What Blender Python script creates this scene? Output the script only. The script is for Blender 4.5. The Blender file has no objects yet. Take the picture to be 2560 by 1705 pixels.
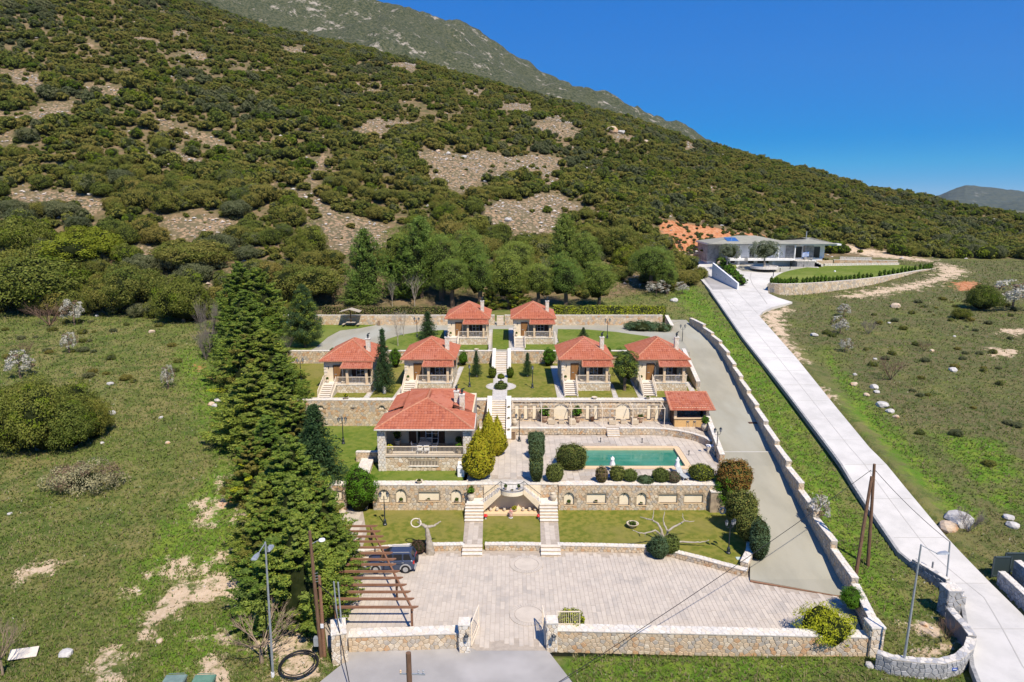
import bpy, math, random
import numpy as np
from math import radians, sin, cos, pi
from mathutils import Vector, Matrix, noise as mnoise
random.seed(7); RNG = np.random.default_rng(11)
SC = bpy.context.scene
COL = SC.collection
# --- camera
W, H, F, HC, PT = 2560, 1705, 1707.0, 30.0, radians(11.9)
cam = bpy.data.cameras.new('camera'); cam.lens = 24.005; cam.sensor_width = 36; cam.clip_start = .5; cam.clip_end = 9000
camo = bpy.data.objects.new('camera', cam); COL.objects.link(camo)
camo.location = (0, 0, HC); camo.rotation_euler = (radians(90) - PT, 0, 0); SC.camera = camo
# --- sky, sun, exposure
SUN = Vector((.95, -1.95, 3.05)).normalized()
SKS, SKM, SKH, SKV, SKK = .34, 1.15, .006, .24, 3.85
world = bpy.data.worlds.new('World'); SC.world = world; world.use_nodes = True
nt = world.node_tree; nt.nodes.clear()
sky = nt.nodes.new('ShaderNodeTexSky'); sky.sky_type = 'NISHITA'; sky.sun_disc = False
sky.sun_elevation = math.asin(SUN.z); sky.sun_rotation = math.atan2(SUN.x, SUN.y)
sky.altitude = 2000; sky.air_density = .8; sky.dust_density = 0.0; sky.ozone_density = 6.0
sepc = nt.nodes.new('ShaderNodeSeparateColor'); sepc.mode = 'HSV'; comc = nt.nodes.new('ShaderNodeCombineColor'); comc.mode = 'HSV'
def _wm(op, a, b):
 n = nt.nodes.new('ShaderNodeMath'); n.operation = op; nt.links.new(a, n.inputs[0]); n.inputs[1].default_value = b; return n.outputs[0]
nt.links.new(sky.outputs[0], sepc.inputs[0])
s_ = _wm('MINIMUM', _wm('MULTIPLY', _wm('POWER', sepc.outputs[1], SKS), SKM), .985)
s_ = _wm('MAXIMUM', s_, .68)
nt.links.new(_wm('MAXIMUM', _wm('ADD', sepc.outputs[0], SKH), .588), comc.inputs[0]); nt.links.new(s_, comc.inputs[1]); nt.links.new(_wm('MULTIPLY', _wm('POWER', sepc.outputs[2], SKV), SKK), comc.inputs[2])
bg = nt.nodes.new('ShaderNodeBackground'); bg.inputs[1].default_value = .092
wo = nt.nodes.new('ShaderNodeOutputWorld')
nt.links.new(comc.outputs[0], bg.inputs[0]); nt.links.new(bg.outputs[0], wo.inputs[0])
sl = bpy.data.lights.new('sun', 'SUN'); sl.energy = 4.7; sl.angle = radians(.53); sl.color = (1, .90, .765)
slo = bpy.data.objects.new('sun', sl); COL.objects.link(slo); slo.rotation_euler = SUN.to_track_quat('Z', 'Y').to_euler()
SC.view_settings.view_transform = 'Standard'; SC.view_settings.look = 'None'
SC.view_settings.exposure = 0.42; SC.view_settings.gamma = 1; SC.view_settings.use_curve_mapping = False
SC.cycles.max_bounces = 6; SC.cycles.diffuse_bounces = 3; SC.cycles.glossy_bounces = 3; SC.cycles.transmission_bounces = 4
SC.cycles.use_denoising = True
# --- measuring helpers (pixel of the photo -> point of the place)
def ray(px, py):
 x = (px - W/2)/F; y = -(py - H/2)/F; c, s = cos(PT), sin(PT)
 return (x, c + y*s, -s + y*c)
def at(px, py, z=0.):
 d = ray(px, py); t = (z - HC)/d[2]; return Vector((d[0]*t, d[1]*t, z))
def atY(px, py, Y):
 d = ray(px, py); t = Y/d[1]; return Vector((d[0]*t, Y, HC + d[2]*t))
# --- natural ground
def vnoise(x, y, seed=0):
 xi = np.floor(x).astype(np.int64); yi = np.floor(y).astype(np.int64); fx = x - xi; fy = y - yi
 fx = fx*fx*(3 - 2*fx); fy = fy*fy*(3 - 2*fy)
 def h(a, b):
  n = (a*374761393 + b*668265263 + seed*974711) & 0x7fffffff
  n = ((n ^ (n >> 13))*1274126177) & 0x7fffffff
  return ((n ^ (n >> 16)) & 0xffff)/65535.
 return (h(xi, yi)*(1-fx) + h(xi+1, yi)*fx)*(1-fy) + (h(xi, yi+1)*(1-fx) + h(xi+1, yi+1)*fx)*fy
def fbm(x, y, o=4, seed=0):
 r = 0; a = .5
 for i in range(o): r = r + a*(vnoise(x*2**i, y*2**i, seed+i) - .5)*2; a *= .5
 return r
PY = [0, 30, 40, 47, 62, 66, 123, 150, 180, 215, 260, 900]
PZ = [-.4, -.3, -.15, 0, 2.05, 2.7, 7.8, 9.9, 12.2, 14.0, 16, 16]
DY = [0, 49, 62, 66, 123, 150, 178, 240]; DZ = [0, .1, 2.2, 3.0, 7.92, 10.2, 12.5, 15]
def drive_z(Y): return float(np.interp(Y, DY, DZ))
SKPX = [-900, 0, 505, 668, 902, 1060, 1280, 1447, 1608, 1720, 1875, 2030, 2185, 2315, 2402, 2464, 2560, 3300]
SKPY = [-560, -195, 0, 60, 112, 150, 212, 254, 296, 339, 380, 417, 457, 481, 506, 520, 532, 600]
SKU = []; SKT = []
for a, b in zip(SKPX, SKPY):
 d = ray(a, b); SKU.append(d[0]/d[1]); SKT.append(d[2]/d[1])
HY0 = ([-1.2, -.75, -.35, .0, .15, .3, .42, .55, .8, 1.2], [128, 128, 120, 132, 140, 158, 192, 196, 190, 185])
def ground(X, Y):
 X = np.asarray(X, float); Y = np.maximum(np.asarray(Y, float), 1.)
 base = np.interp(Y, PY, PZ)
 u = X/Y
 D = np.interp(u, [-1.2, -.4, 0, .3, .75, 1.2], [470, 430, 400, 380, 330, 300])
 Y0 = np.interp(u, *HY0)
 zr = HC + D*np.interp(u, SKU, SKT) - 2.4
 z0 = np.interp(Y0, PY, PZ)
 s = np.clip((Y - Y0)/(D - Y0), 0, 1.6)
 prof = np.where(s < 1, s + .10*np.sin(s*pi)*(s) - .05*np.sin(s*pi)*(1-s), 1 - (s-1)*1.5)
 hill = z0 + (zr - z0)*prof
 w = np.clip((Y - Y0)/14., 0, 1); w = w*w*(3-2*w)
 n = fbm(X/34., Y/34., 4, 3)*5.0*np.clip(s*5, 0, 1)*np.clip((1.02 - s)*3.5, .12, 1)
 n2 = fbm(X/9., Y/9., 3, 9)*.35
 rough = np.clip((np.abs(X - 0) - 20)/20, 0, 1)
 return base*(1-w) + (hill + n)*w + n2*np.maximum(w, .35*rough)
def gz(X, Y): return float(ground(np.array([X]), np.array([Y]))[0])
TSTEP = np.geomspace(30, 420, 700)
def atg(px, py):
 d = ray(px, py)
 X = d[0]/d[1]*TSTEP; Z = HC + d[2]/d[1]*TSTEP; g = ground(X, TSTEP); k = np.nonzero(Z <= g)[0]
 if len(k) == 0: return None
 k = k[0]
 if k == 0: return Vector((X[0], TSTEP[0], g[0]))
 a = (Z[k-1]-g[k-1]); b = (g[k]-Z[k]); f = a/(a+b+1e-9); Y = TSTEP[k-1]*(1-f) + TSTEP[k]*f
 x = d[0]/d[1]*Y; return Vector((x, Y, gz(x, Y)))
def inpoly(X, Y, poly):
 r = np.zeros(np.shape(X), bool); n = len(poly)
 for i in range(n):
  x1, y1 = poly[i][0], poly[i][1]; x2, y2 = poly[(i+1) % n][0], poly[(i+1) % n][1]
  if y1 == y2: continue
  c = ((y1 > Y) != (y2 > Y)) & (X < (x2-x1)*(Y-y1)/(y2-y1) + x1); r ^= c
 return r
def polydist(X, Y, poly):
 """signed distance, positive inside"""
 d = np.full(np.shape(X), 1e9); n = len(poly)
 for i in range(n):
  x1, y1 = poly[i][0], poly[i][1]; x2, y2 = poly[(i+1) % n][0], poly[(i+1) % n][1]
  L = (x2-x1)**2 + (y2-y1)**2 + 1e-9; t = np.clip(((X-x1)*(x2-x1) + (Y-y1)*(y2-y1))/L, 0, 1)
  d = np.minimum(d, np.hypot(X-x1-t*(x2-x1), Y-y1-t*(y2-y1)))
 return np.where(inpoly(X, Y, poly), d, -d)
# --- objects, tags
def tag(o, label=None, cat=None, group=None, kind=None):
 if label: o['label'] = label
 if cat: o['category'] = cat
 if group: o['group'] = group
 if kind: o['kind'] = kind
 return o
def thing(name, label, cat, loc=(0, 0, 0), rz=0, group=None):
 o = bpy.data.objects.new(name, None); COL.objects.link(o); o.location = loc; o.rotation_euler = (0, 0, rz); o.empty_display_size = .3
 o["kind"] = "thing"; return tag(o, label, cat, group)
def copy_tree(o, parent=None):
 c = o.copy(); COL.objects.link(c)
 if parent is not None: c.parent = parent
 for ch in list(KIDS.get(o.name, [])):
  k = copy_tree(ch, c)
 return c
KIDS = {}
def adopt(o, parent):
 if parent is not None:
  o.parent = parent; KIDS.setdefault(parent.name, []).append(o)
 return o
_copy_old = copy_tree
def copy_tree(o, parent=None):
 c = o.copy(); COL.objects.link(c)
 if parent is not None: adopt(c, parent)
 for ch in list(KIDS.get(o.name, [])): copy_tree(ch, c)
 return c
class MB:
 def __init__(s): s.v = []; s.f = []; s.m = []
 def add(s, vs, fs, mi=0):
  b = len(s.v); s.v += [tuple(v) for v in vs]
  for f in fs: s.f.append([b+i for i in f]); s.m.append(mi)
  return s
 def box(s, x0, y0, z0, x1, y1, z1, mi=0):
  return s.add([(x0, y0, z0), (x1, y0, z0), (x1, y1, z0), (x0, y1, z0), (x0, y0, z1), (x1, y0, z1), (x1, y1, z1), (x0, y1, z1)],
 [(0, 3, 2, 1), (4, 5, 6, 7), (0, 1, 5, 4), (1, 2, 6, 5), (2, 3, 7, 6), (3, 0, 4, 7)], mi)
 def prism(s, pts, z0, z1, mi=0):
  """pts: plan polygon (x,y[,..]) ; z0,z1 numbers or lists"""
  n = len(pts); a = sum(pts[i][0]*pts[(i+1) % n][1] - pts[(i+1) % n][0]*pts[i][1] for i in range(n))
  if not hasattr(z0, '__len__'): z0 = [z0]*n
  if not hasattr(z1, '__len__'): z1 = [z1]*n
  if a < 0: pts = pts[::-1]; z0 = list(z0)[::-1]; z1 = list(z1)[::-1]
  vs = [(p[0], p[1], z) for p, z in zip(pts, z0)] + [(p[0], p[1], z) for p, z in zip(pts, z1)]
  fs = [list(range(n))[::-1], list(range(n, 2*n))] + [(i, (i+1) % n, n+(i+1) % n, n+i) for i in range(n)]
  return s.add(vs, fs, mi)
 def bar(s, p, q, w, h=None, mi=0, up=(0, 0, 1)):
  p = Vector(p); q = Vector(q); h = h or w; d = (q-p).normalized(); up = Vector(up)
  if abs(d.dot(up)) > .98: up = Vector((1, 0, 0))
  r = d.cross(up).normalized(); u = r.cross(d); vs = []
  for c in (p, q):
   for a, b in ((-1, -1), (1, -1), (1, 1), (-1, 1)): vs.append(c + r*a*w/2 + u*b*h/2)
  return s.add(vs, [(0, 1, 2, 3), (7, 6, 5, 4), (0, 4, 5, 1), (1, 5, 6, 2), (2, 6, 7, 3), (3, 7, 4, 0)], mi)
 def tube(s, pts, rad, n=8, mi=0, cap=True):
  pts = [Vector(p) for p in pts]
  if not hasattr(rad, '__len__'): rad = [rad]*len(pts)
  rings = []; b = len(s.v); prev = None
  for i, p in enumerate(pts):
   d = (pts[min(i+1, len(pts)-1)] - pts[max(i-1, 0)]).normalized()
   if prev is None: a = Vector((1, 0, 0)) if abs(d.x) < .9 else Vector((0, 1, 0)); a = (a - d*a.dot(d)).normalized()
   else: a = (prev - d*prev.dot(d)).normalized()
   prev = a; c = d.cross(a)
   for k in range(n):
    t = 2*pi*k/n; s.v.append(tuple(p + (a*cos(t) + c*sin(t))*rad[i]))
  for i in range(len(pts)-1):
   for k in range(n):
    s.f.append([b+i*n+k, b+i*n+(k+1) % n, b+(i+1)*n+(k+1) % n, b+(i+1)*n+k]); s.m.append(mi)
  if cap:
   s.f.append([b+k for k in range(n)][::-1]); s.m.append(mi); e = b+(len(pts)-1)*n; s.f.append([e+k for k in range(n)]); s.m.append(mi)
  return s
 def lathe(s, prof, c=(0, 0, 0), n=16, mi=0):
  b = len(s.v)
  for r, z in prof:
   for k in range(n): t = 2*pi*k/n; s.v.append((c[0]+max(r, .001)*cos(t), c[1]+max(r, .001)*sin(t), c[2]+z))
  for i in range(len(prof)-1):
   for k in range(n): s.f.append([b+i*n+k, b+i*n+(k+1) % n, b+(i+1)*n+(k+1) % n, b+(i+1)*n+k]); s.m.append(mi)
  s.f.append([b+k for k in range(n)][::-1]); s.m.append(mi)
  e = b+(len(prof)-1)*n; s.f.append([e+k for k in range(n)]); s.m.append(mi)
  return s
 def build(s, name, mats, parent=None, smooth=False):
  me = bpy.data.meshes.new(name); me.from_pydata(s.v, [], s.f)
  for m in (mats if isinstance(mats, (list, tuple)) else [mats]): me.materials.append(m)
  if len(me.materials) > 1: me.polygons.foreach_set('material_index', s.m)
  if smooth: me.polygons.foreach_set('use_smooth', [True]*len(me.polygons))
  me.update(); o = bpy.data.objects.new(name, me); COL.objects.link(o); adopt(o, parent)
  return o
def mesh_np(name, V, Fc, mats, mi=None, smooth=False):
 k = Fc.shape[1]; me = bpy.data.meshes.new(name)
 me.vertices.add(len(V)); me.vertices.foreach_set('co', V.astype(np.float32).ravel())
 me.loops.add(Fc.size); me.loops.foreach_set('vertex_index', Fc.astype(np.int32).ravel())
 me.polygons.add(len(Fc)); me.polygons.foreach_set('loop_start', np.arange(0, Fc.size, k, dtype=np.int32))
 for m in (mats if isinstance(mats, (list, tuple)) else [mats]): me.materials.append(m)
 if mi is not None: me.polygons.foreach_set('material_index', mi.astype(np.int32))
 me.polygons.foreach_set('use_smooth', np.full(len(Fc), smooth))
 me.update(calc_edges=True); me.validate(); return me
def link(name, me, parent=None, loc=(0, 0, 0), rz=0, sc=1):
 o = bpy.data.objects.new(name, me); COL.objects.link(o); o.location = loc; o.rotation_euler = (0, 0, rz)
 o.scale = (sc, sc, sc) if not hasattr(sc, '__len__') else sc
 return adopt(o, parent)
# --- materials
MATS = {}
def M(name, c1, c2=None, scale=1., rough=.85, bump=0., bscale=None, c3=None, scale3=None, spec=.25, metal=0., detail=5, lo=.35, hi=.65, coord='pos', stretch=None, bdist=.05):
 m = bpy.data.materials.new(name); m.use_nodes = True; t = m.node_tree; N = t.nodes; Lk = t.links; p = N['Principled BSDF']
 p.inputs['Roughness'].default_value = rough; p.inputs['Specular IOR Level'].default_value = spec; p.inputs['Metallic'].default_value = metal
 if coord == 'pos': g = N.new('ShaderNodeNewGeometry').outputs['Position']
 else: g = N.new('ShaderNodeTexCoord').outputs['Object']
 if stretch:
  mp = N.new('ShaderNodeMapping'); mp.inputs['Scale'].default_value = stretch; Lk.new(g, mp.inputs[0]); g = mp.outputs[0]
 def nz(sc, det, w=None):
  n = N.new('ShaderNodeTexNoise'); n.inputs['Scale'].default_value = sc; n.inputs['Detail'].default_value = det; n.inputs['Roughness'].default_value = .6; Lk.new(g, n.inputs['Vector']); return n.outputs['Fac']
 def mr(src, a, b):
  r = N.new('ShaderNodeMapRange'); r.inputs[1].default_value = a; r.inputs[2].default_value = b; r.interpolation_type = 'SMOOTHSTEP'; Lk.new(src, r.inputs[0]); return r.outputs[0]
 def mix(f, a, b):
  x = N.new('ShaderNodeMix'); x.data_type = 'RGBA'; Lk.new(f, x.inputs[0])
  for s, v in ((6, a), (7, b)):
   if isinstance(v, tuple): x.inputs[s].default_value = (*v, 1)
   else: Lk.new(v, x.inputs[s])
  return x.outputs[2]
 col = None
 if c2: col = mix(mr(nz(scale, detail), lo, hi), c1, c2)
 if c3: col = mix(mr(nz(scale3 or scale*.23, 4), .45, .7), col or c1, c3)
 if col is not None: Lk.new(col, p.inputs['Base Color'])
 else: p.inputs['Base Color'].default_value = (*c1, 1)
 if bump:
  b = N.new('ShaderNodeBump'); b.inputs['Strength'].default_value = bump; b.inputs['Distance'].default_value = bdist
  Lk.new(nz(bscale or scale*3, 6), b.inputs['Height']); Lk.new(b.outputs[0], p.inputs['Normal'])
 MATS[name] = m; return m
def leafmat(name, c1, c2, c3=None, trans=.25, rough=.55, objvar=0.):
 m = bpy.data.materials.new(name); m.use_nodes = True; t = m.node_tree; N = t.nodes; Lk = t.links; p = N['Principled BSDF']
 g = N.new('ShaderNodeNewGeometry'); r = N.new('ShaderNodeValToRGB'); Lk.new(g.outputs['Random Per Island'], r.inputs[0])
 e = r.color_ramp.elements; e[0].color = (*c1, 1); e[1].color = (*c2, 1)
 if c3: x = e.new(.93); x.color = (*c2, 1); e[2].color = (*c3, 1)
 n = N.new('ShaderNodeTexNoise'); n.inputs['Scale'].default_value = .35; n.inputs['Detail'].default_value = 3; Lk.new(g.outputs['Position'], n.inputs['Vector'])
 h = N.new('ShaderNodeHueSaturation'); Lk.new(r.outputs[0], h.inputs['Color'])
 oi = N.new('ShaderNodeObjectInfo')
 v = N.new('ShaderNodeMath'); v.operation = 'MULTIPLY_ADD'; Lk.new(n.outputs['Fac'], v.inputs[0]); v.inputs[1].default_value = .7; v.inputs[2].default_value = .65
 v2 = N.new('ShaderNodeMath'); v2.operation = 'MULTIPLY_ADD'; Lk.new(oi.outputs['Random'], v2.inputs[0]); v2.inputs[1].default_value = objvar; Lk.new(v.outputs[0], v2.inputs[2])
 Lk.new(v2.outputs[0], h.inputs['Value'])
 hh = N.new('ShaderNodeMath'); hh.operation = 'MULTIPLY_ADD'; Lk.new(oi.outputs['Random'], hh.inputs[0]); hh.inputs[1].default_value = -.05*min(1, objvar*2); hh.inputs[2].default_value = .5 + .02*min(1, objvar*2); Lk.new(hh.outputs[0], h.inputs['Hue'])
 Lk.new(h.outputs[0], p.inputs['Base Color']); p.inputs['Roughness'].default_value = rough; p.inputs['Specular IOR Level'].default_value = .06
 tr = N.new('ShaderNodeBsdfTranslucent'); Lk.new(h.outputs[0], tr.inputs[0]); mx = N.new('ShaderNodeMixShader'); mx.inputs[0].default_value = trans
 Lk.new(p.outputs[0], mx.inputs[1]); Lk.new(tr.outputs[0], mx.inputs[2]); Lk.new(mx.outputs[0], N['Material Output'].inputs[0])
 MATS[name] = m; return m
m_stone = [M('stone_cream', (.58, .47, .33), (.47, .37, .25), 3, bump=.35, bscale=14), M('stone_buff', (.53, .39, .24), (.59, .47, .33), 3, bump=.35, bscale=14),
 M('stone_ochre', (.52, .31, .16), (.48, .34, .21), 3, bump=.35, bscale=14), M('stone_grey', (.38, .34, .28), (.48, .42, .34), 3, bump=.35, bscale=14),
 M('stone_pale', (.66, .57, .43), (.55, .46, .34), 3, bump=.35, bscale=14)]
m_mortar = M('mortar', (.40, .32, .22), (.28, .22, .155), 2, bump=.2, bscale=20)
m_cop = [M('coping_white', (.72, .68, .60), (.60, .56, .49), 2.5, bump=.3, bscale=12), M('coping_grey', (.55, .52, .47), (.66, .62, .55), 2.5, bump=.3, bscale=12), M('coping_cream', (.70, .62, .50), (.6, .54, .45), 2.5, bump=.3, bscale=12)]
m_copm = M('coping_joint', (.50, .46, .39), (.40, .37, .32), 3)
m_gs = [M('grey_stone', (.22, .22, .22), (.34, .34, .33), 3, bump=.4, bscale=12), M('grey_stone_light', (.42, .42, .42), (.34, .34, .34), 3, bump=.4, bscale=12), M('grey_stone_mid', (.30, .30, .30), (.38, .38, .37), 3, bump=.4, bscale=12)]
m_gmort = M('grey_mortar', (.25, .25, .25), (.18, .18, .18), 3)
m_plaster = M('cream_plaster', (.74, .63, .45), (.68, .57, .40), 1.2, rough=.9, bump=.05, bscale=30)
m_plaster2 = M('niche_plaster', (.80, .70, .52), (.74, .64, .46), 1.2, rough=.9)
m_beige = M('beige_stone', (.60, .44, .27), (.66, .52, .36), 4, bump=.15)
m_rail = M('beige_painted_metal', (.76, .65, .50), rough=.5)
m_door = M('brown_wood', (.26, .13, .045), (.20, .10, .035), 6, rough=.55, stretch=(1, 1, .1))
m_dark = M('dark_shutter_wood', (.07, .035, .02), (.10, .05, .025), 5, rough=.5)
m_glass = M('dark_glass', (.02, .022, .025), rough=.08, spec=.6)
m_white = M('white_paint', (.80, .80, .79), (.74, .74, .73), .7, rough=.7)
m_whitew = M('white_plaster_wall', (.80, .80, .80), (.74, .74, .75), .4, rough=.8)
m_wicker = M('pale_wicker', (.60, .50, .36), (.50, .41, .29), 20, bump=.3, bscale=60)
m_terra = M('terracotta_pot', (.58, .40, .27), (.50, .34, .23), 6, bump=.1)
m_pots = M('pale_stone_pot', (.60, .52, .40), (.52, .44, .33), 6, bump=.15)
m_lamp = M('black_iron', (.02, .028, .034), rough=.4, spec=.5)
m_lglass = M('lantern_glass', (.35, .36, .36), rough=.1, spec=.7)
m_tile = [M('roof_tile', (.42, .140, .076), (.365, .112, .060), 1.6, rough=.8, bump=.12, bscale=18, c3=(.42, .155, .098), scale3=.35), M('roof_tile_pale', (.44, .17, .105), (.39, .135, .08), 2, rough=.75, bump=.1, bscale=20), M('roof_tile_dark', (.30, .085, .048), (.34, .11, .065), 2, rough=.75)]
m_ridge = M('ridge_tile', (.48, .22, .13), (.40, .16, .09), 3, rough=.7)
m_pave = [M('paving_pale', (.54, .475, .395), (.47, .41, .34), .7, rough=.85, bump=.15, bscale=9, c3=(.40, .36, .31), scale3=.45), M('paving_grey', (.54, .475, .395), (.46, .41, .345), 1.2, rough=.8, bump=.15, bscale=9), M('paving_rose', (.55, .485, .40), (.49, .43, .355), 1.1, rough=.8, bump=.15, bscale=9)]
m_pavej = M('paving_joint', (.42, .36, .29), (.35, .30, .245), 3)
m_crazy = [M('crazy_white', (.58, .55, .50), (.44, .42, .39), 3, bump=.2, bscale=10), M('crazy_grey', (.46, .44, .41), (.54, .51, .47), 3, bump=.2, bscale=10)]
m_drive = M('drive_concrete', (.35, .33, .255), (.295, .28, .215), .35, rough=.85, bump=.15, bscale=8, c3=(.37, .37, .31), scale3=.12, stretch=(1, .35, 1))
m_apron = M('apron_concrete', (.34, .325, .305), (.30, .287, .27), .5, rough=.85, bump=.1, bscale=8, c3=(.42, .40, .38), scale3=.12)
m_conc = M('pale_concrete', (.57, .55, .51), (.49, .475, .44), .5, rough=.9, bump=.12, bscale=6, c3=(.64, .62, .57), scale3=.07, detail=9)
m_conc2 = M('concrete_joint', (.40, .385, .35), rough=.9)
m_lawn = M('lawn_grass', (.125, .148, .021), (.21, .198, .040), 1.7, lo=.40, hi=.60, rough=.95, bump=.9, bscale=14, c3=(.22, .195, .055), scale3=.16, spec=.1, detail=8)
m_lawn2 = M('lush_lawn_grass', (.095, .150, .018), (.155, .190, .032), 1.5, lo=.40, hi=.60, rough=.95, bump=.5, bscale=22, c3=(.17, .20, .045), scale3=.15, spec=.1, detail=8)
m_trunk = M('bark', (.13, .09, .06), (.2, .15, .1), 6, bump=.6, bscale=25, coord='obj')
m_palebark = M('pale_bark', (.42, .37, .30), (.30, .26, .20), 4, bump=.5, bscale=14, coord='obj')
m_whitebark = M('whitewashed_bark', (.62, .60, .56), (.5, .47, .43), 5, bump=.4, bscale=14, coord='obj')
m_pole = M('weathered_wood_pole', (.20, .115, .07), (.13, .075, .045), 5, bump=.4, coord='obj', stretch=(3, 3, .3))
m_wood = M('brown_beam', (.21, .105, .06), (.28, .15, .09), 4, rough=.65, coord='pos', stretch=(.4, 3, 3))
m_galv = M('galvanised_steel', (.42, .45, .47), (.34, .37, .39), 4, rough=.45, metal=.4)
m_black = M('black_rubber', (.02, .02, .022), rough=.6)
m_boulder = M('boulder', (.44, .42, .39), (.56, .54, .50), 1.2, bump=.6, bscale=5, coord='obj')
m_boulderw = M('boulder_buff', (.50, .38, .26), (.58, .50, .40), 1.2, bump=.6, bscale=5, c3=(.50, .27, .12), scale3=.6, coord='obj')
m_red = M('car_red', (.5, .01, .01), rough=.25, spec=.6)
# --- stone and paving builders
def clip_half(poly, a, b, c):
 """keep a*x+b*y<=c"""
 out = []; n = len(poly)
 for i in range(n):
  p, q = poly[i], poly[(i+1) % n]; dp = a*p[0]+b*p[1]-c; dq = a*q[0]+b*q[1]-c
  if dp <= 0: out.append(p)
  if (dp < 0 < dq) or (dq < 0 < dp):
   t = dp/(dp-dq); out.append((p[0]+(q[0]-p[0])*t, p[1]+(q[1]-p[1])*t))
 return out
def cells(w, h, cw, ch, gap, rnd, jit=.36, brick=.5):
 nx = max(1, round(w/cw)); ny = max(1, round(h/ch)); cw = w/nx; ch = h/ny; P = {}
 for j in range(-1, ny+1):
  for i in range(-1, nx+1):
   P[i, j] = ((i+.5+(brick if j % 2 else 0)*.999-brick/2+rnd.uniform(-jit, jit))*cw, (j+.5+rnd.uniform(-jit, jit)*.8)*ch)
 out = []
 for (i, j), (x, y) in P.items():
  poly = [(0, 0), (w, 0), (w, h), (0, h)]
  poly = [(max(0, x-1.6*cw), max(0, y-1.6*ch)), (min(w, x+1.6*cw), max(0, y-1.6*ch)), (min(w, x+1.6*cw), min(h, y+1.6*ch)), (max(0, x-1.6*cw), min(h, y+1.6*ch))]
  if poly[0][0] >= poly[1][0] or poly[1][1] >= poly[2][1]: continue
  for dj in (-1, 0, 1):
   for di in (-1, 0, 1):
    if (di or dj) and (i+di, j+dj) in P and poly:
     qx, qy = P[i+di, j+dj]; a, b = qx-x, qy-y; L = math.hypot(a, b)
     if L < 1e-6: continue
     poly = clip_half(poly, a/L, b/L, (a*(x+qx)/2 + b*(y+qy)/2)/L - gap/2)
  if len(poly) >= 3:
   A = abs(sum(poly[k][0]*poly[(k+1) % len(poly)][1]-poly[(k+1) % len(poly)][0]*poly[k][1] for k in range(len(poly))))/2
   if A > cw*ch*.12: out.append(poly)
 return out
def stone_geo(poly, O, U, V, N, h, cham=.14):
 n = len(poly); cx = sum(p[0] for p in poly)/n; cy = sum(p[1] for p in poly)/n
 a = [O + U*p[0] + V*p[1] for p in poly]
 b = [O + U*(p[0]+(cx-p[0])*cham) + V*(p[1]+(cy-p[1])*cham) + N*h for p in poly]
 return a+b, [list(range(n, 2*n))] + [(i, (i+1) % n, n+(i+1) % n, n+i) for i in range(n)]
def stones(parent, O, U, V, N, w, h, cw, ch, mats, gap=.025, prou=.035, seed=0, hole=None, single=0, name='stone', cham=.14, stuff='stone_facing', brick=.5, jit=.36, wt=None, mb=None, topf=None):
 """stones laid on a rectangle; hole(x,y)->True leaves it out; single: how many become parts of their own"""
 rnd = random.Random(seed+int(w*100)); O, U, V, N = Vector(O), Vector(U).normalized(), Vector(V).normalized(), Vector(N).normalized()
 cs = cells(w, h, cw, ch, gap, rnd, jit, brick); own = mb is None; mb = mb or MB(); k = 0
 wt = wt if wt and len(wt) == len(mats) else [1]*len(mats); nb = 0
 for poly in cs:
  cx = sum(p[0] for p in poly)/len(poly); cy = sum(p[1] for p in poly)/len(poly)
  if hole and (hole(cx, cy) or any(hole(*p) for p in poly)):
   if hole(cx, cy): continue
   poly = [(p[0]+(cx-p[0])*.35, p[1]+(cy-p[1])*.35) if hole(*p) else p for p in poly]
   if any(hole(*p) for p in poly): continue
  mi = rnd.choices(range(len(mats)), wt)[0]; hh = prou*rnd.uniform(.6, 1.4)
  vs, fs = stone_geo(poly, O, U, V, N, hh, cham)
  if k < single:
   MB().add(vs, fs).build(name, mats[mi], parent); k += 1
  else: mb.add(vs, fs, mi); nb += 1
 if own and nb:
  o = mb.build(stuff, mats, parent); o['kind'] = 'stuff'
 return k
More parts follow.
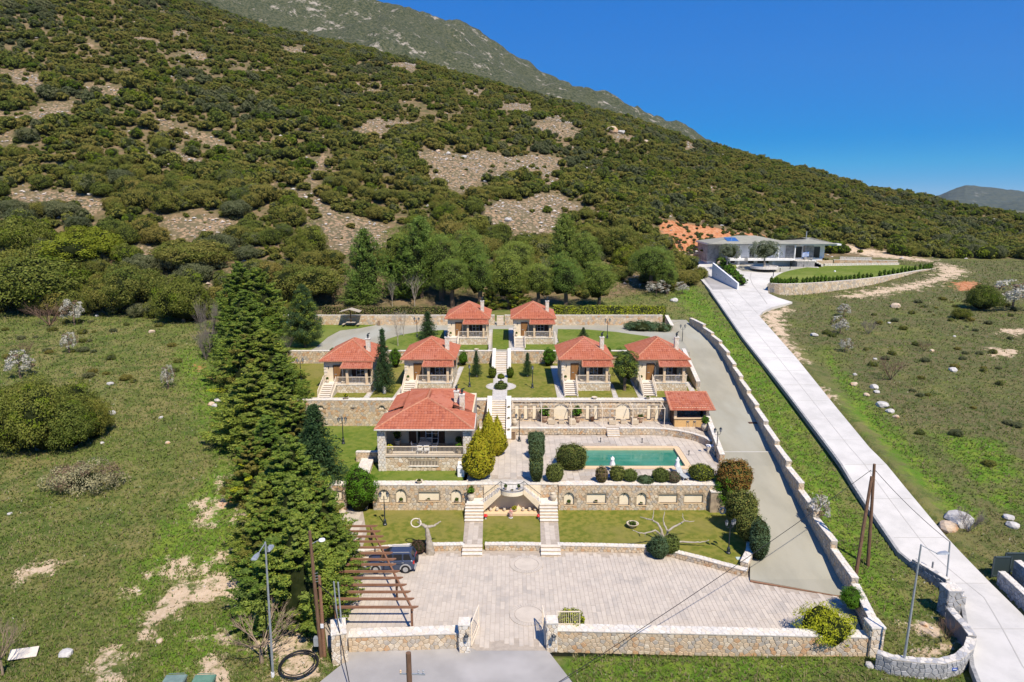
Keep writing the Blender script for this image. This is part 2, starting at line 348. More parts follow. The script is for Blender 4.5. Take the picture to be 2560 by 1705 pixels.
def wall(label, p0, p1, z0, z1, thick=.45, z1b=None, name='stone_wall', cat='wall', group=None, cell=(.36, .28), front=True, mats=None, wt=(3, 3, 1.2, 2.2, 1.6), cop=True, single=0, seed=0, hole=None, back=False, ends=(True, True), copmats=None, overhang=.05, fz=None, copsingle=0, mort=None, root=None):
 """rubble wall; p0->p1 is the foot of the outer face (outer side is right of the way p0->p1)"""
 mats = mats or m_stone; copmats = copmats or m_cop
 p0 = Vector((p0[0], p0[1], 0)); p1 = Vector((p1[0], p1[1], 0)); d = p1-p0; L = d.length; U = d/L; N = Vector((U.y, -U.x, 0)); z1b = z1 if z1b is None else z1b
 if root is None:
  root = thing(name, label, cat, (p0.x, p0.y, 0), 0, group)
 off = Vector(root.location)
 a = p0-off; b = p1-off; a.z = b.z = 0; slope = z1b - z1
 def zt(t): return z1 + slope*t/L
 q = [a, b, b-N*thick, a-N*thick]
 MB().prism([(v.x, v.y) for v in q], z0, [z1, z1b, z1b, z1]).build('core', mort or m_mortar, root)
 V = Vector((0, 0, 1)); hmax = max(z1, z1b)-z0
 def hol(x, y): return (y > zt(x)-z0) or (hole is not None and hole(x, y+z0))
 f0 = fz if fz is not None else z0
 hol2 = (lambda x, y: (y+f0 > zt(x)-.0) or (hole is not None and hole(x, y+f0))) if (slope or hole) else None
 stones(root, a+N*.002+V*f0, U, V, N, L, max(z1, z1b)-f0, cell[0], cell[1], mats, single=single, seed=seed, hole=hol2, wt=wt)
 if back: stones(root, b-N*(thick+.002)+V*z0, -U, V, -N, L, min(z1, z1b)-z0, cell[0], cell[1], mats, seed=seed+5, wt=wt)
 if ends[0]: stones(root, a-N*thick-U*.002+V*f0, N, V, -U, thick, z1-f0, cell[0]*.8, cell[1], mats, seed=seed+1, wt=wt)
 if ends[1]: stones(root, b+U*.002+V*f0, -N, V, U, thick, z1b-f0, cell[0]*.8, cell[1], mats, seed=seed+2, wt=wt)
 if cop:
  ov = overhang; Us = Vector((U.x*L, U.y*L, slope)).normalized(); Nn = Us.cross(-N).normalized(); Nn = Nn if Nn.z > 0 else -Nn
  A = a + N*ov - U*.03; B = b + N*ov + U*.03; C = b - N*(thick+ov) + U*.03; D = a - N*(thick+ov) - U*.03
  MB().prism([(v.x, v.y) for v in (A, B, C, D)], [z1, z1b, z1b, z1], [z1+.07, z1b+.07, z1b+.07, z1+.07]).build('coping_bed', m_copm, root)
  stones(root, D+V*(z1+.071), Us, N, Nn, (Vector((L+.06, slope, 0))).length, thick+2*ov, cell[0]*1.05, cell[1]*1.05, copmats, prou=.02, gap=.022, seed=seed+3, cham=.07, name='coping_stone', stuff='coping_facing', single=copsingle)
 return root
def slabs(parent, poly, z, sx, sy, mats, gap=.02, th=.03, single=0, name='paving_slab', stuff='paving_slabs', ang=0, seed=0, zf=None, stag=True, hole=None):
 """rows of slabs (long side sy along the rows' own direction) filling a plan polygon"""
 rnd = random.Random(seed); c, s = cos(ang), sin(ang)
 loc = [(p[0]*c+p[1]*s, -p[0]*s+p[1]*c) for p in poly]
 x0 = min(p[0] for p in loc); x1 = max(p[0] for p in loc); y0 = min(p[1] for p in loc); y1 = max(p[1] for p in loc)
 mb = MB(); k = 0; todo = []
 i = 0; x = x0
 while x < x1:
  y = y0 - rnd.random()*sy if stag else y0
  while y < y1:
   ly = sy*rnd.uniform(.55, 1.35) if stag else sy
   q = [(x+gap/2, y+gap/2), (x+sx-gap/2, y+gap/2), (x+sx-gap/2, y+ly-gap/2), (x+gap/2, y+ly-gap/2)]
   w = [(p[0]*c-p[1]*s, p[0]*s+p[1]*c) for p in q]
   todo.append(w); y += ly
  x += sx
 P = np.array(todo); ins = np.ones(len(P), bool)
 for a in range(4): ins &= inpoly(P[:, a, 0], P[:, a, 1], poly)
 if hole is not None:
  for a in range(4): ins &= ~hole(P[:, a, 0], P[:, a, 1])
  ins &= ~hole(P[:, :, 0].mean(1), P[:, :, 1].mean(1))
 P = P[ins]; P = P[np.argsort(P[:, :, 1].mean(1))]
 for w in P:
  dz = rnd.uniform(0, .006); mi = rnd.choices(range(len(mats)), [5, 2, 2][:len(mats)])[0]
  zz = [(zf(p[0], p[1]) if zf else z) for p in w]
  vs = [(p[0], p[1], q-.01) for p, q in zip(w, zz)] + [(p[0], p[1], q+th+dz) for p, q in zip(w, zz)]
  fs = [(4, 5, 6, 7), (0, 1, 5, 4), (1, 2, 6, 5), (2, 3, 7, 6), (3, 0, 4, 7)]
  if k < single: MB().add(vs, fs).build(name, mats[mi], parent); k += 1
  else: mb.add(vs, fs, mi)
 if mb.v: o = mb.build(stuff, mats, parent); o['kind'] = 'stuff'
def crazy(parent, O, U, V, w, h, mats=None, cell=.5, mask=None, seed=0, name='paving_stones', N=(0, 0, 1)):
 mb = MB(); stones(None, O, U, V, N, w, h, cell, cell*.8, mats or m_crazy, prou=.015, gap=.03, seed=seed, cham=.05, mb=mb, hole=(lambda x, y: not mask(x, y)) if mask else None)
 if mb.v: o = mb.build(name, mats or m_crazy, parent); o['kind'] = 'stuff'
def struct(name, mb, m, parent=None):
 o = mb.build(name, m, parent); o['kind'] = 'structure'; return o
# --- levels
ZL, ZP, ZT, ZC, ZU = .53, 3.04, 3.73, 6.18, 7.92     # lower lawn, pool deck, pergola terrace, cottage terrace, upper terrace
YK, YN, YT, YR, YW, YB = 54.0, 61.0, 75.3, 78.4, 97.2, 118.6   # kerb wall, niche wall, pergola kerb, retaining wall, upper wall, back wall
LEFTB = [(-12.4, 41.0), (-14.2, 47), (-17.5, 54), (-21.5, 61), (-26.5, 70), (-31, 78.4), (-36.5, 92), (-41, 104), (-45, 118.6)]
def leftx(Y): return float(np.interp(Y, [p[1] for p in LEFTB], [p[0] for p in LEFTB]))
RW = [(24.6, 40.6), (25.9, 47.2), (26.3, 51.6), (26.6, 55.8), (27.0, 60.1), (27.3, 64), (27.8, 68.5), (28.5, 73.7), (29.2, 78.7), (29.8, 83.4), (30.5, 88.6), (31.2, 93.7), (31.9, 98.9), (32.5, 104.8), (32.6, 109.6), (32.5, 114.2), (31.8, 120.5)]
def rightx(Y): return float(np.interp(Y, [p[1] for p in RW], [p[0] for p in RW]))
COMP = LEFTB + [(-44, 120.5), (31.8, 123)] + RW[::-1]
def on_slope(px, py, zf):
 lo, hi = 20., 400.; d = ray(px, py)
 for _ in range(50):
  Y = (lo+hi)/2
  if HC + d[2]/d[1]*Y > zf(Y): lo = Y
  else: hi = Y
 return Vector((d[0]/d[1]*Y, Y, zf(Y)))
def road_z(Y): return drive_z(Y) + .35 if Y < 150 else drive_z(Y)+.35
ROADL = [(2440, 1700), (2427, 1596), (2405, 1486), (2351, 1456), (2256.5, 1388), (2165, 1256), (2075.6, 1120), (1972, 985), (1859, 844), (1777, 727)]
ROADR = [(2700, 1690), (2560, 1539.5), (2464, 1444.6), (2375, 1352.7), (2260, 1214.5), (2175, 1120), (2089, 1016), (1991.5, 895), (1898, 789.5), (1895, 785)]
RL = [on_slope(x, y, road_z) for x, y in ROADL]; RR = [on_slope(x, y, road_z) for x, y in ROADR]
PLAZA_PX = [(1777, 727), (1709, 649), (1763, 646), (1790, 655), (1850, 657), (1925, 667), (2045, 667), (2050, 672), (1965, 683), (1935, 696), (1917, 712), (1921, 733), (1945, 744), (1981, 755), (1930, 768), (1908, 778), (1897, 789.5)]
PLZ = [on_slope(x, y, road_z) for x, y in PLAZA_PX]
roadpoly = [(p.x, p.y) for p in RL] + [(p.x, p.y) for p in PLZ[1:]] + [(p.x, p.y) for p in RR[::-1][2:]]
OVAL_PX = [(1921, 733), (1964, 736), (2062, 733), (2187, 720), (2304, 697), (2341, 684), (2339, 674), (2249, 662), (2062, 662), (2007, 670), (1964, 679), (1937, 692)]
# --- terrain
def wpoly(px):
 r = [atg(x, y) for x, y in px]; return [(p.x, p.y) for p in r if p is not None]
SCREE = [[(0,175),(60,178),(105,190),(100,225),(70,230),(30,205),(0,195)], [(0,285),(60,290),(140,255),(185,262),(178,290),(100,300),(0,293)], [(0,333),(30,342),(55,362),(20,375),(0,365)],
 [(205,215),(232,210),(290,222),(340,235),(335,242),(260,240),(235,230)], [(360,293),(410,300),(470,325),(550,350),(572,375),(560,382),(500,352),(440,332),(400,312)], [(350,368),(370,380),(398,395),(385,425),(365,412)],
 [(420,385),(440,370),(480,390),(525,410),(520,425),(470,402),(425,398)], [(250,56),(305,50),(300,63),(255,63)], [(325,96),(360,93),(420,112),(400,117),(350,105)], [(458,123),(495,126),(520,150),(500,157),(470,144)], [(425,76),(462,80),(500,102),(460,100)],
 [(628,176),(665,176),(650,194),(635,192)], [(30,470),(60,478),(120,478),(180,482),(240,500),(300,505),(305,522),(230,532),(150,520),(120,530),(95,540),(60,510),(35,490)],
 [(410,540),(450,545),(500,540),(515,535),(582,552),(580,585),(560,600),(500,595),(440,600),(415,580)], [(312,615),(345,615),(390,620),(395,655),(345,660),(315,645)], [(65,600),(85,585),(112,610),(115,628),(75,620)],
 [(505,690),(550,685),(560,715),(540,750),(520,740)],
 [(798,345),(812,345),(815,380),(822,410),(795,420),(790,455),(800,490),(830,520),(850,540),(920,550),(975,560),(970,590),(1015,615),(1010,640),(940,650),(880,640),(820,640),(815,600),(760,565),(790,555),(795,530),(775,480),(770,430),(790,400),(795,370)],
 [(885,330),(910,305),(945,295),(1050,305),(1060,313),(1000,313),(965,340),(955,354),(930,346)],
 [(1035,378),(1080,375),(1150,385),(1210,378),(1290,392),(1340,385),(1400,400),(1400,440),(1375,480),(1350,440),(1300,440),(1200,460),(1190,490),(1130,485),(1070,455),(1060,430),(1060,400)],
 [(1190,530),(1260,500),(1300,505),(1360,480),(1400,488),(1440,510),(1480,530),(1470,545),(1420,535),(1400,560),(1370,590),(1290,580),(1250,600),(1230,570),(1195,540)],
 [(1475,555),(1500,565),(1520,600),(1505,605),(1485,580)], [(1365,295),(1390,285),(1440,315),(1450,340),(1430,352),(1380,337),(1330,332),(1330,318)], [(1510,333),(1560,338),(1600,350),(1560,354)], [(1705,358),(1720,353),(1740,375),(1735,384),(1708,377)],
 [(700,115),(760,120),(770,145),(720,135)], [(960,135),(1050,160),(1040,190),(970,165)], [(905,222),(945,225),(940,240),(900,235)], [(1165,222),(1210,225),(1205,245),(1170,242)], [(1000,212),(1080,215),(1075,224),(1000,220)], [(890,205),(960,208),(950,216),(890,214)],
 [(1250,250),(1330,262),(1320,285),(1255,275)], [(1600,275),(1640,282),(1640,292),(1600,288)], [(730,480),(760,470),(770,500),(740,510)], [(660,470),(690,460),(700,490),(665,500)], [(1560,690),(1600,690),(1600,720),(1560,715)]]
SCREEW = [wpoly(p) for p in SCREE]
DIRT = [[(430,1465),(520,1445),(600,1448),(650,1465),(650,1505),(560,1500),(470,1508),(425,1540),(385,1560),(360,1600),(345,1605),(355,1570),(395,1510)], [(555,1205),(600,1180),(612,1190),(570,1217)], [(490,1255),(537,1236),(525,1262),(500,1277)],
 [(545,1255),(595,1225),(592,1247),(548,1278),(532,1292),(545,1317),(498,1312),(512,1290)], [(235,1650),(270,1620),(320,1640),(300,1680),(310,1705),(240,1705)], [(505,1600),(540,1583),(592,1588),(560,1607)], [(500,1655),(540,1640),(575,1690),(580,1760),(470,1760)],
 [(420,1445),(432,1405),(440,1415),(432,1450)], [(448,1400),(465,1392),(472,1410),(452,1425)], [(505,1440),(510,1395),(558,1388),(555,1398),(520,1405),(518,1438)], [(362,1440),(375,1428),(380,1445),(365,1455)], [(335,1475),(350,1455),(355,1475),(338,1485)],
 [(700,1640),(745,1625),(790,1640),(800,1690),(745,1712),(700,1690)], [(650,1600),(700,1560),(760,1590),(790,1640),(700,1640)], [(600,1250),(625,1300),(640,1380),(615,1360),(600,1300),(585,1260)], [(60,1425),(140,1410),(130,1430),(60,1450)],
 [(1903,792),(1925,779),(1975,772),(1950,795),(1965,850),(2008,908),(1985,892),(1930,830)], [(2100,741),(2240,716),(2330,697),(2352,680),(2345,657),(2400,668),(2425,680),(2370,700),(2280,724),(2150,745)], [(2100,625),(2180,640),(2330,655),(2330,650),(2200,628),(2110,612)],
 [(2045,970),(2080,1000),(2085,1010),(2060,1000)], [(2500,824),(2560,822),(2560,835),(2500,832)], [(2310,1650),(2340,1640),(2410,1600),(2400,1598),(2350,1610)], [(2285,1550),(2320,1555),(2370,1590),(2330,1598),(2290,1570)], [(2465,870),(2540,875),(2540,890),(2490,890)]]
DIRTW = [wpoly(p) for p in DIRT]
REDW = [wpoly(p) for p in [[(1650,550),(1700,555),(1770,565),(1850,582),(1960,595),(1900,600),(1780,612),(1763,630),(1700,640),(1662,640),(1655,600)], [(2380,706),(2440,704),(2450,718),(2400,728)], [(560,1255),(600,1230),(595,1260),(570,1275)], [(480,910),(500,910),(530,945),(520,945)]]]
LUSHW = [wpoly(p) for p in [[(330,1400),(430,1290),(560,1150),(600,1180),(640,1400),(640,1440),(520,1440),(420,1460),(340,1560),(300,1600)], [(380,1640),(440,1560),(640,1510),(640,1600),(560,1640),(450,1700),(360,1720)], [(440,870),(480,870),(560,960),(590,1150),(540,1130),(490,1020),(450,930)], [(1710,690),(1760,740),(1960,980),(2200,1400),(2300,1560),(2100,1480),(1900,1020),(1740,800),(1690,740)],
 [(1400,1640),(2100,1640),(2000,1730),(1450,1730)], [(2060,870),(2170,1000),(2300,1130),(2450,1290),(2420,1320),(2250,1165),(2120,1020)], [(2450,1240),(2560,1300),(2560,1210)], [(2330,1085),(2500,1100),(2560,1190),(2440,1220)]]]
nR, nC = 400, 400
rows = np.geomspace(27, 436, nR); us = np.sinh(np.linspace(-1.25, 1.25, nC)); us = us/us.max()*1.2
YY, UU = np.meshgrid(rows, us, indexing='ij'); XX = UU*YY
ZZ = ground(XX, YY)
CINS = polydist(XX, YY, COMP); ZZ = np.where(CINS > -.1, ZZ-6, ZZ)
rd = polydist(XX, YY, roadpoly); nearroad = (YY > 30)
rz = np.vectorize(road_z)(YY); ZZ = np.where(rd > -.4, np.minimum(ZZ, rz - .5), ZZ)
ovp = [tuple(at(x, y, 11.75)[:2]) for x, y in [(1921, 709.5), (1964, 712), (2062, 707.5), (2187, 696), (2304, 677), (2339, 674)]]+[tuple(at(x, y, 12.5)[:2]) for x, y in OVAL_PX[7:]]
ZZ = np.where(polydist(XX, YY, ovp) > .3, np.minimum(ZZ, 9.5), ZZ)
k = np.clip((3.5+rd)/3.1, 0, 1)*(rd <= -.4); target = rz-.12
RLx = np.interp(YY, [p.y for p in RL], [p.x for p in RL]); rightside = XX > RLx
ZZ = np.where((rd <= -.4) & rightside, ZZ*(1-k)+target*k, ZZ)
kk = np.clip((YY-36)/4, 0, 1)
def mask(polys, soft=.6):
 m = np.zeros(XX.shape)
 for p in polys:
  if len(p) < 3: continue
  ys = [q[1] for q in p]; sf = soft*max(1, np.mean(ys)/70)
  m = np.maximum(m, np.clip(polydist(XX, YY, p)/sf*.5+.5, 0, 1))
 return m
A_ = np.stack([mask(SCREEW, 2.2), mask(DIRTW, 2.0), mask(REDW, 1.2), np.ones(XX.shape)], -1)
u_ = XX/YY; Y0_ = np.interp(u_, *HY0)
hillm = np.clip((YY-Y0_+4)/12, 0, 1)
B_ = np.stack([mask(LUSHW, 2.5), hillm, np.clip((XX-30)/20, 0, 1)*(1-hillm), np.ones(XX.shape)], -1)
V = np.stack([XX, YY, ZZ], -1).reshape(-1, 3)
idx = np.arange(nR*nC).reshape(nR, nC)
Fq = np.stack([idx[:-1, :-1], idx[:-1, 1:], idx[1:, 1:], idx[1:, :-1]], -1).reshape(-1, 4)
def groundmat():
 m = bpy.data.materials.new('hill_ground'); m.use_nodes = True; t = m.node_tree; N = t.nodes; Lk = t.links; p = N['Principled BSDF']; p.inputs['Roughness'].default_value = .95; p.inputs['Specular IOR Level'].default_value = .1
 g = N.new('ShaderNodeNewGeometry').outputs['Position']
 def nz(sc, det=5, r=.6):
  n = N.new('ShaderNodeTexNoise'); n.inputs['Scale'].default_value = sc; n.inputs['Detail'].default_value = det; n.inputs['Roughness'].default_value = r; Lk.new(g, n.inputs['Vector']); return n.outputs['Fac']
 def mr(src, a, b, c=0, d=1):
  r = N.new('ShaderNodeMapRange'); r.inputs[1].default_value = a; r.inputs[2].default_value = b; r.inputs[3].default_value = c; r.inputs[4].default_value = d; r.interpolation_type = 'SMOOTHSTEP'; Lk.new(src, r.inputs[0]); return r.outputs[0]
 def mix(f, a, b):
  x = N.new('ShaderNodeMix'); x.data_type = 'RGBA'; Lk.new(f, x.inputs[0])
  for s, v in ((6, a), (7, b)):
   if isinstance(v, tuple): x.inputs[s].default_value = (*v, 1)
   else: Lk.new(v, x.inputs[s])
  return x.outputs[2]
 def ma(op, a, b):
  x = N.new('ShaderNodeMath'); x.operation = op
  for i, v in enumerate((a, b)):
   if isinstance(v, (int, float)): x.inputs[i].default_value = v
   else: Lk.new(v, x.inputs[i])
  return x.outputs[0]
 def att(n):
  a = N.new('ShaderNodeAttribute'); a.attribute_name = n; s = N.new('ShaderNodeSeparateColor'); Lk.new(a.outputs['Color'], s.inputs[0]); return s.outputs
 A = att('cover'); B = att('zone')
 brk = ma('MULTIPLY', ma('SUBTRACT', nz(.55, 9, .75), .5), 2.4)
 def soft(a, w=1.): return mr(ma('ADD', a, brk), .38, .62)
 grass = mix(mr(nz(.10, 6, .7), .40, .60), (.130, .158, .036), (.205, .185, .066))
 grass = mix(mr(nz(.5, 8, .75), .45, .60), grass, (.078, .112, .024))
 grass = mix(mr(nz(2.3, 5, .7), .54, .74), grass, (.22, .20, .095))
 grass = mix(ma('MULTIPLY', B[2], mr(nz(.12, 5), .30, .55)), grass, mix(mr(nz(.8, 7, .7), .4, .6), (.150, .130, .062), (.090, .110, .036)))
 lush = mix(mr(nz(.7, 6), .4, .65), (.095, .185, .018), (.18, .24, .034))
 c = mix(mr(ma('ADD', B[0], ma('MULTIPLY', brk, .8)), .25, .8), grass, lush)
 hillc = mix(mr(nz(.4, 6), .4, .62), (.20, .145, .080), (.105, .095, .042))
 hillc = mix(mr(nz(.16, 8, .7), .60, .70), hillc, (.33, .24, .155))
 c = mix(mr(ma('ADD', B[1], ma('MULTIPLY', brk, .5)), .3, .7), c, hillc)
 dirt = mix(mr(nz(1.8, 6), .35, .65), (.50, .38, .25), (.60, .47, .33))
 c = mix(mr(nz(1.3, 7, .75), .67, .74), c, (.38, .29, .18))
 c = mix(soft(A[1]), c, dirt)
 vo = N.new('ShaderNodeTexVoronoi'); vo.inputs['Scale'].default_value = 1.1; Lk.new(g, vo.inputs['Vector'])
 scr = mix(mr(nz(1.4, 5), .38, .62), (.36, .25, .15), (.26, .185, .115)); scr = mix(mr(vo.outputs['Distance'], .42, .62), scr, (.12, .105, .06))
 scr = mix(mr(nz(.3, 3), .5, .6), scr, mix(mr(vo.outputs['Distance'], .25, .5), (.30, .235, .155), (.15, .125, .070)))
 c = mix(soft(A[0]), c, scr)
 red = mix(mr(nz(1.2, 5), .4, .6), (.40, .155, .065), (.50, .25, .13))
 c = mix(soft(A[2]), c, red)
 Lk.new(c, p.inputs['Base Color'])
 b = N.new('ShaderNodeBump'); b.inputs['Strength'].default_value = .8; b.inputs['Distance'].default_value = .18; Lk.new(nz(3.2, 8, .75), b.inputs['Height']); Lk.new(b.outputs[0], p.inputs['Normal'])
 return m
me = mesh_np('hillside', V, Fq, groundmat(), smooth=True)
for nm, arr in (('cover', A_), ('zone', B_)):
 a = me.color_attributes.new(nm, 'FLOAT_COLOR', 'POINT'); a.data.foreach_set('color', arr.reshape(-1, 4).astype(np.float32).ravel())
terrain = link('terrain', me); terrain['kind'] = 'structure'
def ridge(name, pxs, D, depth, zb, mat, seed, amp, ncol=240, nrow=70, fine=0):
 px = np.array([a for a, b in pxs], float); py = np.array([b for a, b in pxs], float)
 uu = []; tt = []
 for a, b in pxs:
  d = ray(a, b); uu.append(d[0]/d[1]); tt.append(d[2]/d[1])
 u = np.linspace(uu[0], uu[-1], ncol); s = np.linspace(0, 1.5, nrow)
 U2, S = np.meshgrid(u, s); Yv = D - depth*(1-S); X = U2*Yv; top = HC + D*np.interp(U2, uu, tt)
 pr = np.where(S < 1, S**.9, 1-(S-1)*1.2)
 Z = zb + (top-zb)*pr + fbm(X/(D*.12), Yv/(D*.12), 6, seed)*amp*np.clip(S*2, 0, 1)*np.where(S < 1, 1-.75*S, .25)
 Z += fbm(X/(D*.012), Yv/(D*.012), 3, seed+4)*amp*.10
 V = np.stack([X, Yv, Z], -1).reshape(-1, 3); ix = np.arange(V.shape[0]).reshape(nrow, ncol)
 Fq = np.stack([ix[:-1, :-1], ix[:-1, 1:], ix[1:, 1:], ix[1:, :-1]], -1).reshape(-1, 4)
 o = link(name, mesh_np(name, V, Fq, mat, smooth=True)); o['kind'] = 'structure'; return o
m_far = M('far_slope', (.075, .088, .050), (.105, .112, .065), .022, rough=.95, bump=1, bscale=.12, c3=(.40, .37, .33), scale3=.02, detail=10, bdist=4)
def farmat(name, g1, g2, rock, sc, lo, hi):
 m = M(name, g1, g2, sc*9, lo=.42, hi=.58, rough=.95, bump=.9, bscale=sc*7, c3=rock, scale3=sc, detail=12, bdist=5)
 for n in m.node_tree.nodes:
  if n.type == 'MAP_RANGE' and abs(n.inputs[1].default_value-.45) < 1e-4: n.inputs[1].default_value = lo; n.inputs[2].default_value = hi
  if n.type == 'TEX_NOISE' and abs(n.inputs['Scale'].default_value-sc) < 1e-6: n.inputs['Detail'].default_value = 13; n.inputs['Roughness'].default_value = .78
 return m
m_far = farmat('mountain_slope', (.036, .050, .018), (.105, .108, .055), (.36, .32, .26), .03, .56, .62)
m_far2 = farmat('distant_slope', (.05, .07, .06), (.08, .095, .07), (.30, .29, .26), .006, .58, .64)
ridge('mountain', [(100, -300), (500, -160), (910, -8), (1141, 50), (1218, 98), (1348, 179), (1447, 216), (1534, 247), (1610, 292), (1700, 330), (1850, 420), (2100, 520)], 1500, 900, 40, m_far, 21, 95)
ridge('distant_hill', [(2150, 560), (2300, 500), (2350, 486), (2377, 473), (2414, 465), (2495, 472), (2560, 483), (2700, 470), (2900, 500)], 3400, 900, -80, m_far2, 31, 60)
ridge('distant_hill', [(2150, 560), (2330, 500), (2420, 497), (2500, 505), (2560, 500), (2700, 505), (2900, 500)], 2300, 700, -60, m_far2, 35, 40)
gb = MB().add([(-4000, -200, -9), (4000, -200, -9), (4000, 4000, -9), (-4000, 4000, -9)], [(0, 1, 2, 3)]); struct('valley_ground', gb, M('valley', (.10, .11, .05), (.15, .14, .08), .02))
# --- foliage
m_oak = leafmat('oak_leaf', (0.088, 0.112, 0.018), (0.165, 0.182, 0.036), (0.23, 0.215, 0.05), objvar=.5)
m_olive = leafmat('olive_shrub_leaf', (0.120, 0.128, 0.025), (0.20, 0.188, 0.042), (0.26, 0.22, 0.055), objvar=.5)
m_greysh = leafmat('grey_shrub_leaf', (0.090, 0.105, 0.045), (0.150, 0.160, 0.075), None, objvar=.4)
m_bright = leafmat('bright_shrub_leaf', (0.085, 0.130, 0.010), (0.145, 0.185, 0.018), None, objvar=.4)
m_cyp = leafmat('cypress_leaf', (0.075, 0.130, 0.020), (0.185, 0.250, 0.040), (0.36, 0.36, 0.05), objvar=.35)
m_cypy = leafmat('gold_cypress_leaf', (0.300, 0.285, 0.022), (0.450, 0.390, 0.030), (0.195, 0.195, 0.022), objvar=.1)
m_pine = leafmat('pine_leaf', (0.110, 0.170, 0.030), (0.200, 0.255, 0.052), None, objvar=.35)
m_fir = leafmat('fir_leaf', (0.034, 0.068, 0.027), (0.067, 0.114, 0.038), None, objvar=.2)
m_laurel = leafmat('laurel_leaf', (0.061, 0.149, 0.011), (0.101, 0.216, 0.016), (0.162, 0.270, 0.027), objvar=.1, rough=.4)
m_clip = leafmat('clipped_leaf', (0.088, 0.126, 0.028), (0.149, 0.184, 0.044), None, objvar=.5)
m_clipb = leafmat('clipped_blue_leaf', (0.075, 0.128, 0.060), (0.120, 0.180, 0.083), None, objvar=.2)
m_gold = leafmat('gold_juniper_leaf', (0.289, 0.340, 0.020), (0.425, 0.442, 0.025), (0.153, 0.204, 0.017), objvar=.1)
m_redl = leafmat('red_brown_leaf', (0.240, 0.098, 0.027), (0.330, 0.180, 0.045), (0.150, 0.135, 0.030))
m_oliv = leafmat('olive_tree_leaf', (0.140, 0.168, 0.098), (0.224, 0.252, 0.154), None)
m_bloom = leafmat('blossom_leaf', (0.46, 0.44, 0.36), (0.56, 0.54, 0.46), (0.160, 0.170, 0.070), trans=.3)
m_dry = leafmat('dry_twig_leaf', (0.150, 0.100, 0.065), (0.220, 0.160, 0.100), None, trans=.1)
m_pot = leafmat('pot_leaf', (0.070, 0.130, 0.015), (0.120, 0.190, 0.030), None)
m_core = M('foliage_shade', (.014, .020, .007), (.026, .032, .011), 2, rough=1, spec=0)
m_hedge = leafmat('hedge_leaf', (0.119, 0.145, 0.034), (0.221, 0.221, 0.060), None, objvar=.1)
m_hedgeb = leafmat('dry_hedge_leaf', (0.160, 0.120, 0.064), (0.240, 0.176, 0.096), (0.112, 0.128, 0.032))
def leaves(C, Nn, size, rng, flat=.68, asp=.55):
 """one small leaf quad per centre, roughly facing its normal"""
 n = len(C); d = rng.normal(size=(n, 3)); nn = Nn*flat + d*(1-flat)*.8; nn /= np.linalg.norm(nn, axis=1, keepdims=True)+1e-9
 t = rng.normal(size=(n, 3)); t -= nn*(t*nn).sum(1, keepdims=True); t /= np.linalg.norm(t, axis=1, keepdims=True)+1e-9; b = np.cross(nn, t)
 s = size*rng.uniform(.6, 1.35, size=(n, 1)); a = t*s*.5; c = b*s*asp*.5
 V = np.stack([C-a, C+c*1.0, C+a, C-c], 1).reshape(-1, 3); Fc = np.arange(4*n).reshape(n, 4)
 return V, Fc
def ico(sub=2):
 import bmesh
 bm = bmesh.new(); bmesh.ops.create_icosphere(bm, subdivisions=sub, radius=1); V = np.array([v.co[:] for v in bm.verts]); Fc = np.array([[v.index for v in f.verts] for f in bm.faces]); bm.free(); return V, Fc
ICO1 = ico(1); ICO2 = ico(2); ICO3 = ico(3)
def build_foliage(name, parts, mats, core=None, coremat=None):
 """parts: list of (V,F quads,mat index); core: (V,F tris) joined as its own material"""
 Vs = []; Fs = []; Ms = []; b = 0
 for V, Fc, mi in parts:
  Vs.append(V); Fs.append(Fc+b); Ms.append(np.full(len(Fc), mi)); b += len(V)
 if core is not None:
  V, T = core; Q = np.concatenate([T, T[:, 2:3]], 1)
 me = bpy.data.meshes.new(name)
 V = np.concatenate(Vs+([core[0]] if core is not None else [])); nq = sum(len(f) for f in Fs)
 me.vertices.add(len(V)); me.vertices.foreach_set('co', V.astype(np.float32).ravel())
 li = np.concatenate([f.ravel() for f in Fs]+([(core[1]+b).ravel()] if core is not None else []))
 me.loops.add(len(li)); me.loops.foreach_set('vertex_index', li.astype(np.int32))
 st = list(np.arange(nq)*4); nt_ = len(core[1]) if core is not None else 0; st = np.concatenate([np.arange(nq)*4, nq*4+np.arange(nt_)*3]).astype(np.int32)
 me.polygons.add(nq+nt_); me.polygons.foreach_set('loop_start', st)
 for m in mats: me.materials.append(m)
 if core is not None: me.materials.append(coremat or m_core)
 mi = np.concatenate(Ms+([np.full(nt_, len(mats))] if core is not None else [])).astype(np.int32); me.polygons.foreach_set('material_index', mi)
 me.update(calc_edges=True); return me
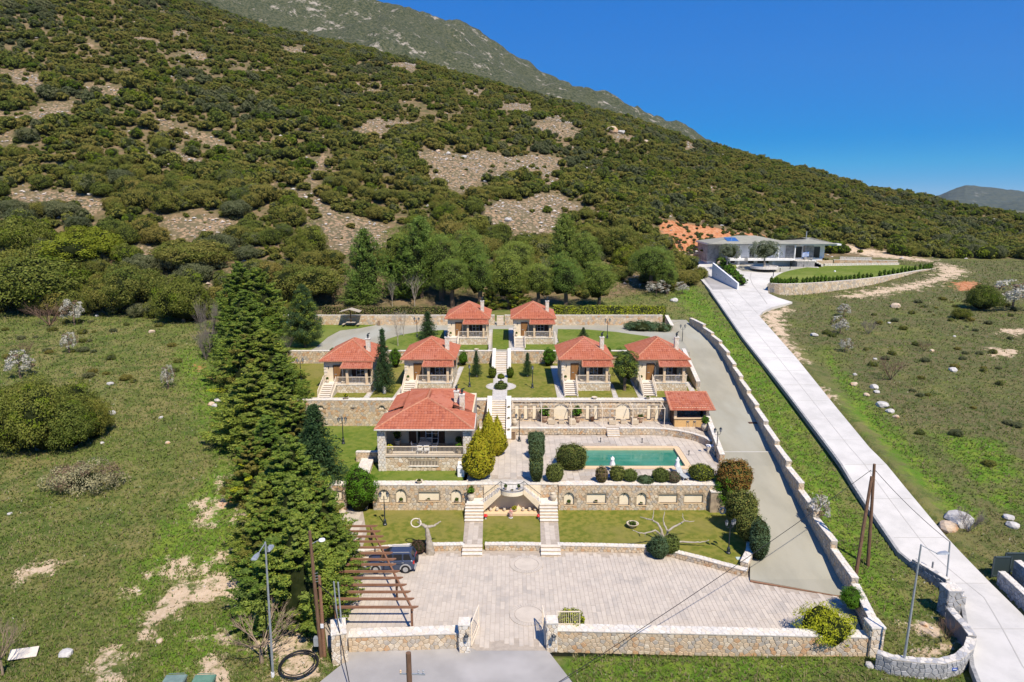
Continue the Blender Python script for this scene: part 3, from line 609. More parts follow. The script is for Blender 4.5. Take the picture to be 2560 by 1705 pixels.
def crown_mesh(name, rx, ry, rz, ncl, nlf, leaf, mats, seed, cz=None, clump=.34, flatb=.25, split=None, asp=.6, lob=.25, core=.78):
 """lumpy crown: clumps over an ellipsoid, leaves over each clump"""
 rng = np.random.default_rng(seed); cz = rz*.9 if cz is None else cz
 g = (1+5**.5)/2; i = np.arange(ncl)+.5; ph = np.arccos(1-2*i/ncl); th = 2*pi*i/g+rng.normal(0, .25, ncl)
 D = np.stack([np.cos(th)*np.sin(ph), np.sin(th)*np.sin(ph), np.cos(ph)], 1); D = D[D[:, 2] > -.55]; ncl = len(D)
 rad = rng.uniform(.70, 1.0, (ncl, 1)); bump = 1+lob*(np.sin(D[:, :1]*3.1+seed)+np.cos(D[:, 1:2]*3.7+seed*2))*.5
 Cc = D*rad*bump*np.array([rx, ry, rz])*.82
 parts = []
 R = min(rx, ry, rz)*clump*rng.uniform(.75, 1.3, ncl)
 k = nlf; d = rng.normal(size=(ncl, k, 3)); d /= np.linalg.norm(d, axis=2, keepdims=True); d = d + D[:, None, :]*.55+np.array([0, 0, .25]); d /= np.linalg.norm(d, axis=2, keepdims=True)
 P = Cc[:, None, :] + d*(R[:, None, None]*rng.uniform(.72, 1.08, (ncl, k, 1)))*np.array([1.15, 1.15, .85])
 P = P.reshape(-1, 3); Nn = d.reshape(-1, 3); P[:, 2] += cz; keep = P[:, 2] > .02*rz; P = P[keep]; Nn = Nn[keep]; cid = np.repeat(np.arange(ncl), k)[keep]
 cm = rng.choice(len(mats), ncl, p=split) if len(mats) > 1 else np.zeros(ncl, int)
 for m in range(len(mats)):
  s = cm[cid] == m
  if s.any(): V, Fc = leaves(P[s], Nn[s], leaf, rng, asp=asp); parts.append((V, Fc, m))
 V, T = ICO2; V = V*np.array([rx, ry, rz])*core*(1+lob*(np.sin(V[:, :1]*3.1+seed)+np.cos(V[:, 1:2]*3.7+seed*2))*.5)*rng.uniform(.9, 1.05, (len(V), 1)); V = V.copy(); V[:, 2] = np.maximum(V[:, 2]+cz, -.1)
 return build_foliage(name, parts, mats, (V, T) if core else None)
def cone_mesh(name, Rb, Hh, ncl, nlf, leaf, mats, seed, z0=.5, power=.75, belly=.18, split=None, droop=-.1, spray=.5, asp=.45, core=.72, lump=.12, up=.35):
 """conifer: sprays on a cone-like envelope from z0 to Hh"""
 rng = np.random.default_rng(seed); t = np.sort(rng.uniform(0, 1, ncl)**1.25)
 env = lambda t: Rb*np.minimum(1, (t/belly+.45)/1.45)*(1-t)**power
 th = np.arange(ncl)*2.39996+rng.normal(0, .3, ncl); r = env(t)*rng.uniform(.78, 1.05, ncl)*(1+lump*np.sin(3*th+seed)+lump*np.sin(7*t*pi+th*2))
 C = np.stack([np.cos(th)*r, np.sin(th)*r, z0+t*(Hh-z0)], 1)
 out = np.stack([np.cos(th), np.sin(th), np.full(ncl, up)], 1); out /= np.linalg.norm(out, axis=1, keepdims=True)
 k = nlf; sp = spray*rng.uniform(.7, 1.25, (ncl, 1, 1))*(.45+.55*(1-t))[:, None, None]
 d = rng.normal(size=(ncl, k, 3)); P = C[:, None, :] + out[:, None, :]*rng.uniform(-.9, .55, (ncl, k, 1))*sp + d*sp*.24*np.array([1, 1, .8]); P[:, :, 2] += droop*np.linalg.norm(P[:, :, :2], axis=2)
 Nn = (out[:, None, :]*1.2+d*.5).reshape(-1, 3); Nn /= np.linalg.norm(Nn, axis=1, keepdims=True); P = P.reshape(-1, 3)
 cm = rng.choice(len(mats), ncl, p=split) if len(mats) > 1 else np.zeros(ncl, int); cid = np.repeat(np.arange(ncl), k); parts = []
 for m in range(len(mats)):
  s = cm[cid] == m
  if s.any(): V, Fc = leaves(P[s], Nn[s], leaf, rng, asp=asp, flat=.4); parts.append((V, Fc, m))
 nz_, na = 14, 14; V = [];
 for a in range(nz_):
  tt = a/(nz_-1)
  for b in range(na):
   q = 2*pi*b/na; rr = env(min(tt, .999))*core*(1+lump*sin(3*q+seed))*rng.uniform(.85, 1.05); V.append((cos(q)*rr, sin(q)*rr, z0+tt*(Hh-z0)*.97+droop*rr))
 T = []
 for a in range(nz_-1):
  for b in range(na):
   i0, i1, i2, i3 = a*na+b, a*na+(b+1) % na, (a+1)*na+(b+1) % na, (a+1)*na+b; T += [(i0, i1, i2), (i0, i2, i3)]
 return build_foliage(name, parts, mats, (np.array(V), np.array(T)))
def plume_mesh(name, Rb, Hh, nlobe, nlf, leaf, mats, seed, z0=.2, power=.66, split=None, ll=.55, lw=.34, core=.55, asp=.4):
 """conifer of separate upturned plumes round a dark inside"""
 rng = np.random.default_rng(seed); t = np.sort(rng.uniform(0, 1, nlobe)**1.35); env = lambda t: Rb*np.minimum(1, (t/.08+.6)/1.6)*(1-t)**power
 th = rng.uniform(0, 2*pi, nlobe); k0 = (.35+.65*(1-t)); L = ll*k0*rng.uniform(.7, 1.35, nlobe); Wd = lw*k0*rng.uniform(.55, 1.45, nlobe)
 r = np.maximum(env(t)*rng.uniform(.6, 1.15, nlobe)-L*.5, 0); ax = np.stack([np.cos(th), np.sin(th), np.full(nlobe, .9)+rng.normal(0, .6, nlobe)], 1); ax /= np.linalg.norm(ax, axis=1, keepdims=True)
 C = np.stack([np.cos(th)*r, np.sin(th)*r, z0+t*(Hh-z0)], 1); k = nlf; d = rng.normal(size=(nlobe, k, 3)); d /= np.linalg.norm(d, axis=2, keepdims=True)
 al = (d*ax[:, None]).sum(2, keepdims=True); pe = d-al*ax[:, None]; s = rng.uniform(.75, 1.1, (nlobe, k, 1)); tp = 1-.45*np.clip(al, 0, 1)
 P = C[:, None]+(al*ax[:, None]*L[:, None, None]+pe*Wd[:, None, None]*tp)*s; Nn = (pe+ax[:, None]*al*.5+np.array([0, 0, .25])).reshape(-1, 3); Nn /= np.linalg.norm(Nn, axis=1, keepdims=True); P = P.reshape(-1, 3)
 cm = rng.choice(len(mats), nlobe, p=split) if len(mats) > 1 else np.zeros(nlobe, int); cid = np.repeat(np.arange(nlobe), k); parts = []
 for m in range(len(mats)):
  q = cm[cid] == m
  if q.any(): V, Fc = leaves(P[q], Nn[q], leaf, rng, asp=asp, flat=.6); parts.append((V, Fc, m))
 na = 12; V = []; T = []
 for a in range(12):
  for b in range(na): rr = env(min(a/11, .999))*core*rng.uniform(.85, 1.1); V.append((cos(2*pi*b/na)*rr, sin(2*pi*b/na)*rr, z0+a/11*(Hh-z0)*.95))
 for a in range(11):
  for b in range(na): i0, i1, i2, i3 = a*na+b, a*na+(b+1) % na, (a+1)*na+(b+1) % na, (a+1)*na+b; T += [(i0, i1, i2), (i0, i2, i3)]
 return build_foliage(name, parts, mats, (np.array(V), np.array(T)))
def box_mesh(name, shape, nlf, leaf, mats, seed, split=None, core=.95):
 """clipped shrub: shape(direction)->radius vector on its skin; leaves on the skin"""
 rng = np.random.default_rng(seed); d = rng.normal(size=(nlf, 3)); d /= np.linalg.norm(d, axis=1, keepdims=True)
 lum = lambda d: 1+.045*np.sin(d[:, :1]*9+seed*1.7+4*d[:, 1:2])+.04*np.sin(d[:, 2:3]*11+d[:, 1:2]*7+seed)+.03*np.sin(d[:, :1]*19-d[:, 2:3]*15)
 P = shape(d)*lum(d)*rng.uniform(.94, 1.05, (nlf, 1)); cm = rng.choice(len(mats), nlf, p=split) if len(mats) > 1 else np.zeros(nlf, int); parts = []
 keep = P[:, 2] > .02
 for m in range(len(mats)):
  s = (cm == m) & keep
  if s.any(): V, Fc = leaves(P[s], d[s], leaf, rng, asp=.7, flat=.62); parts.append((V, Fc, m))
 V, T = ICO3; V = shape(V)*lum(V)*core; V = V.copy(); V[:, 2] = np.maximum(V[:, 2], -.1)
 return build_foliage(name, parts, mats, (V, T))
def superell(rx, ry, rz, p=2.6, cz=None):
 cz = rz if cz is None else cz
 def f(d):
  k = (np.abs(d[:, 0]/rx)**p+np.abs(d[:, 1]/ry)**p+np.abs(d[:, 2]/rz)**p)**(-1/p); P = d*k[:, None]; P = P.copy(); P[:, 2] += cz; return P
 return f
def twigs(name, Hh, R, n, mat, seed, trunk=.08, depth=3, rad=.03, spread=.9, z0=.3, sub=3, up=.6):
 """bare branching shrub or tree as one mesh"""
 rnd = random.Random(seed); mb = MB()
 def grow(p, d, L, r, lev):
  q = p+d*L*.5+Vector((rnd.uniform(-1, 1), rnd.uniform(-1, 1), rnd.uniform(-.3, .8)))*L*.08; e = q+(d+Vector((0, 0, .12))).normalized()*L*.5
  mb.tube([p, q, e], [r, r*.75, r*.45], 4 if lev else 6, cap=False)
  if lev < depth:
   for k in range(sub):
    nd = (d+Vector((rnd.uniform(-1, 1), rnd.uniform(-1, 1), rnd.uniform(-.35, .7)))*spread*.8).normalized(); b = q.lerp(e, rnd.uniform(0, 1)); grow(b, nd, L*rnd.uniform(.5, .75), r*.5, lev+1)
 for k in range(n):
  a = 2*pi*k/n+rnd.uniform(-.3, .3); d = Vector((cos(a)*R/Hh, sin(a)*R/Hh, up)).normalized(); grow(Vector((0, 0, z0)), d, Hh*.5, rad, 0)
 if trunk: mb.tube([(0, 0, -.3), (0, 0, z0)], [trunk, trunk*.8], 7)
 me = bpy.data.meshes.new(name); me.from_pydata(mb.v, [], mb.f); me.materials.append(mat); me.update(); return me
POTPLANTS = {'ball': box_mesh('plant', superell(1, 1, 1, 2, .8), 500, .3, [m_pot], 1), 'bush': crown_mesh('plant', 1.2, 1.2, 1.5, 18, 24, .42, [m_pot, m_laurel], 2, cz=1.2), 'low': crown_mesh('plant', 1, 1, .5, 12, 16, .35, [m_pot, m_dry], 3, cz=.2),
 'pink': crown_mesh('plant', 1, 1, .6, 12, 16, .3, [m_pot, leafmat('pink_petal', (0.500, 0.050, 0.150), (0.600, 0.120, 0.250), None)], 4, cz=.3), 'spiky': crown_mesh('plant', .9, .9, 1.8, 16, 20, .5, [m_laurel, m_pot], 5, cz=1.5, asp=.25), 'yellow': crown_mesh('plant', 1.1, 1.1, 1, 16, 20, .42, [m_gold, m_cypy], 6, cz=.9)}
# --- compound ground sheets
def XY(pxs, z): return [(lambda p: (p.x, p.y))(at(a, b, z)) for a, b in pxs]
ap = XY([(760, 1760), (800, 1705), (862, 1655), (868, 1628), (1160, 1612), (1372, 1612), (1372, 1630), (1430, 1705), (1470, 1760)], -.05)
apron = struct('entrance_apron', MB().prism([(x, y) for x, y in ap], -1.2, -.03), m_apron)
cy = [(-12.6, 41.0), (24.4, 41.0), (25.7, 47.0), (25.7, 49.3)] + XY([(2075, 1484), (1885, 1441), (1870, 1425), (1800, 1412), (1700, 1385), (1610, 1368)], 0) + [(10, 54.3), (-13, 54.3), (-21, 54.3)]
court = struct('courtyard', MB().prism([(-12.6, 41.3), (-3.2, 41.5), (-2.4, 40.9), (2.5, 40.9), (2.9, 41.7), (24.2, 41.1), (25.9, 47.2), (26.3, 51.0), (14, 55), (-18.5, 55), (-14.6, 47)], -6, -.02), m_pavej)
cpoly = [(-12.3, 41.5), (-2.4, 41.5), (-2.4, 41.0), (2.55, 41.0), (2.55, 41.5), (23.8, 41.6), (25.3, 47.2), (25.0, 47.4), (19.3, 49.3)] + XY([(1872, 1428), (1800, 1416), (1700, 1390), (1610, 1374)], 0) + [(10.5, 53.9), (-17.2, 53.9), (-14.1, 47)]
slabs(court, cpoly, -.02, .34, 1.05, m_pave, gap=.022, th=.02, single=300, seed=3)
for c in [(-.4, 51.9), (-.4, 44.9)]:
 mb = MB(); mb.lathe([(1.0, 0), (1.0, .05), (.98, .052)], (c[0]+1.6, c[1], 0), 40, 0); mb.build('medallion', m_pave[2], court)
 ring = MB()
 for k in range(40):
  a = 2*pi*k/40; b = a+2*pi/40*.9; pts = [(c[0]+1.6+r*cos(t), c[1]+r*sin(t)) for r, t in ((1.03, a), (1.38, a), (1.38, b), (1.03, b))]; ring.prism(pts, .0, .05)
 ring.build('medallion_ring', m_pave[1], court)
dg = struct('drain_cover', MB().box(-7.6, 43.2, 0, -7.1, 43.5, .03), m_dark)
dl = [(19.0, 49.4)] + XY([(1868, 1418), (1885, 1360), (1880, 1300), (1850, 1245)], 1.2)[1:2]
DLF = {47.3: 24.9, 49.4: 19.0, 53: 20.2, 57: 21.3, 61: 21.9, 64.0: 21.7, 70: 21.6, 76.5: 22.3, 80: 23.2, 90: 24.3, 98: 24.8, 104: 25.6, 108: 27.2}
def dleft(Y): ks = sorted(DLF); return float(np.interp(Y, ks, [DLF[k] for k in ks]))
ys = [47.3, 49.4, 53, 57, 61, 64, 66, 70, 76.5, 80, 85, 90, 98, 104, 108, 114, 119, 123.5]
vs = []; fs = []
for i, y in enumerate(ys):
 L_ = dleft(y) if y < 108 else (27.2 - (y-108)*.35); R_ = rightx(y) if y < 118 else 32.0
 for dz in (0, -6): vs += [(L_, y, drive_z(y)+dz), (R_, y, drive_z(y)+dz)]
for i in range(len(ys)-1):
 a = i*4; b = a+4; fs += [(a, a+1, b+1, b), (a, b, b+2, a+2), (a+1, a+3, b+3, b+1)]
fs += [(0, 2, 3, 1)]
drive = struct('driveway', MB().add(vs, fs), m_drive)
mb = MB()
for k in range(len(ys)-1): pass
MB().bar((19.0, 49.35, .06), (25.6, 47.2, .03), .28, .05).build('drain_channel', m_wood, drive)
MB().bar((22.2, 69.2, 3.28), (27.7, 69.2, 3.28), .1, .02).build('expansion_joint', m_conc, drive)
gr = MB().box(27.9, 76.6, drive_z(76.9)-.02, 29.0, 77.3, drive_z(76.9)+.02); gr.build('drain_grate', m_dark, drive)
up = XY([(1800, 795), (1860, 800), (1000, 806), (780, 812), (700, 815)], ZU)
upper = struct('upper_terrace', MB().prism([(leftx(97)-.5, 97.2), (26.0, 97.2), (27.2, 108), (27, 118.6), (31.5, 123.5), (-46, 120.5), (leftx(104)-.6, 104)], -3, ZU-.03), m_drive)
cott = struct('cottage_terrace', MB().prism([(leftx(78.4)-.6, 78.85), (22.2, 78.85), (23.4, 83), (24.4, 90), (25.1, 97.4), (leftx(97)-1, 97.4)], -3, ZC-.06), m_lawn)
def lawn(name, px, z, m=None, off=0, world=None):
 pts = world or XY(px, z)
 return struct(name, MB().prism(pts, z-.5, z+off), m or m_lawn)
lawn('cottage_lawn', None, ZC, world=[(leftx(78.4)-.4, 78.95), (22.0, 78.95), (23.3, 84), (24.3, 91), (25.0, 97.1), (leftx(97)-.6, 97.1)])
lawn('upper_lawn', [(1425, 876), (1430, 860), (1500, 880), (1650, 880), (1625, 842), (1540, 830), (1470, 824), (1395, 823), (1390, 879.5)], ZU, m_lawn2, .03)
lawn('upper_lawn', [(1313, 861), (1388, 861), (1392, 877.5), (1312, 877.5)], ZU, m_lawn2, .03)
lawn('upper_lawn', [(1232, 823), (1271, 823), (1272, 873), (1231, 873)], ZU, m_lawn2, .035)
lawn('upper_lawn', [(1110, 825), (1050, 829), (1000, 838), (968, 848), (955, 862), (950, 877.5), (1110, 877.5)], ZU, m_lawn2, .03)
lawn('upper_lawn', [(1140, 862), (1222, 862), (1221, 877), (1139, 877)], ZU, m_lawn2, .03)
lawn('upper_lawn', [(690, 812), (800, 812), (865, 812), (940, 812), (900, 820), (850, 826), (820, 842), (790, 868), (770, 878), (690, 878)], ZU, m_lawn2, .03)
deck = struct('pool_deck', MB().prism([(-3.0, 61.46), (19.3, 61.46), (21.7, 64.0), (21.6, 70), (22.3, 76.5), (23.2, 79.2), (-5.9, 79.2), (-5.9, 66), (-4.4, 64)], -3, ZP-2.2), m_pavej)
PW = [(6.62, 65.75), (17.76, 65.75), (17.76, 70.85), (6.62, 70.85)]
dk = [(-3.0, 61.46), (19.3, 61.46), (21.7, 64.0), (21.6, 70), (22.3, 76.5), (22.6, 77.2), (-5.9, 77.2), (-5.9, 66), (-4.4, 64)]
for q in ([(-5.9, 71.3), (22.0, 71.3), (22.3, 76.5), (22.6, 77.2), (-5.9, 77.2)], [(-5.9, 66), (-4.4, 64), (-3.0, 61.46), (6.15, 61.46), (6.15, 71.3), (-5.9, 71.3)], [(6.15, 61.46), (18.25, 61.46), (18.25, 65.3), (6.15, 65.3)], [(18.25, 61.46), (19.3, 61.46), (21.7, 64), (21.6, 70), (21.9, 71.3), (18.25, 71.3)]):
 struct('pool_deck', MB().prism(q, ZP-2.5, ZP-.03), m_pavej)
deck2 = [(-1.9, 62.3), (19.0, 62.0), (21.3, 64.2), (21.3, 70), (21.5, 74.0), (19, 75.0), (15, 75.2), (-4.4, 75.2), (-4.5, 66.5), (-3.4, 64)]
slabs(deck, deck2, ZP-.03, .62, 1.2, m_pave, gap=.022, th=.03, single=0, seed=5, hole=lambda x, y: (x > 5.95) & (x < 18.4) & (y > 65.1) & (y < 71.5))
m_water = bpy.data.materials.new('pool_water'); m_water.use_nodes = True; p_ = m_water.node_tree.nodes['Principled BSDF']
p_.inputs['Base Color'].default_value = (.02, .155, .115, 1); p_.inputs['Roughness'].default_value = .06; p_.inputs['Specular IOR Level'].default_value = .5
_t = m_water.node_tree; _n = _t.nodes.new('ShaderNodeTexNoise'); _n.inputs['Scale'].default_value = .35; _g = _t.nodes.new('ShaderNodeNewGeometry'); _t.links.new(_g.outputs['Position'], _n.inputs['Vector']); _n.inputs['Detail'].default_value = 3
_r = _t.nodes.new('ShaderNodeValToRGB'); _r.color_ramp.elements[0].position = .35; _r.color_ramp.elements[0].color = (.028, .19, .125, 1); _r.color_ramp.elements[1].position = .68; _r.color_ramp.elements[1].color = (.060, .26, .19, 1); _t.links.new(_n.outputs['Fac'], _r.inputs[0]); _t.links.new(_r.outputs[0], p_.inputs['Base Color'])
_b = _t.nodes.new('ShaderNodeBump'); _b.inputs['Strength'].default_value = .06; _n2 = _t.nodes.new('ShaderNodeTexNoise'); _n2.inputs['Scale'].default_value = 5; _t.links.new(_g.outputs['Position'], _n2.inputs['Vector']); _t.links.new(_n2.outputs['Fac'], _b.inputs['Height']); _t.links.new(_b.outputs[0], p_.inputs['Normal'])
pool = thing('swimming_pool', 'rectangular swimming pool of green water with a cream coping', 'swimming pool', (12.2, 68.3, ZP))
def rel(o, mb):
 l = o.location; mb.v = [(v[0]-l.x, v[1]-l.y, v[2]-l.z) for v in mb.v]; return mb
def roundrect(x0, y0, x1, y1, r, n=5):
 o = []
 for cx, cy_, a in ((x1-r, y0+r, -pi/2), (x1-r, y1-r, 0), (x0+r, y1-r, pi/2), (x0+r, y0+r, pi)):
  for k in range(n+1): t = a+pi/2*k/n; o.append((cx+r*cos(t), cy_+r*sin(t)))
 return o
m_cope = M('pool_coping', (.70, .52, .32), (.64, .47, .29), 2, rough=.7)
outer = roundrect(6.05, 65.15, 18.35, 71.45, .45); inner = roundrect(6.62, 65.75, 17.76, 70.85, .12); n_ = len(outer)
def ringmesh(z0, z1):
 mb = MB(); vs = [(x, y, z1) for x, y in outer]+[(x, y, z1) for x, y in inner]+[(x, y, z0) for x, y in outer]+[(x, y, ZP-1.8) for x, y in inner]; f = []
 for i in range(n_):
  j = (i+1) % n_; f += [(i, j, n_+j, n_+i), (2*n_+i, 2*n_+j, j, i), (n_+i, n_+j, 3*n_+j, 3*n_+i)]
 return mb.add(vs, f)
rel(pool, ringmesh(ZP-.1, ZP+.05)).build('coping', m_cope, pool)
rel(pool, MB().add([(x, y, ZP-.22) for x, y in inner], [list(range(n_))])).build('water', m_water, pool)
rel(pool, MB().box(6.62, 65.75, ZP-1.8, 17.76, 70.85, ZP-1.7)).build('basin_floor', m_niche if 'm_niche' in globals() else m_cope, pool)
mb = MB()
for i in range(len(outer)):
 j = (i+1) % n_; mb.bar((outer[i][0]*.5+inner[i][0]*.5, outer[i][1]*.5+inner[i][1]*.5, ZP+.052), (outer[j][0]*.5+inner[j][0]*.5, outer[j][1]*.5+inner[j][1]*.5, ZP+.052), .03, .012)
rel(pool, mb).build('coping_groove', m_beige, pool)
tk = [(-3.9, 75.3), (15.5, 75.3), (18.5, 74.9), (20.4, 73.7), (21.6, 71.6), (22.4, 76.5), (23, 78.9), (-3.9, 78.9)]
terr = struct('pergola_terrace', MB().prism(tk, -1, ZT-.03), m_pavej)
slabs(terr, [(-3.5, 75.6), (15.5, 75.6), (18.4, 75.2), (20.6, 74.0), (21.5, 73), (22.2, 76.5), (22.6, 78.3), (-3.5, 78.3)], ZT-.03, .6, .6, m_pave, gap=.02, th=.03, seed=9, stag=False)
lawn('house_lawn', None, ZP, m_lawn2, world=[(-21.0, 61.5), (-4.4, 61.5), (-4.4, 64), (-5.9, 66.2), (-5.9, 79), (leftx(78)-.8, 79), (leftx(70)-.4, 70), (leftx(66)-.3, 65)], off=-.02)
crz = struct('stone_landing', MB().prism([(-.98, 61.0), (1.1, 61.0), (1.1, 61.5), (3.4, 61.5), (3.4, 62.4), (-1.9, 62.5), (-3.6, 64.2), (-4.6, 64), (-4.9, 61.5), (-.98, 61.5)], ZP-.6, ZP-.02), m_copm)
crazy(crz, (-4.6, 61.55, ZP-.015), (1, 0, 0), (0, 1, 0), 7.9, 2.1, mask=lambda x, y: y < .75 or .9 < x < 2.7, seed=3)
KERB = XY([(870, 1385), (905, 1378), (960, 1370), (1050, 1364), (1160, 1362)], ZL)
KR = XY([(1395, 1363), (1500, 1365), (1610, 1368), (1650, 1371), (1700, 1384), (1760, 1399), (1810, 1413), (1866, 1427)], ZL)
LRIGHT = XY([(1868, 1418), (1882, 1395), (1884, 1368), (1876, 1335), (1855, 1300), (1825, 1274)], ZL)
low = [(-19.0, 56.2), (-17.6, 54.6)] + [(x, y+.2) for x, y in KERB] + [(x, y+.2) for x, y in KR] + LRIGHT + [(18.5, 61.2), (-21.6, 61.2)]
lowlawn = struct('lower_lawn', MB().prism(low, -2, ZL-.02), m_lawn)
pth = XY([(848, 1265), (905, 1265), (915, 1322), (918, 1330), (905, 1372), (850, 1372)], ZL)
lp = struct('garden_path', MB().prism(pth, ZL-.4, ZL+.0), m_pavej); slabs(lp, pth, ZL, .5, .8, m_pave, seed=4, th=.012)
# --- walls
wl = wall('low rubble wall with white coping left of the entrance gate', (-11.0, 40.75), (-3.5, 41.15), -.3, 1.05, thick=.85, cell=(.42, .30), single=300, copsingle=120, seed=1, back=False, ends=(False, False), fz=-.08)
wr = wall('long low rubble wall with white coping right of the entrance gate', (2.85, 41.3), (23.9, 40.55), -.45, 1.15, thick=.75, cell=(.38, .28), single=300, copsingle=120, seed=2, ends=(True, False))
m_lpill = [m_cop[2], m_stone[4], m_stone[0]]
def pillar(name, label, x, y, w, d, z0, z1, mats, cell=(.4, .3), capm=None, single=0, seed=0, cap=.12, group=None):
 r = thing(name, label, 'pillar', (x, y, z0), 0, group); h = z1-z0
 MB().box(-w/2, -d/2, 0, w/2, d/2, h).build('core', m_mortar, r)
 for O, U, N, L in ((Vector((-w/2, -d/2-.002, 0)), (1, 0, 0), (0, -1, 0), w), (Vector((w/2+.002, -d/2, 0)), (0, 1, 0), (1, 0, 0), d), (Vector((-w/2-.002, d/2, 0)), (0, -1, 0), (-1, 0, 0), d), (Vector((w/2, d/2+.002, 0)), (-1, 0, 0), (0, 1, 0), w)):
  stones(r, O, U, (0, 0, 1), N, L, h, cell[0], cell[1], mats, single=single, seed=seed)
 MB().box(-w/2-.06, -d/2-.06, h, w/2+.06, d/2+.06, h+cap).build('cap', capm or m_cop[0], r)
 stones(r, (-w/2-.05, -d/2-.05, h+cap), (1, 0, 0), (0, 1, 0), (0, 0, 1), w+.1, d+.1, .3, .3, m_cop, prou=.015, gap=.02, cham=.06, seed=seed+2, stuff='cap_stones')
 return r
cl_ = wall('tall pale stone corner wall beside the wooden poles', (-11.75, 39.5), (-10.85, 39.75), -.6, 2.05, thick=1.7, cell=(.36, .28), single=80, seed=4, mats=[m_cop[2], m_stone[4], m_stone[0], m_stone[1]], wt=(4, 3, 1.2, .8), ends=(True, True), copsingle=60)
pillar('corner_pillar', 'pale stone corner pillar behind the golden juniper', 24.3, 40.85, .85, 1.0, -.6, 2.0, [m_cop[2], m_stone[4], m_stone[0]], single=40, seed=6)
GP = [pillar('gate_pillar', 'rendered left gate pillar with a lantern on its face', -3.2, 41.05, .68, .75, -.15, 2.0, [m_cop[2], m_cop[0], m_stone[4]], seed=8),
 pillar('gate_pillar', 'rendered right gate pillar with a lantern on its face', 2.7, 41.25, .68, .75, -.15, 2.0, [m_cop[2], m_cop[0], m_stone[4]], seed=9)]
for i, (lst, lab) in enumerate(((KERB, 'curved low kerb wall left of the two garden stairs'), (XY([(1213, 1362), (1300, 1362), (1352, 1363)], ZL), 'short low kerb wall between the two garden stairs'), (KR, 'low kerb wall curving down to the driveway'))):
 root = thing('kerb_wall', lab, 'wall', (lst[0][0], lst[0][1], 0))
 for j in range(len(lst)-1):
  a, b = lst[j], lst[j+1]; zt = ZL-.06
  wall('', a, b, -.3, zt, thick=.45, cell=(.32, .22), root=root, seed=20+i*9+j, ends=(False, False), fz=-.02)
def arch_hole(ns):
 def h(x, y):
  for cx, w, z0, z1, kind in ns:
   if kind == 'a':
    r = w/2
    if abs(x-cx) < r and z0 < y < z1-r: return True
    if (x-cx)**2+(y-(z1-r))**2 < r*r and y >= z1-r-.01: return True
   elif abs(x-cx) < w/2 and z0 < y < z1: return True
  return False
 return h
def niche_wall(label, x0, x1, Y, z0, z1, ns, seed, cell=(.36, .26), single=0, thick=.8, name='niche_wall', copdepth=None, mats=None):
 """wall with real recesses: core set back, rubble skin with openings, plastered niches"""
 r = thing(name, label, 'wall', (x0, Y, 0)); L = x1-x0; dep = .17
 MB().box(0, dep, z0, L, dep+thick, z1).build('core', m_mortar, r)
 xs = [0]+sorted([v for cx, w, a, b, k in ns for v in (cx-x0-w/2, cx-x0+w/2)])+[L]; mb = MB()
 for i in range(0, len(xs), 2): mb.box(xs[i], 0, z0, xs[i+1], dep-.003, z1)
 for cx, w, a, b, k in ns:
  c = cx-x0; mb.box(c-w/2+.001, 0, z0, c+w/2-.001, dep-.003, a)
  if k == 'a':
   rr = w/2; n = 10
   for q in range(n):
    t0 = pi-pi*q/n; t1 = pi-pi*(q+1)/n
    P = [(c+rr*cos(t0), b-rr+rr*sin(t0)), (c+rr*cos(t1), b-rr+rr*sin(t1)), (c+rr*cos(t1), z1), (c+rr*cos(t0), z1)]
    mb.add([(x, 0, z) for x, z in P]+[(x, dep-.003, z) for x, z in P], [(0, 1, 2, 3), (0, 4, 5, 1)])
  else: mb.box(c-w/2+.001, 0, b, c+w/2-.001, dep-.003, z1)
 mb.build('wall_skin', m_mortar, r)
 hol = arch_hole([(cx-x0, w+.04, a, b, k) for cx, w, a, b, k in ns])
 stones(r, (0, -.002, z0), (1, 0, 0), (0, 0, 1), (0, -1, 0), L, z1-z0, cell[0], cell[1], mats or m_stone, single=single, seed=seed, hole=lambda x, y: hol(x, y+z0), wt=(3, 3, 1.2, 2.2, 1.6))
 for cx, w, a, b, k in ns:
  c = cx-x0; m = MB().box(c-w/2, dep-.02, a, c+w/2, dep-.004, b); nn = m.build('niche', m_niche2, r)
  MB().box(c-w/2-.05, -.07, a-.07, c+w/2+.05, dep-.05, a).build('sill', m_cope, nn)
  if k == 'a':
   ar = MB(); rr = w/2; n = 9
   for q in range(n):
    t0 = pi-pi*q/n; t1 = pi-pi*(q+.9)/n; P = [(c+R_*cos(t), b-rr+R_*sin(t)) for R_, t in ((rr, t0), (rr, t1), (rr+.22, t1), (rr+.22, t0))]
    ar.add([(x, -.06, z) for x, z in P]+[(x, .0, z) for x, z in P], [(0, 1, 2, 3), (0, 4, 5, 1), (2, 6, 7, 3), (1, 5, 6, 2), (3, 7, 4, 0)])
   ar.build('arch_stones', m_stone[0], nn)
   if w < 2: MB().tube([(c, .05, b-.1), (c, .05, b-.22)], .05, 6).build('spotlight', m_lamp, nn)
 cd = copdepth or thick+dep
 MB().box(-.02, -.05, z1, L+.02, cd, z1+.06).build('coping_bed', m_copm, r)
 stones(r, (-.02, -.05, z1+.061), (1, 0, 0), (0, 1, 0), (0, 0, 1), L+.04, cd+.05, .42, .36, m_cop, prou=.02, gap=.022, cham=.07, seed=seed+4, name='coping_stone', stuff='coping_facing')
 return r
m_niche2 = m_niche = m_niche if 'm_niche' in globals() else MATS['niche_plaster']
def NX(px, y=1245): return atY(px, y, YN).x
def NZ(py): return atY(1280, py, YN).z
nl = [(NX(783+0), .0, 0, 0, 'x')]
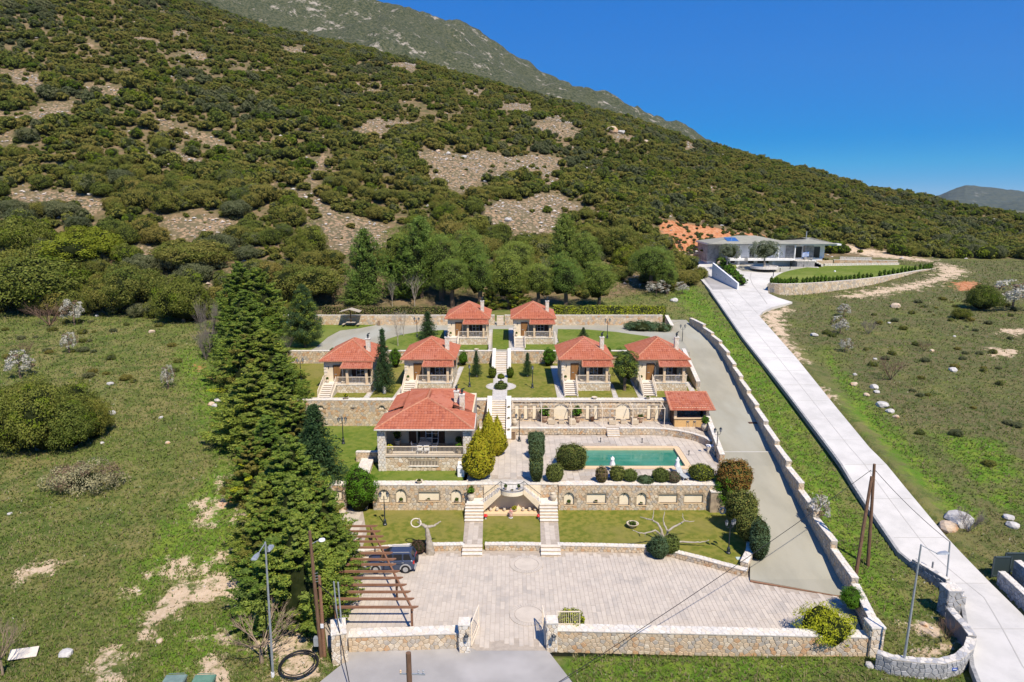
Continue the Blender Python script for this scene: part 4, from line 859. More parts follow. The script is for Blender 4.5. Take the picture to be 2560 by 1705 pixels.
NLs = [(NX(960.5), 1.0, NZ(1257), NZ(1223), 'a'), (NX(1003), 1.0, NZ(1257), NZ(1222), 'a'), (NX(1073), 2.0, NZ(1252), NZ(1230), 'r'), (NX(1141), 1.0, NZ(1257), NZ(1223), 'a')]
nwl = niche_wall('long rubble wall with three arched niches below the main house lawn', NX(932), NX(1168), YN, .2, ZP, NLs, 31, single=200)
nwl2 = niche_wall('short rubble wall with one square niche by the garden path', -21.8, NX(866), YN, .2, ZP, [(NX(841), 1.1, NZ(1252), NZ(1227), 'r')], 32)
NRs = [(NX(1422.5), .95, NZ(1262), NZ(1230), 'a'), (NX(1491), 1.85, NZ(1258), NZ(1234), 'r'), (NX(1561), .95, NZ(1263), NZ(1231), 'a'), (NX(1604), .95, NZ(1263), NZ(1231), 'a'), (NX(1670), 1.8, NZ(1257), NZ(1236), 'r'), (NX(1734), 1.8, NZ(1257), NZ(1236), 'r')]
nwr = niche_wall('long rubble wall with three arched niches below the pool deck', NX(1396), NX(1806), YN, .2, ZP, NRs, 33, single=300)
nwm = niche_wall('rubble wall behind the double garden stair', NX(1168)+.02, NX(1396)-.02, YN+.15, .2, ZP, [], 34, thick=.3)
wall('stone wall with steps of coping beside the main house lawn', (NX(932)-.6, 61.1), (NX(905), 67.0), 0.5, ZP+.35, thick=1.2, root=None, seed=37, name='stone_wall', ends=(True, True), cell=(.4, .3))
wall('low stepped stone wall joining the main house corner', (-16.2, 67.0), (-13.5, 66.9), ZP-.4, ZP+1.0, thick=.4, seed=38, ends=(True, False))
def RX(px, y=1020): return atY(px, y, YR).x
def RZ(py): return atY(1280, py, YR).z
niche_wall('tall rubble retaining wall behind the main house', leftx(78.4)-.7, RX(1228), YR, ZP-.3, ZC+.02, [(RX(802), .75, RZ(1024.5), RZ(1013), 'a'), (RX(954.5), .75, RZ(1024.5), RZ(1013), 'a'), (RX(1193), .75, RZ(1024), RZ(1012), 'a'), (RX(882), .35, RZ(1024), RZ(1020.5), 'r')], 41, cell=(.40, .30), single=60, name='retaining_wall')
pann = [(RX(x), w, ZT+.02, ZT+2.0, 'r') for x, w in ((1293, .45), (1315, .45), (1336.5, .45), (1470, .45), (1490.5, .45), (1623.5, .45), (1643.5, .45), (1666, .5))]
big = [(RX(1403), 1.75, ZT+.02, ZT+2.15, 'a'), (RX(1558), 1.75, ZT+.02, ZT+2.15, 'a')]
niche_wall('retaining wall with cream panels and two big arches behind the pool', RX(1279), 22.6, YR, ZP-.3, ZC+.02, sorted(pann+big), 42, cell=(.36, .28), single=120, name='retaining_wall')
def WX(px, y=890): return atY(px, y, YW).x
wall('rubble retaining wall behind the left cottages', (leftx(97)-1, YW), (WX(1232), YW), ZC-.2, ZU+.05, thick=.5, seed=51, cell=(.42, .32), name='retaining_wall')
wall('rubble retaining wall behind the right cottages', (WX(1274), YW), (25.0, YW), ZC-.2, ZU+.05, thick=.5, seed=52, cell=(.42, .32), name='retaining_wall')
wall('long back boundary wall left of the steps', (-47, YB), (atY(1236, 800, YB).x, YB), ZU-.2, ZU+1.65, thick=.5, seed=61, cell=(.5, .38), name='back_wall')
wall('back boundary wall right of the steps', (atY(1262, 800, YB).x, YB), (atY(1656, 800, YB).x, YB), ZU-.2, ZU+1.65, thick=.5, seed=62, cell=(.5, .38), name='back_wall')
wall('short return wall at the right end of the back wall', (atY(1656, 800, YB).x+.5, YB+.2), (atY(1675, 815, 114.5).x, 114.0), ZU-.2, ZU+1.65, z1b=ZU+.7, thick=.5, seed=63, cell=(.5, .38), name='back_wall')
rw = thing('stepped_wall', 'long stone wall stepping down along the right side of the driveway', 'wall', (25.9, 47.2, 0))
for i in range(1, len(RW)-1):
 a, b = RW[i+1], RW[i]; zm = max(drive_z(a[1]), drive_z(b[1])) + 1.05
 wall('', a, b, min(drive_z(a[1]), drive_z(b[1]))-.8, zm, thick=.5, cell=(.42, .30) if b[1] < 70 else (.5, .36), root=rw, seed=70+i, ends=(i > 8, True), copmats=m_cop, overhang=.03, mats=[m_stone[3], m_stone[0], m_stone[4], m_stone[1]], wt=(3, 2, 1, 1), back=False)
wall('lower stone wall between the driveway wall and the corner pillar', (25.9-.1, 46.9), (24.6, 41.3), -.8, 1.25, thick=.5, root=None, seed=90, name='stone_wall', mats=[m_stone[3], m_stone[0], m_stone[4]], wt=(3, 2, 1), cell=(.4, .3))
wall('sloping white-topped wall between the last cottage and the driveway', (24.7, 96.8), (23.35, 83.5), ZC-.3, ZU+.5, z1b=ZC+.95, thick=.45, seed=91, mats=m_stone, back=True)
wall('sloping white-topped wall between the bar hut and the driveway', (22.85, 78.3), (21.45, 66.5), ZP-.3, ZT+1.5, z1b=ZP+.95, thick=.45, seed=92, mats=m_stone, back=True)
cw = thing('curved_wall', 'curved stone wall between the lower lawn and the driveway', 'wall', (19, 52, 0))
CP = LRIGHT[::-1]; CP = [(18.9, 61.0)] + CP
for i in range(len(CP)-1):
 a, b = CP[i], CP[i+1]; z0_ = max(ZL+.3, drive_z(a[1])+.5) ; z1_ = max(ZL+.3, drive_z(b[1])+.5)
 wall('', b, a, -.3, z1_, z1b=z0_, thick=.55, cell=(.4, .3), root=cw, seed=100+i, ends=(i == len(CP)-2, False), mats=[m_stone[3], m_stone[0], m_stone[4]], wt=(3, 2, 1))
pk = thing('terrace_kerb', 'low curving stone kerb wall between the pool deck and the raised terrace', 'wall', (-3.8, 75.3, 0))
PKP = [(-3.8, 75.3), (10.9, 75.3), (12.5, 75.3), (16.0, 75.25), (17.6, 75.05), (19.0, 74.5), (20.4, 73.5), (21.4, 72.2), (21.75, 71.0)]
for i in range(len(PKP)-1):
 if i == 1: continue
 wall('', PKP[i], PKP[i+1], ZP-.3, ZT+.02, thick=.38, cell=(.34, .24), root=pk, seed=120+i, ends=(False, i in (0,)), fz=ZP)
def stair(name, label, x0, x1, y0, y1, z0, z1, n, mat=None, cheek=.0, cheekz=.35, group=None, rot=None, treadmats=None):
 """steps climbing from y0 to y1"""
 r = thing(name, label, 'stairs', (x0, y0, z0), 0, group); dy = (y1-y0)/n; dz = (z1-z0)/n
 for k in range(n):
  s = MB().box(0, k*dy, -.3, x1-x0, (y1-y0), dz*(k+1)-.045) if k == 0 else MB().box(0, k*dy, dz*k-.044, x1-x0, (y1-y0), dz*(k+1)-.045)
  s.build('riser', mat or m_stone[0], r); MB().box(-.02, k*dy-.04, dz*(k+1)-.045, x1-x0+.02, (k+1)*dy+.0, dz*(k+1)).build('tread', (treadmats or m_cop)[k % len(treadmats or m_cop)], r)
 if cheek:
  for sx in (-cheek, x1-x0):
   for k in range(1):
    MB().add([(sx, -.1, -.3), (sx+cheek, -.1, -.3), (sx+cheek, y1-y0, -.3), (sx, y1-y0, -.3), (sx, -.1, cheekz), (sx+cheek, -.1, cheekz), (sx+cheek, y1-y0, z1-z0+cheekz), (sx, y1-y0, z1-z0+cheekz)], [(0, 3, 2, 1), (4, 5, 6, 7), (0, 1, 5, 4), (1, 2, 6, 5), (2, 3, 7, 6), (3, 0, 4, 7)]).build('cheek_wall', m_stone[4], r)
    MB().bar((sx+cheek/2, -.15, cheekz+.03), (sx+cheek/2, y1-y0, z1-z0+cheekz+.03), cheek+.08, .07).build('cheek_coping', m_cop[0], r)
 return r
for s_, (a, b) in (('left', (1157, 1206)), ('right', (1352, 1400))):
 x0 = at(a, 1378, 0).x; x1 = at(b, 1378, 0).x
 stair('kerb_steps', f'short stone steps from the courtyard up to the {s_} garden walk', x0, x1, YK-.75, YK+.3, 0, ZL, 3)
 pts = XY([(a+1, 1361), (b-1 if s_ == 'left' else b-1, 1361), (b+4 if s_ == 'left' else b-3, 1298), (a+8 if s_ == 'left' else a-1, 1298)], ZL)
 x0b = min(p[0] for p in pts)*.5+.5*x0; w_ = x1-x0
 xa = at((a+b)/2 + (4 if s_ == 'left' else -4), 1298, ZL).x-w_/2
 pp = [(x0, YK+.3), (x1, YK+.3), (xa+w_, 58.5), (xa, 58.5)]
 o = struct('garden_walk', MB().prism(pp, 0, ZL+.01), m_pavej); slabs(o, pp, ZL+.01, .45, .7, m_pave, seed=6, th=.015, stag=True)
 tg = stair('garden_stair', f'{s_} flight of white stone steps beside the plaster grotto', xa, xa+w_, 58.4, 60.0, ZL, ZL+1.15, 6, group=None)
gx0, gx1 = at(1209, 1287, ZL).x, at(1352, 1287, ZL).x
gxa, gxb = NX(1253, 1213), NX(1309, 1213); zl = ZL+1.15; Yg = 60.0
gt = thing('grotto', 'cream plaster grotto arch with two stairs climbing to a small balcony', 'grotto', ((gx0+gx1)/2, Yg, ZL))
def GR(mb, n, m): return rel(gt, mb).build(n, m, gt)
GR(MB().box(gx0-1.55, 60.0, 0, gx0, 61.1, zl-.02), 'landing', m_stone[4]); GR(MB().box(gx1, 60.0, 0, gx1+1.55, 61.1, zl-.02), 'landing', m_stone[4])
GR(MB().box(gx0-1.6, 59.95, zl-.02, gx0+.02, 61.1, zl+.04), 'landing_slab', m_cop[0]); GR(MB().box(gx1-.02, 59.95, zl-.02, gx1+1.6, 61.1, zl+.04), 'landing_slab', m_cop[0])
GR(MB().box(gx0, 60.95, 0, gx1, 61.12, ZP-.05), 'back_plaster', m_plaster)
for sgn, A, B in ((1, gx0, gxa), (-1, gx1, gxb)):
 n = 9; dx = (B-A)/n; dz = (ZP-zl)/n
 P = [(A, zl-.8), (A, zl+.02), (B, ZP-.02), (B, ZP-.5)]
 mb = MB().add([(x, Yg-.02, z) for x, z in P]+[(x, 61.0, z) for x, z in P], [(0, 1, 2, 3), (7, 6, 5, 4), (0, 4, 5, 1), (1, 5, 6, 2), (2, 6, 7, 3), (3, 7, 4, 0)]); GR(mb, 'stair_soffit', m_plaster)
 for k in range(n):
  xa_, xb_ = sorted((A+dx*k, A+dx*(k+1))); st = GR(MB().box(xa_, Yg+.02, zl+dz*k-.02, xb_, 61.0, zl+dz*(k+1)), 'step', m_cop[k % 3])
 rl = MB(); rl.bar((A, Yg+.02, zl+.85), (B, Yg+.02, ZP+.85), .04)
 for k in range(12): t = (k+.5)/12; rl.bar((A+(B-A)*t, Yg+.02, zl+(ZP-zl)*t), (A+(B-A)*t, Yg+.02, zl+(ZP-zl)*t+.85), .018)
 GR(rl, 'iron_railing', m_lamp)
bal = [(gxa, 61.1)]+[((gxa+gxb)/2+(gxb-gxa)/2*cos(t), Yg+.05-.75*sin(t)) for t in np.linspace(pi, 0, 13)]+[(gxb, 61.1)]
GR(MB().prism(bal, ZP-.38, ZP-.02), 'balcony_slab', m_plaster2); GR(MB().prism([(x*1.0, y) for x, y in bal], ZP-.02, ZP+.03), 'balcony_paving', m_cop[0])
rl = MB(); bp = bal[1:-1]
for i in range(len(bp)-1):
 for z in (.12, .85): rl.bar((*bp[i], ZP+z), (*bp[i+1], ZP+z), .035)
 for t in (0, .5): x = bp[i][0]*(1-t)+bp[i+1][0]*t; y = bp[i][1]*(1-t)+bp[i+1][1]*t; rl.bar((x, y, ZP), (x, y, ZP+.85), .018)
GR(rl, 'balcony_railing', m_lamp)
GR(MB().box(gx0+.05, 59.75, ZL-.3, gx1-.05, 60.95, ZL+.2), 'ledge', m_cope)
sx0, sx1 = at(1227, 1066, ZP).x, at(1266, 1066, ZP).x
axis0, axis1 = RX(1230), RX(1267)
stair('middle_stair', 'wide stone stair climbing from the pool deck to the cottage lawn', axis0, axis1, 72.6, 78.6, ZP, ZC, 18, cheek=.5, cheekz=.5)
ax0, ax1 = WX(1236), WX(1269)
path = struct('middle_path', MB().prism([(axis0, 78.6), (axis1, 78.6), (at(1268, 935, ZC).x, 91.5), (at(1234, 935, ZC).x, 91.5)], ZC-.3, ZC+.03), m_copm)
crazy(path, (axis0+.05, 78.6, ZC+.03), (1, 0, 0), (0, 1, 0), 1.75, 13, seed=8, cell=.45)
cc = at(1252.5, 966, ZC); r_ = 1.95
circ = struct('path_circle', MB().prism([(cc.x+r_*cos(t), cc.y+r_*sin(t)) for t in np.linspace(0, 2*pi, 40)[:-1]], ZC-.3, ZC+.036), m_copm)
crazy(circ, (cc.x-2, cc.y-2, ZC+.037), (1, 0, 0), (0, 1, 0), 4, 4, mask=lambda x, y: (x-2)**2+(y-2)**2 < 3.7, seed=9, cell=.42)
stair('upper_stair', 'wide stone stair between the cottage lawn and the upper terrace', at(1237, 936, ZC).x, at(1269, 936, ZC).x, 91.5, YW+.1, ZC, ZU, 12, cheek=.42, cheekz=.45)
stair('back_steps', 'narrow stone steps through the opening in the back wall', atY(1242, 806, YB).x, atY(1259, 806, YB).x, YB-.6, YB+1.2, ZU, ZU+1.5, 7)
stair('terrace_steps', 'four small stone steps from the pool deck to the raised terrace', 11.0, 12.4, 74.5, 75.5, ZP, ZT, 4)
for i, pxs in enumerate(([(1116, 953), (1130, 953), (1155, 918), (1146, 918)],)): pass
def walkway(pxs, z, seed):
 p = XY(pxs, z); o = struct('stone_walk', MB().prism(p, z-.3, z+.03), m_copm); xs = [q[0] for q in p]; ysx = [q[1] for q in p]
 crazy(o, (min(xs), min(ysx), z+.031), (1, 0, 0), (0, 1, 0), max(xs)-min(xs), max(ysx)-min(ysx), cell=.5, seed=seed, mask=lambda x, y: bool(polydist(np.array([x+min(xs)]), np.array([y+min(ysx)]), p)[0] > .05))
walkway([(1105, 1000), (1125, 1000), (1160, 917), (1148, 917)], ZC, 1)
walkway([(908, 995), (923, 995), (953, 955), (940, 955)], ZC, 2)
walkway([(980, 996), (994, 996), (1012, 965), (1003, 965)], ZC, 3)
walkway([(1394, 999), (1411, 999), (1401, 915), (1376, 915)], ZC, 4)
walkway([(1534, 999), (1548, 999), (1532, 960), (1524, 960)], ZC, 5)
walkway([(1598, 999), (1615, 1000), (1590, 950), (1575, 950)], ZC, 6)
walkway([(1731, 992), (1745, 990), (1725, 955), (1712, 955)], ZC, 7)
walkway([(1218, 877), (1226, 877), (1232, 825), (1222, 825)], ZU, 8)
walkway([(1274, 877), (1312, 877), (1286, 820), (1271, 820)], ZU, 9)
walkway([(1388, 861), (1398, 856), (1388, 828), (1384, 828)], ZU, 10)
walkway([(790, 996), (815, 996), (822, 985), (803, 980)], ZC, 11)
# --- white road and villa forecourt
def strip(name, A, B, zf, thick=.5, m=None, nsub=6, off=0):
 """road between two edge lines, resampled so that it follows the slope"""
 def res(P):
  out = []
  for i in range(len(P)-1):
   for k in range(nsub): out.append(P[i].lerp(P[i+1], k/nsub))
  return out+[P[-1]]
 A = res(A); B = res(B); vs = []; fs = []
 for a, b in zip(A, B):
  za, zb = zf(a.y)+off, zf(b.y)+off; vs += [(a.x, a.y, za), (b.x, b.y, zb), (a.x, a.y, za-thick), (b.x, b.y, zb-thick)]
 for i in range(len(A)-1):
  q = i*4; r = q+4; fs += [(q, q+1, r+1, r), (q, r, r+2, q+2), (q+1, q+3, r+3, r+1)]
 fs += [(0, 2, 3, 1)]
 return MB().add(vs, fs)
def resY(P, ys):
 Py = [p.y for p in P]; Px = [p.x for p in P]; return [Vector((float(np.interp(y, Py, Px)), y, 0)) for y in ys]
mono = [p for p in RL];
rl_ = sorted(RL, key=lambda p: p.y); rr_ = sorted(RR, key=lambda p: p.y)
ysr = list(np.linspace(33, rl_[-1].y, 60))
AL = resY(rl_, ysr); AR = resY(rr_, [y if y < rr_[-1].y else rr_[-1].y for y in ysr])
AR = [Vector((float(np.interp(y, [p.y for p in rr_], [p.x for p in rr_])), y, 0)) for y in ysr]
road = struct('white_road', strip('r', AL, AR, road_z, nsub=1), m_conc)
jm = MB(); mid = [a.lerp(b, .5) for a, b in zip(AL, AR)]
for i in range(len(mid)-1): jm.bar((mid[i].x, mid[i].y, road_z(mid[i].y)+.004), (mid[i+1].x, mid[i+1].y, road_z(mid[i+1].y)+.004), .07, .012)
jm.build('centre_joint', m_conc2, road)
jm = MB()
for i in range(2, len(mid)-1, 3):
 a, b = AL[i], AR[i]
 jm.bar((a.x+.3, a.y, road_z(a.y)+.004), (b.x-.3, b.y, road_z(b.y)+.004), .045, .012)
jm.build('cross_joints', m_conc2, road)
kb = MB()
for i in range(len(AL)-1):
 kb.bar((AL[i].x-.13, AL[i].y, road_z(AL[i].y)-.2), (AL[i+1].x-.13, AL[i+1].y, road_z(AL[i+1].y)-.2), .24, .5)
kb.build('road_kerb', m_gs[0], road)
pl = [(p.x, p.y) for p in PLZ]
n_ = len(pl); vs = [(x, y, road_z(y)) for x, y in pl]+[(x, y, road_z(y)-.6) for x, y in pl]
plz = struct('forecourt', MB().prism(pl, [road_z(y)-.6 for x, y in pl], [road_z(y)+.004 for x, y in pl]), m_conc)
def gseg(pxs, w, m, parent, name, zo=.01):
 mb = MB(); P = [on_slope(x, y, road_z) for x, y in pxs]
 for a, b in zip(P, P[1:]): mb.bar(a+Vector((0, 0, zo)), b+Vector((0, 0, zo)), w, .012)
 mb.build(name, m, parent)
gseg([(1842, 727), (1905, 730)], .12, m_conc2, plz, 'joint'); gseg([(1800, 725), (1840, 790)], .08, m_conc2, plz, 'joint'); gseg([(1838, 725), (1895, 785)], .08, m_conc2, plz, 'joint')
gseg([(1878, 682), (1875, 695), (1882, 712), (1900, 735), (1918, 760)], .16, m_conc2, plz, 'tyre_mark')
gz_ = [on_slope(x, y, road_z) for x, y in [(1842, 669), (1850, 662), (1925, 668), (2045, 668), (2040, 671), (1965, 681), (1900, 681), (1856, 677)]]
MB().prism([(p.x, p.y) for p in gz_], [p.z for p in gz_], [p.z+.016 for p in gz_]).build('grey_court', m_drive, plz)
rpz = [on_slope(x, y, road_z) for x, y in [(1752, 681), (1766, 679), (1780, 692), (1842, 723), (1781, 724)]]
MB().prism([(p.x, p.y) for p in rpz], [p.z for p in rpz], [p.z+.016 for p in rpz]).build('ramp_floor', m_apron, plz)
# --- tiled roofs
def roof_face(mb, P, course=.36, tw=.28, th=.05, mi=None, rnd=random.Random(3), pale=.09):
 """P[0]-P[1] is the eave (left to right seen from outside); tiles in courses up the slope, clipped to the face"""
 P = [Vector(p) for p in P]; O = P[0]; U = (P[1]-P[0]).normalized(); N = U.cross(P[2]-P[0]).normalized()
 if N.z < 0: N = -N
 Vv = N.cross(U).normalized(); Vv = Vv if Vv.z > 0 else -Vv
 q = [((p-O).dot(U), (p-O).dot(Vv)) for p in P]; hmax = max(b for a, b in q)
 b0 = len(mb.v); mb.add([O+U*a+Vv*b for a, b in q], [list(range(len(q)))], 0)
 def ext(v):
  xs = []
  for i in range(len(q)):
   (x1, y1), (x2, y2) = q[i], q[(i+1) % len(q)]
   if (y1-v)*(y2-v) <= 0 and y1 != y2: xs.append(x1+(x2-x1)*(v-y1)/(y2-y1))
  return (min(xs), max(xs)) if len(xs) > 1 else (0, 0)
 nr = max(1, round(hmax/course)); ch = hmax/nr; prof = [(0, .15), (.22, .75), (.5, 1), (.78, .75), (1, .15)]
 for r in range(nr):
  v0 = r*ch; v1 = min(hmax-.001, v0+ch*1.02); a0, b0_ = ext(v0+.001); a1, b1_ = ext(v1); lo = min(a0, a1); hi = max(b0_, b1_)
  nx = max(1, int(math.ceil((hi-lo)/tw))); start = math.floor(lo/tw)*tw
  for c in range(nx+1):
   x = start+c*tw
   if x+tw < lo or x > hi: continue
   pts0 = [(min(max(x+f*tw, a0), b0_), v0, th*h_+.035) for f, h_ in prof]; pts1 = [(min(max(x+f*tw, a1), b1_), v1, th*h_*.9+.004) for f, h_ in prof]
   if pts0[-1][0]-pts0[0][0] < .02 and pts1[-1][0]-pts1[0][0] < .02: continue
   base = [(pts0[0][0], v0, .003), (pts0[-1][0], v0, .003)]
   vs = [O+U*a+Vv*b+N*h for a, b, h in pts0+pts1+base]
   m_ = mi if mi is not None else (rnd.choices([0, 1, 2], [1-pale*1.6, pale, pale*.6])[0])
   mb.add(vs, [(i, i+1, 6+i, 5+i) for i in range(4)]+[(10, 11, 4, 3, 2, 1, 0)], m_)
def ridge_caps(mb, a, b, w=.2, L=.4, mi=0):
 a = Vector(a); b = Vector(b); d = b-a; n = max(1, int(d.length/L)); d = d/n; s = d.cross(Vector((0, 0, 1))).normalized(); u = s.cross(d).normalized()
 for k in range(n):
  p = a+d*k; q = p+d*1.08; vs = []
  for P_, ww, hh in ((p, w*.5, .11), (q, w*.42, .085)):
   for f, g in ((-1, 0), (-.6, .75), (0, 1), (.6, .75), (1, 0)): vs.append(P_+s*ww*f*1.1+u*(hh*g+.03))
  mb.add(vs, [(i, i+1, 6+i, 5+i) for i in range(4)]+[(4, 3, 2, 1, 0), (5, 6, 7, 8, 9)], mi)
def hip_roof(parent, x0, y0, x1, y1, z, rise, run=None, name='roof', tw=.28, course=.36):
 """hip roof over a plan rectangle; ridge along y when deeper than wide"""
 w = x1-x0; d = y1-y0; cx = (x0+x1)/2; r = run or w/2
 if d > w: A = (cx, y0+r, z+rise); B = (cx, max(y0+r+.05, y1-r), z+rise)
 else: r = d/2; A = (cx-.05, y0+r, z+rise); B = (cx+.05, y0+r, z+rise)
 c = [(x0, y0, z), (x1, y0, z), (x1, y1, z), (x0, y1, z)]
 MB().box(x0+.04, y0+.04, z-.14, x1-.04, y1-.04, z-.01).build('eave_board', m_ridge, parent)
 mb = MB()
 roof_face(mb, [c[0], c[1], A], mi=None, tw=tw, course=course); roof_face(mb, [c[1], c[2], B, A], tw=tw, course=course); roof_face(mb, [c[2], c[3], B], tw=tw, course=course); roof_face(mb, [c[3], c[0], A, B], tw=tw, course=course)
 o = mb.build(name, m_tile, parent)
 rc = MB()
 for a, b in ((c[0], A), (c[1], A), (c[2], B), (c[3], B), (A, B)): ridge_caps(rc, a, b)
 rc.build('ridge_tiles', m_ridge, o)
 g = MB().bar((x0-.05, y0-.06, z-.02), (x1+.05, y0-.06, z-.02), .1, .1); g.build('gutter', m_ridge, parent)
 return o
def railing(parent, pts, h=.95, step=.14, name='railing', m=None, rail=.06, bar=.022):
 mb = MB()
 for a, b in zip(pts, pts[1:]):
  a = Vector(a); b = Vector(b); mb.bar(a+Vector((0, 0, h)), b+Vector((0, 0, h)), rail); mb.bar(a+Vector((0, 0, .1)), b+Vector((0, 0, .1)), rail*.8)
  n = max(1, int((b-a).length/step))
  for k in range(n+1): p = a.lerp(b, k/n); mb.bar(p+Vector((0, 0, .1)), p+Vector((0, 0, h)), bar*(2.2 if k in (0, n) else 1))
 return mb.build(name, m or m_rail, parent)
def glazed_door(parent, x0, x1, y, z0, z1, shutters=True, frame=None, nx=2):
 f = MB(); f.box(x0, y-.04, z0, x1, y+.02, z1); o = f.build('glass_door', m_glass, parent)
 fr = MB()
 for k in range(nx+1): x = x0+(x1-x0)*k/nx; fr.box(x-.035, y-.07, z0, x+.035, y-.041, z1)
 for k in range(5): z = z0+(z1-z0)*k/4; fr.box(x0, y-.065, z-.02, x1, y-.042, z+.02)
 fr.build('frame', frame or m_white, o)
 if shutters:
  for a, b in ((x0-.62, x0-.03), (x1+.03, x1+.62)):
   s = MB().box(a, y-.06, z0, b, y, z1)
   for k in range(int((z1-z0)/.12)): s.box(a+.05, y-.075, z0+.06+k*.12, b-.05, y-.061, z0+.12+k*.12)
   s.build('shutter', m_dark, parent)
def chimney(parent, x, y, z0, z1, w=.5, d=.5, mats=None, cowl=True, name='chimney'):
 c = MB().box(x-w/2, y-d/2, z0, x+w/2, y+d/2, z1).build(name, m_cop[2], parent)
 mb = MB();
 for O, U, N, L in ((Vector((x-w/2, y-d/2-.002, z0)), (1, 0, 0), (0, -1, 0), w), (Vector((x-w/2-.002, y+d/2, z0)), (0, -1, 0), (-1, 0, 0), d), (Vector((x+w/2+.002, y-d/2, z0)), (0, 1, 0), (1, 0, 0), d)):
  stones(None, O, U, (0, 0, 1), N, L, z1-z0, .3, .24, mats or [m_cop[2], m_stone[4], m_cop[0]], mb=mb, jit=.12, prou=.02)
 o = mb.build('chimney_stones', mats or [m_cop[2], m_stone[4], m_cop[0]], c); o['kind'] = 'stuff'
 MB().box(x-w/2-.06, y-d/2-.06, z1, x+w/2+.06, y+d/2+.06, z1+.08).build('chimney_cap', m_cop[0], c)
 if cowl:
  MB().lathe([(.09, 0), (.09, .25), (.16, .27), (.14, .45), (.03, .52)], (x, y, z1+.08), 10).bar((x-.05, y, z1+.6), (x+.28, y, z1+.75), .03, .12).build('cowl', m_lamp, c)
 return c
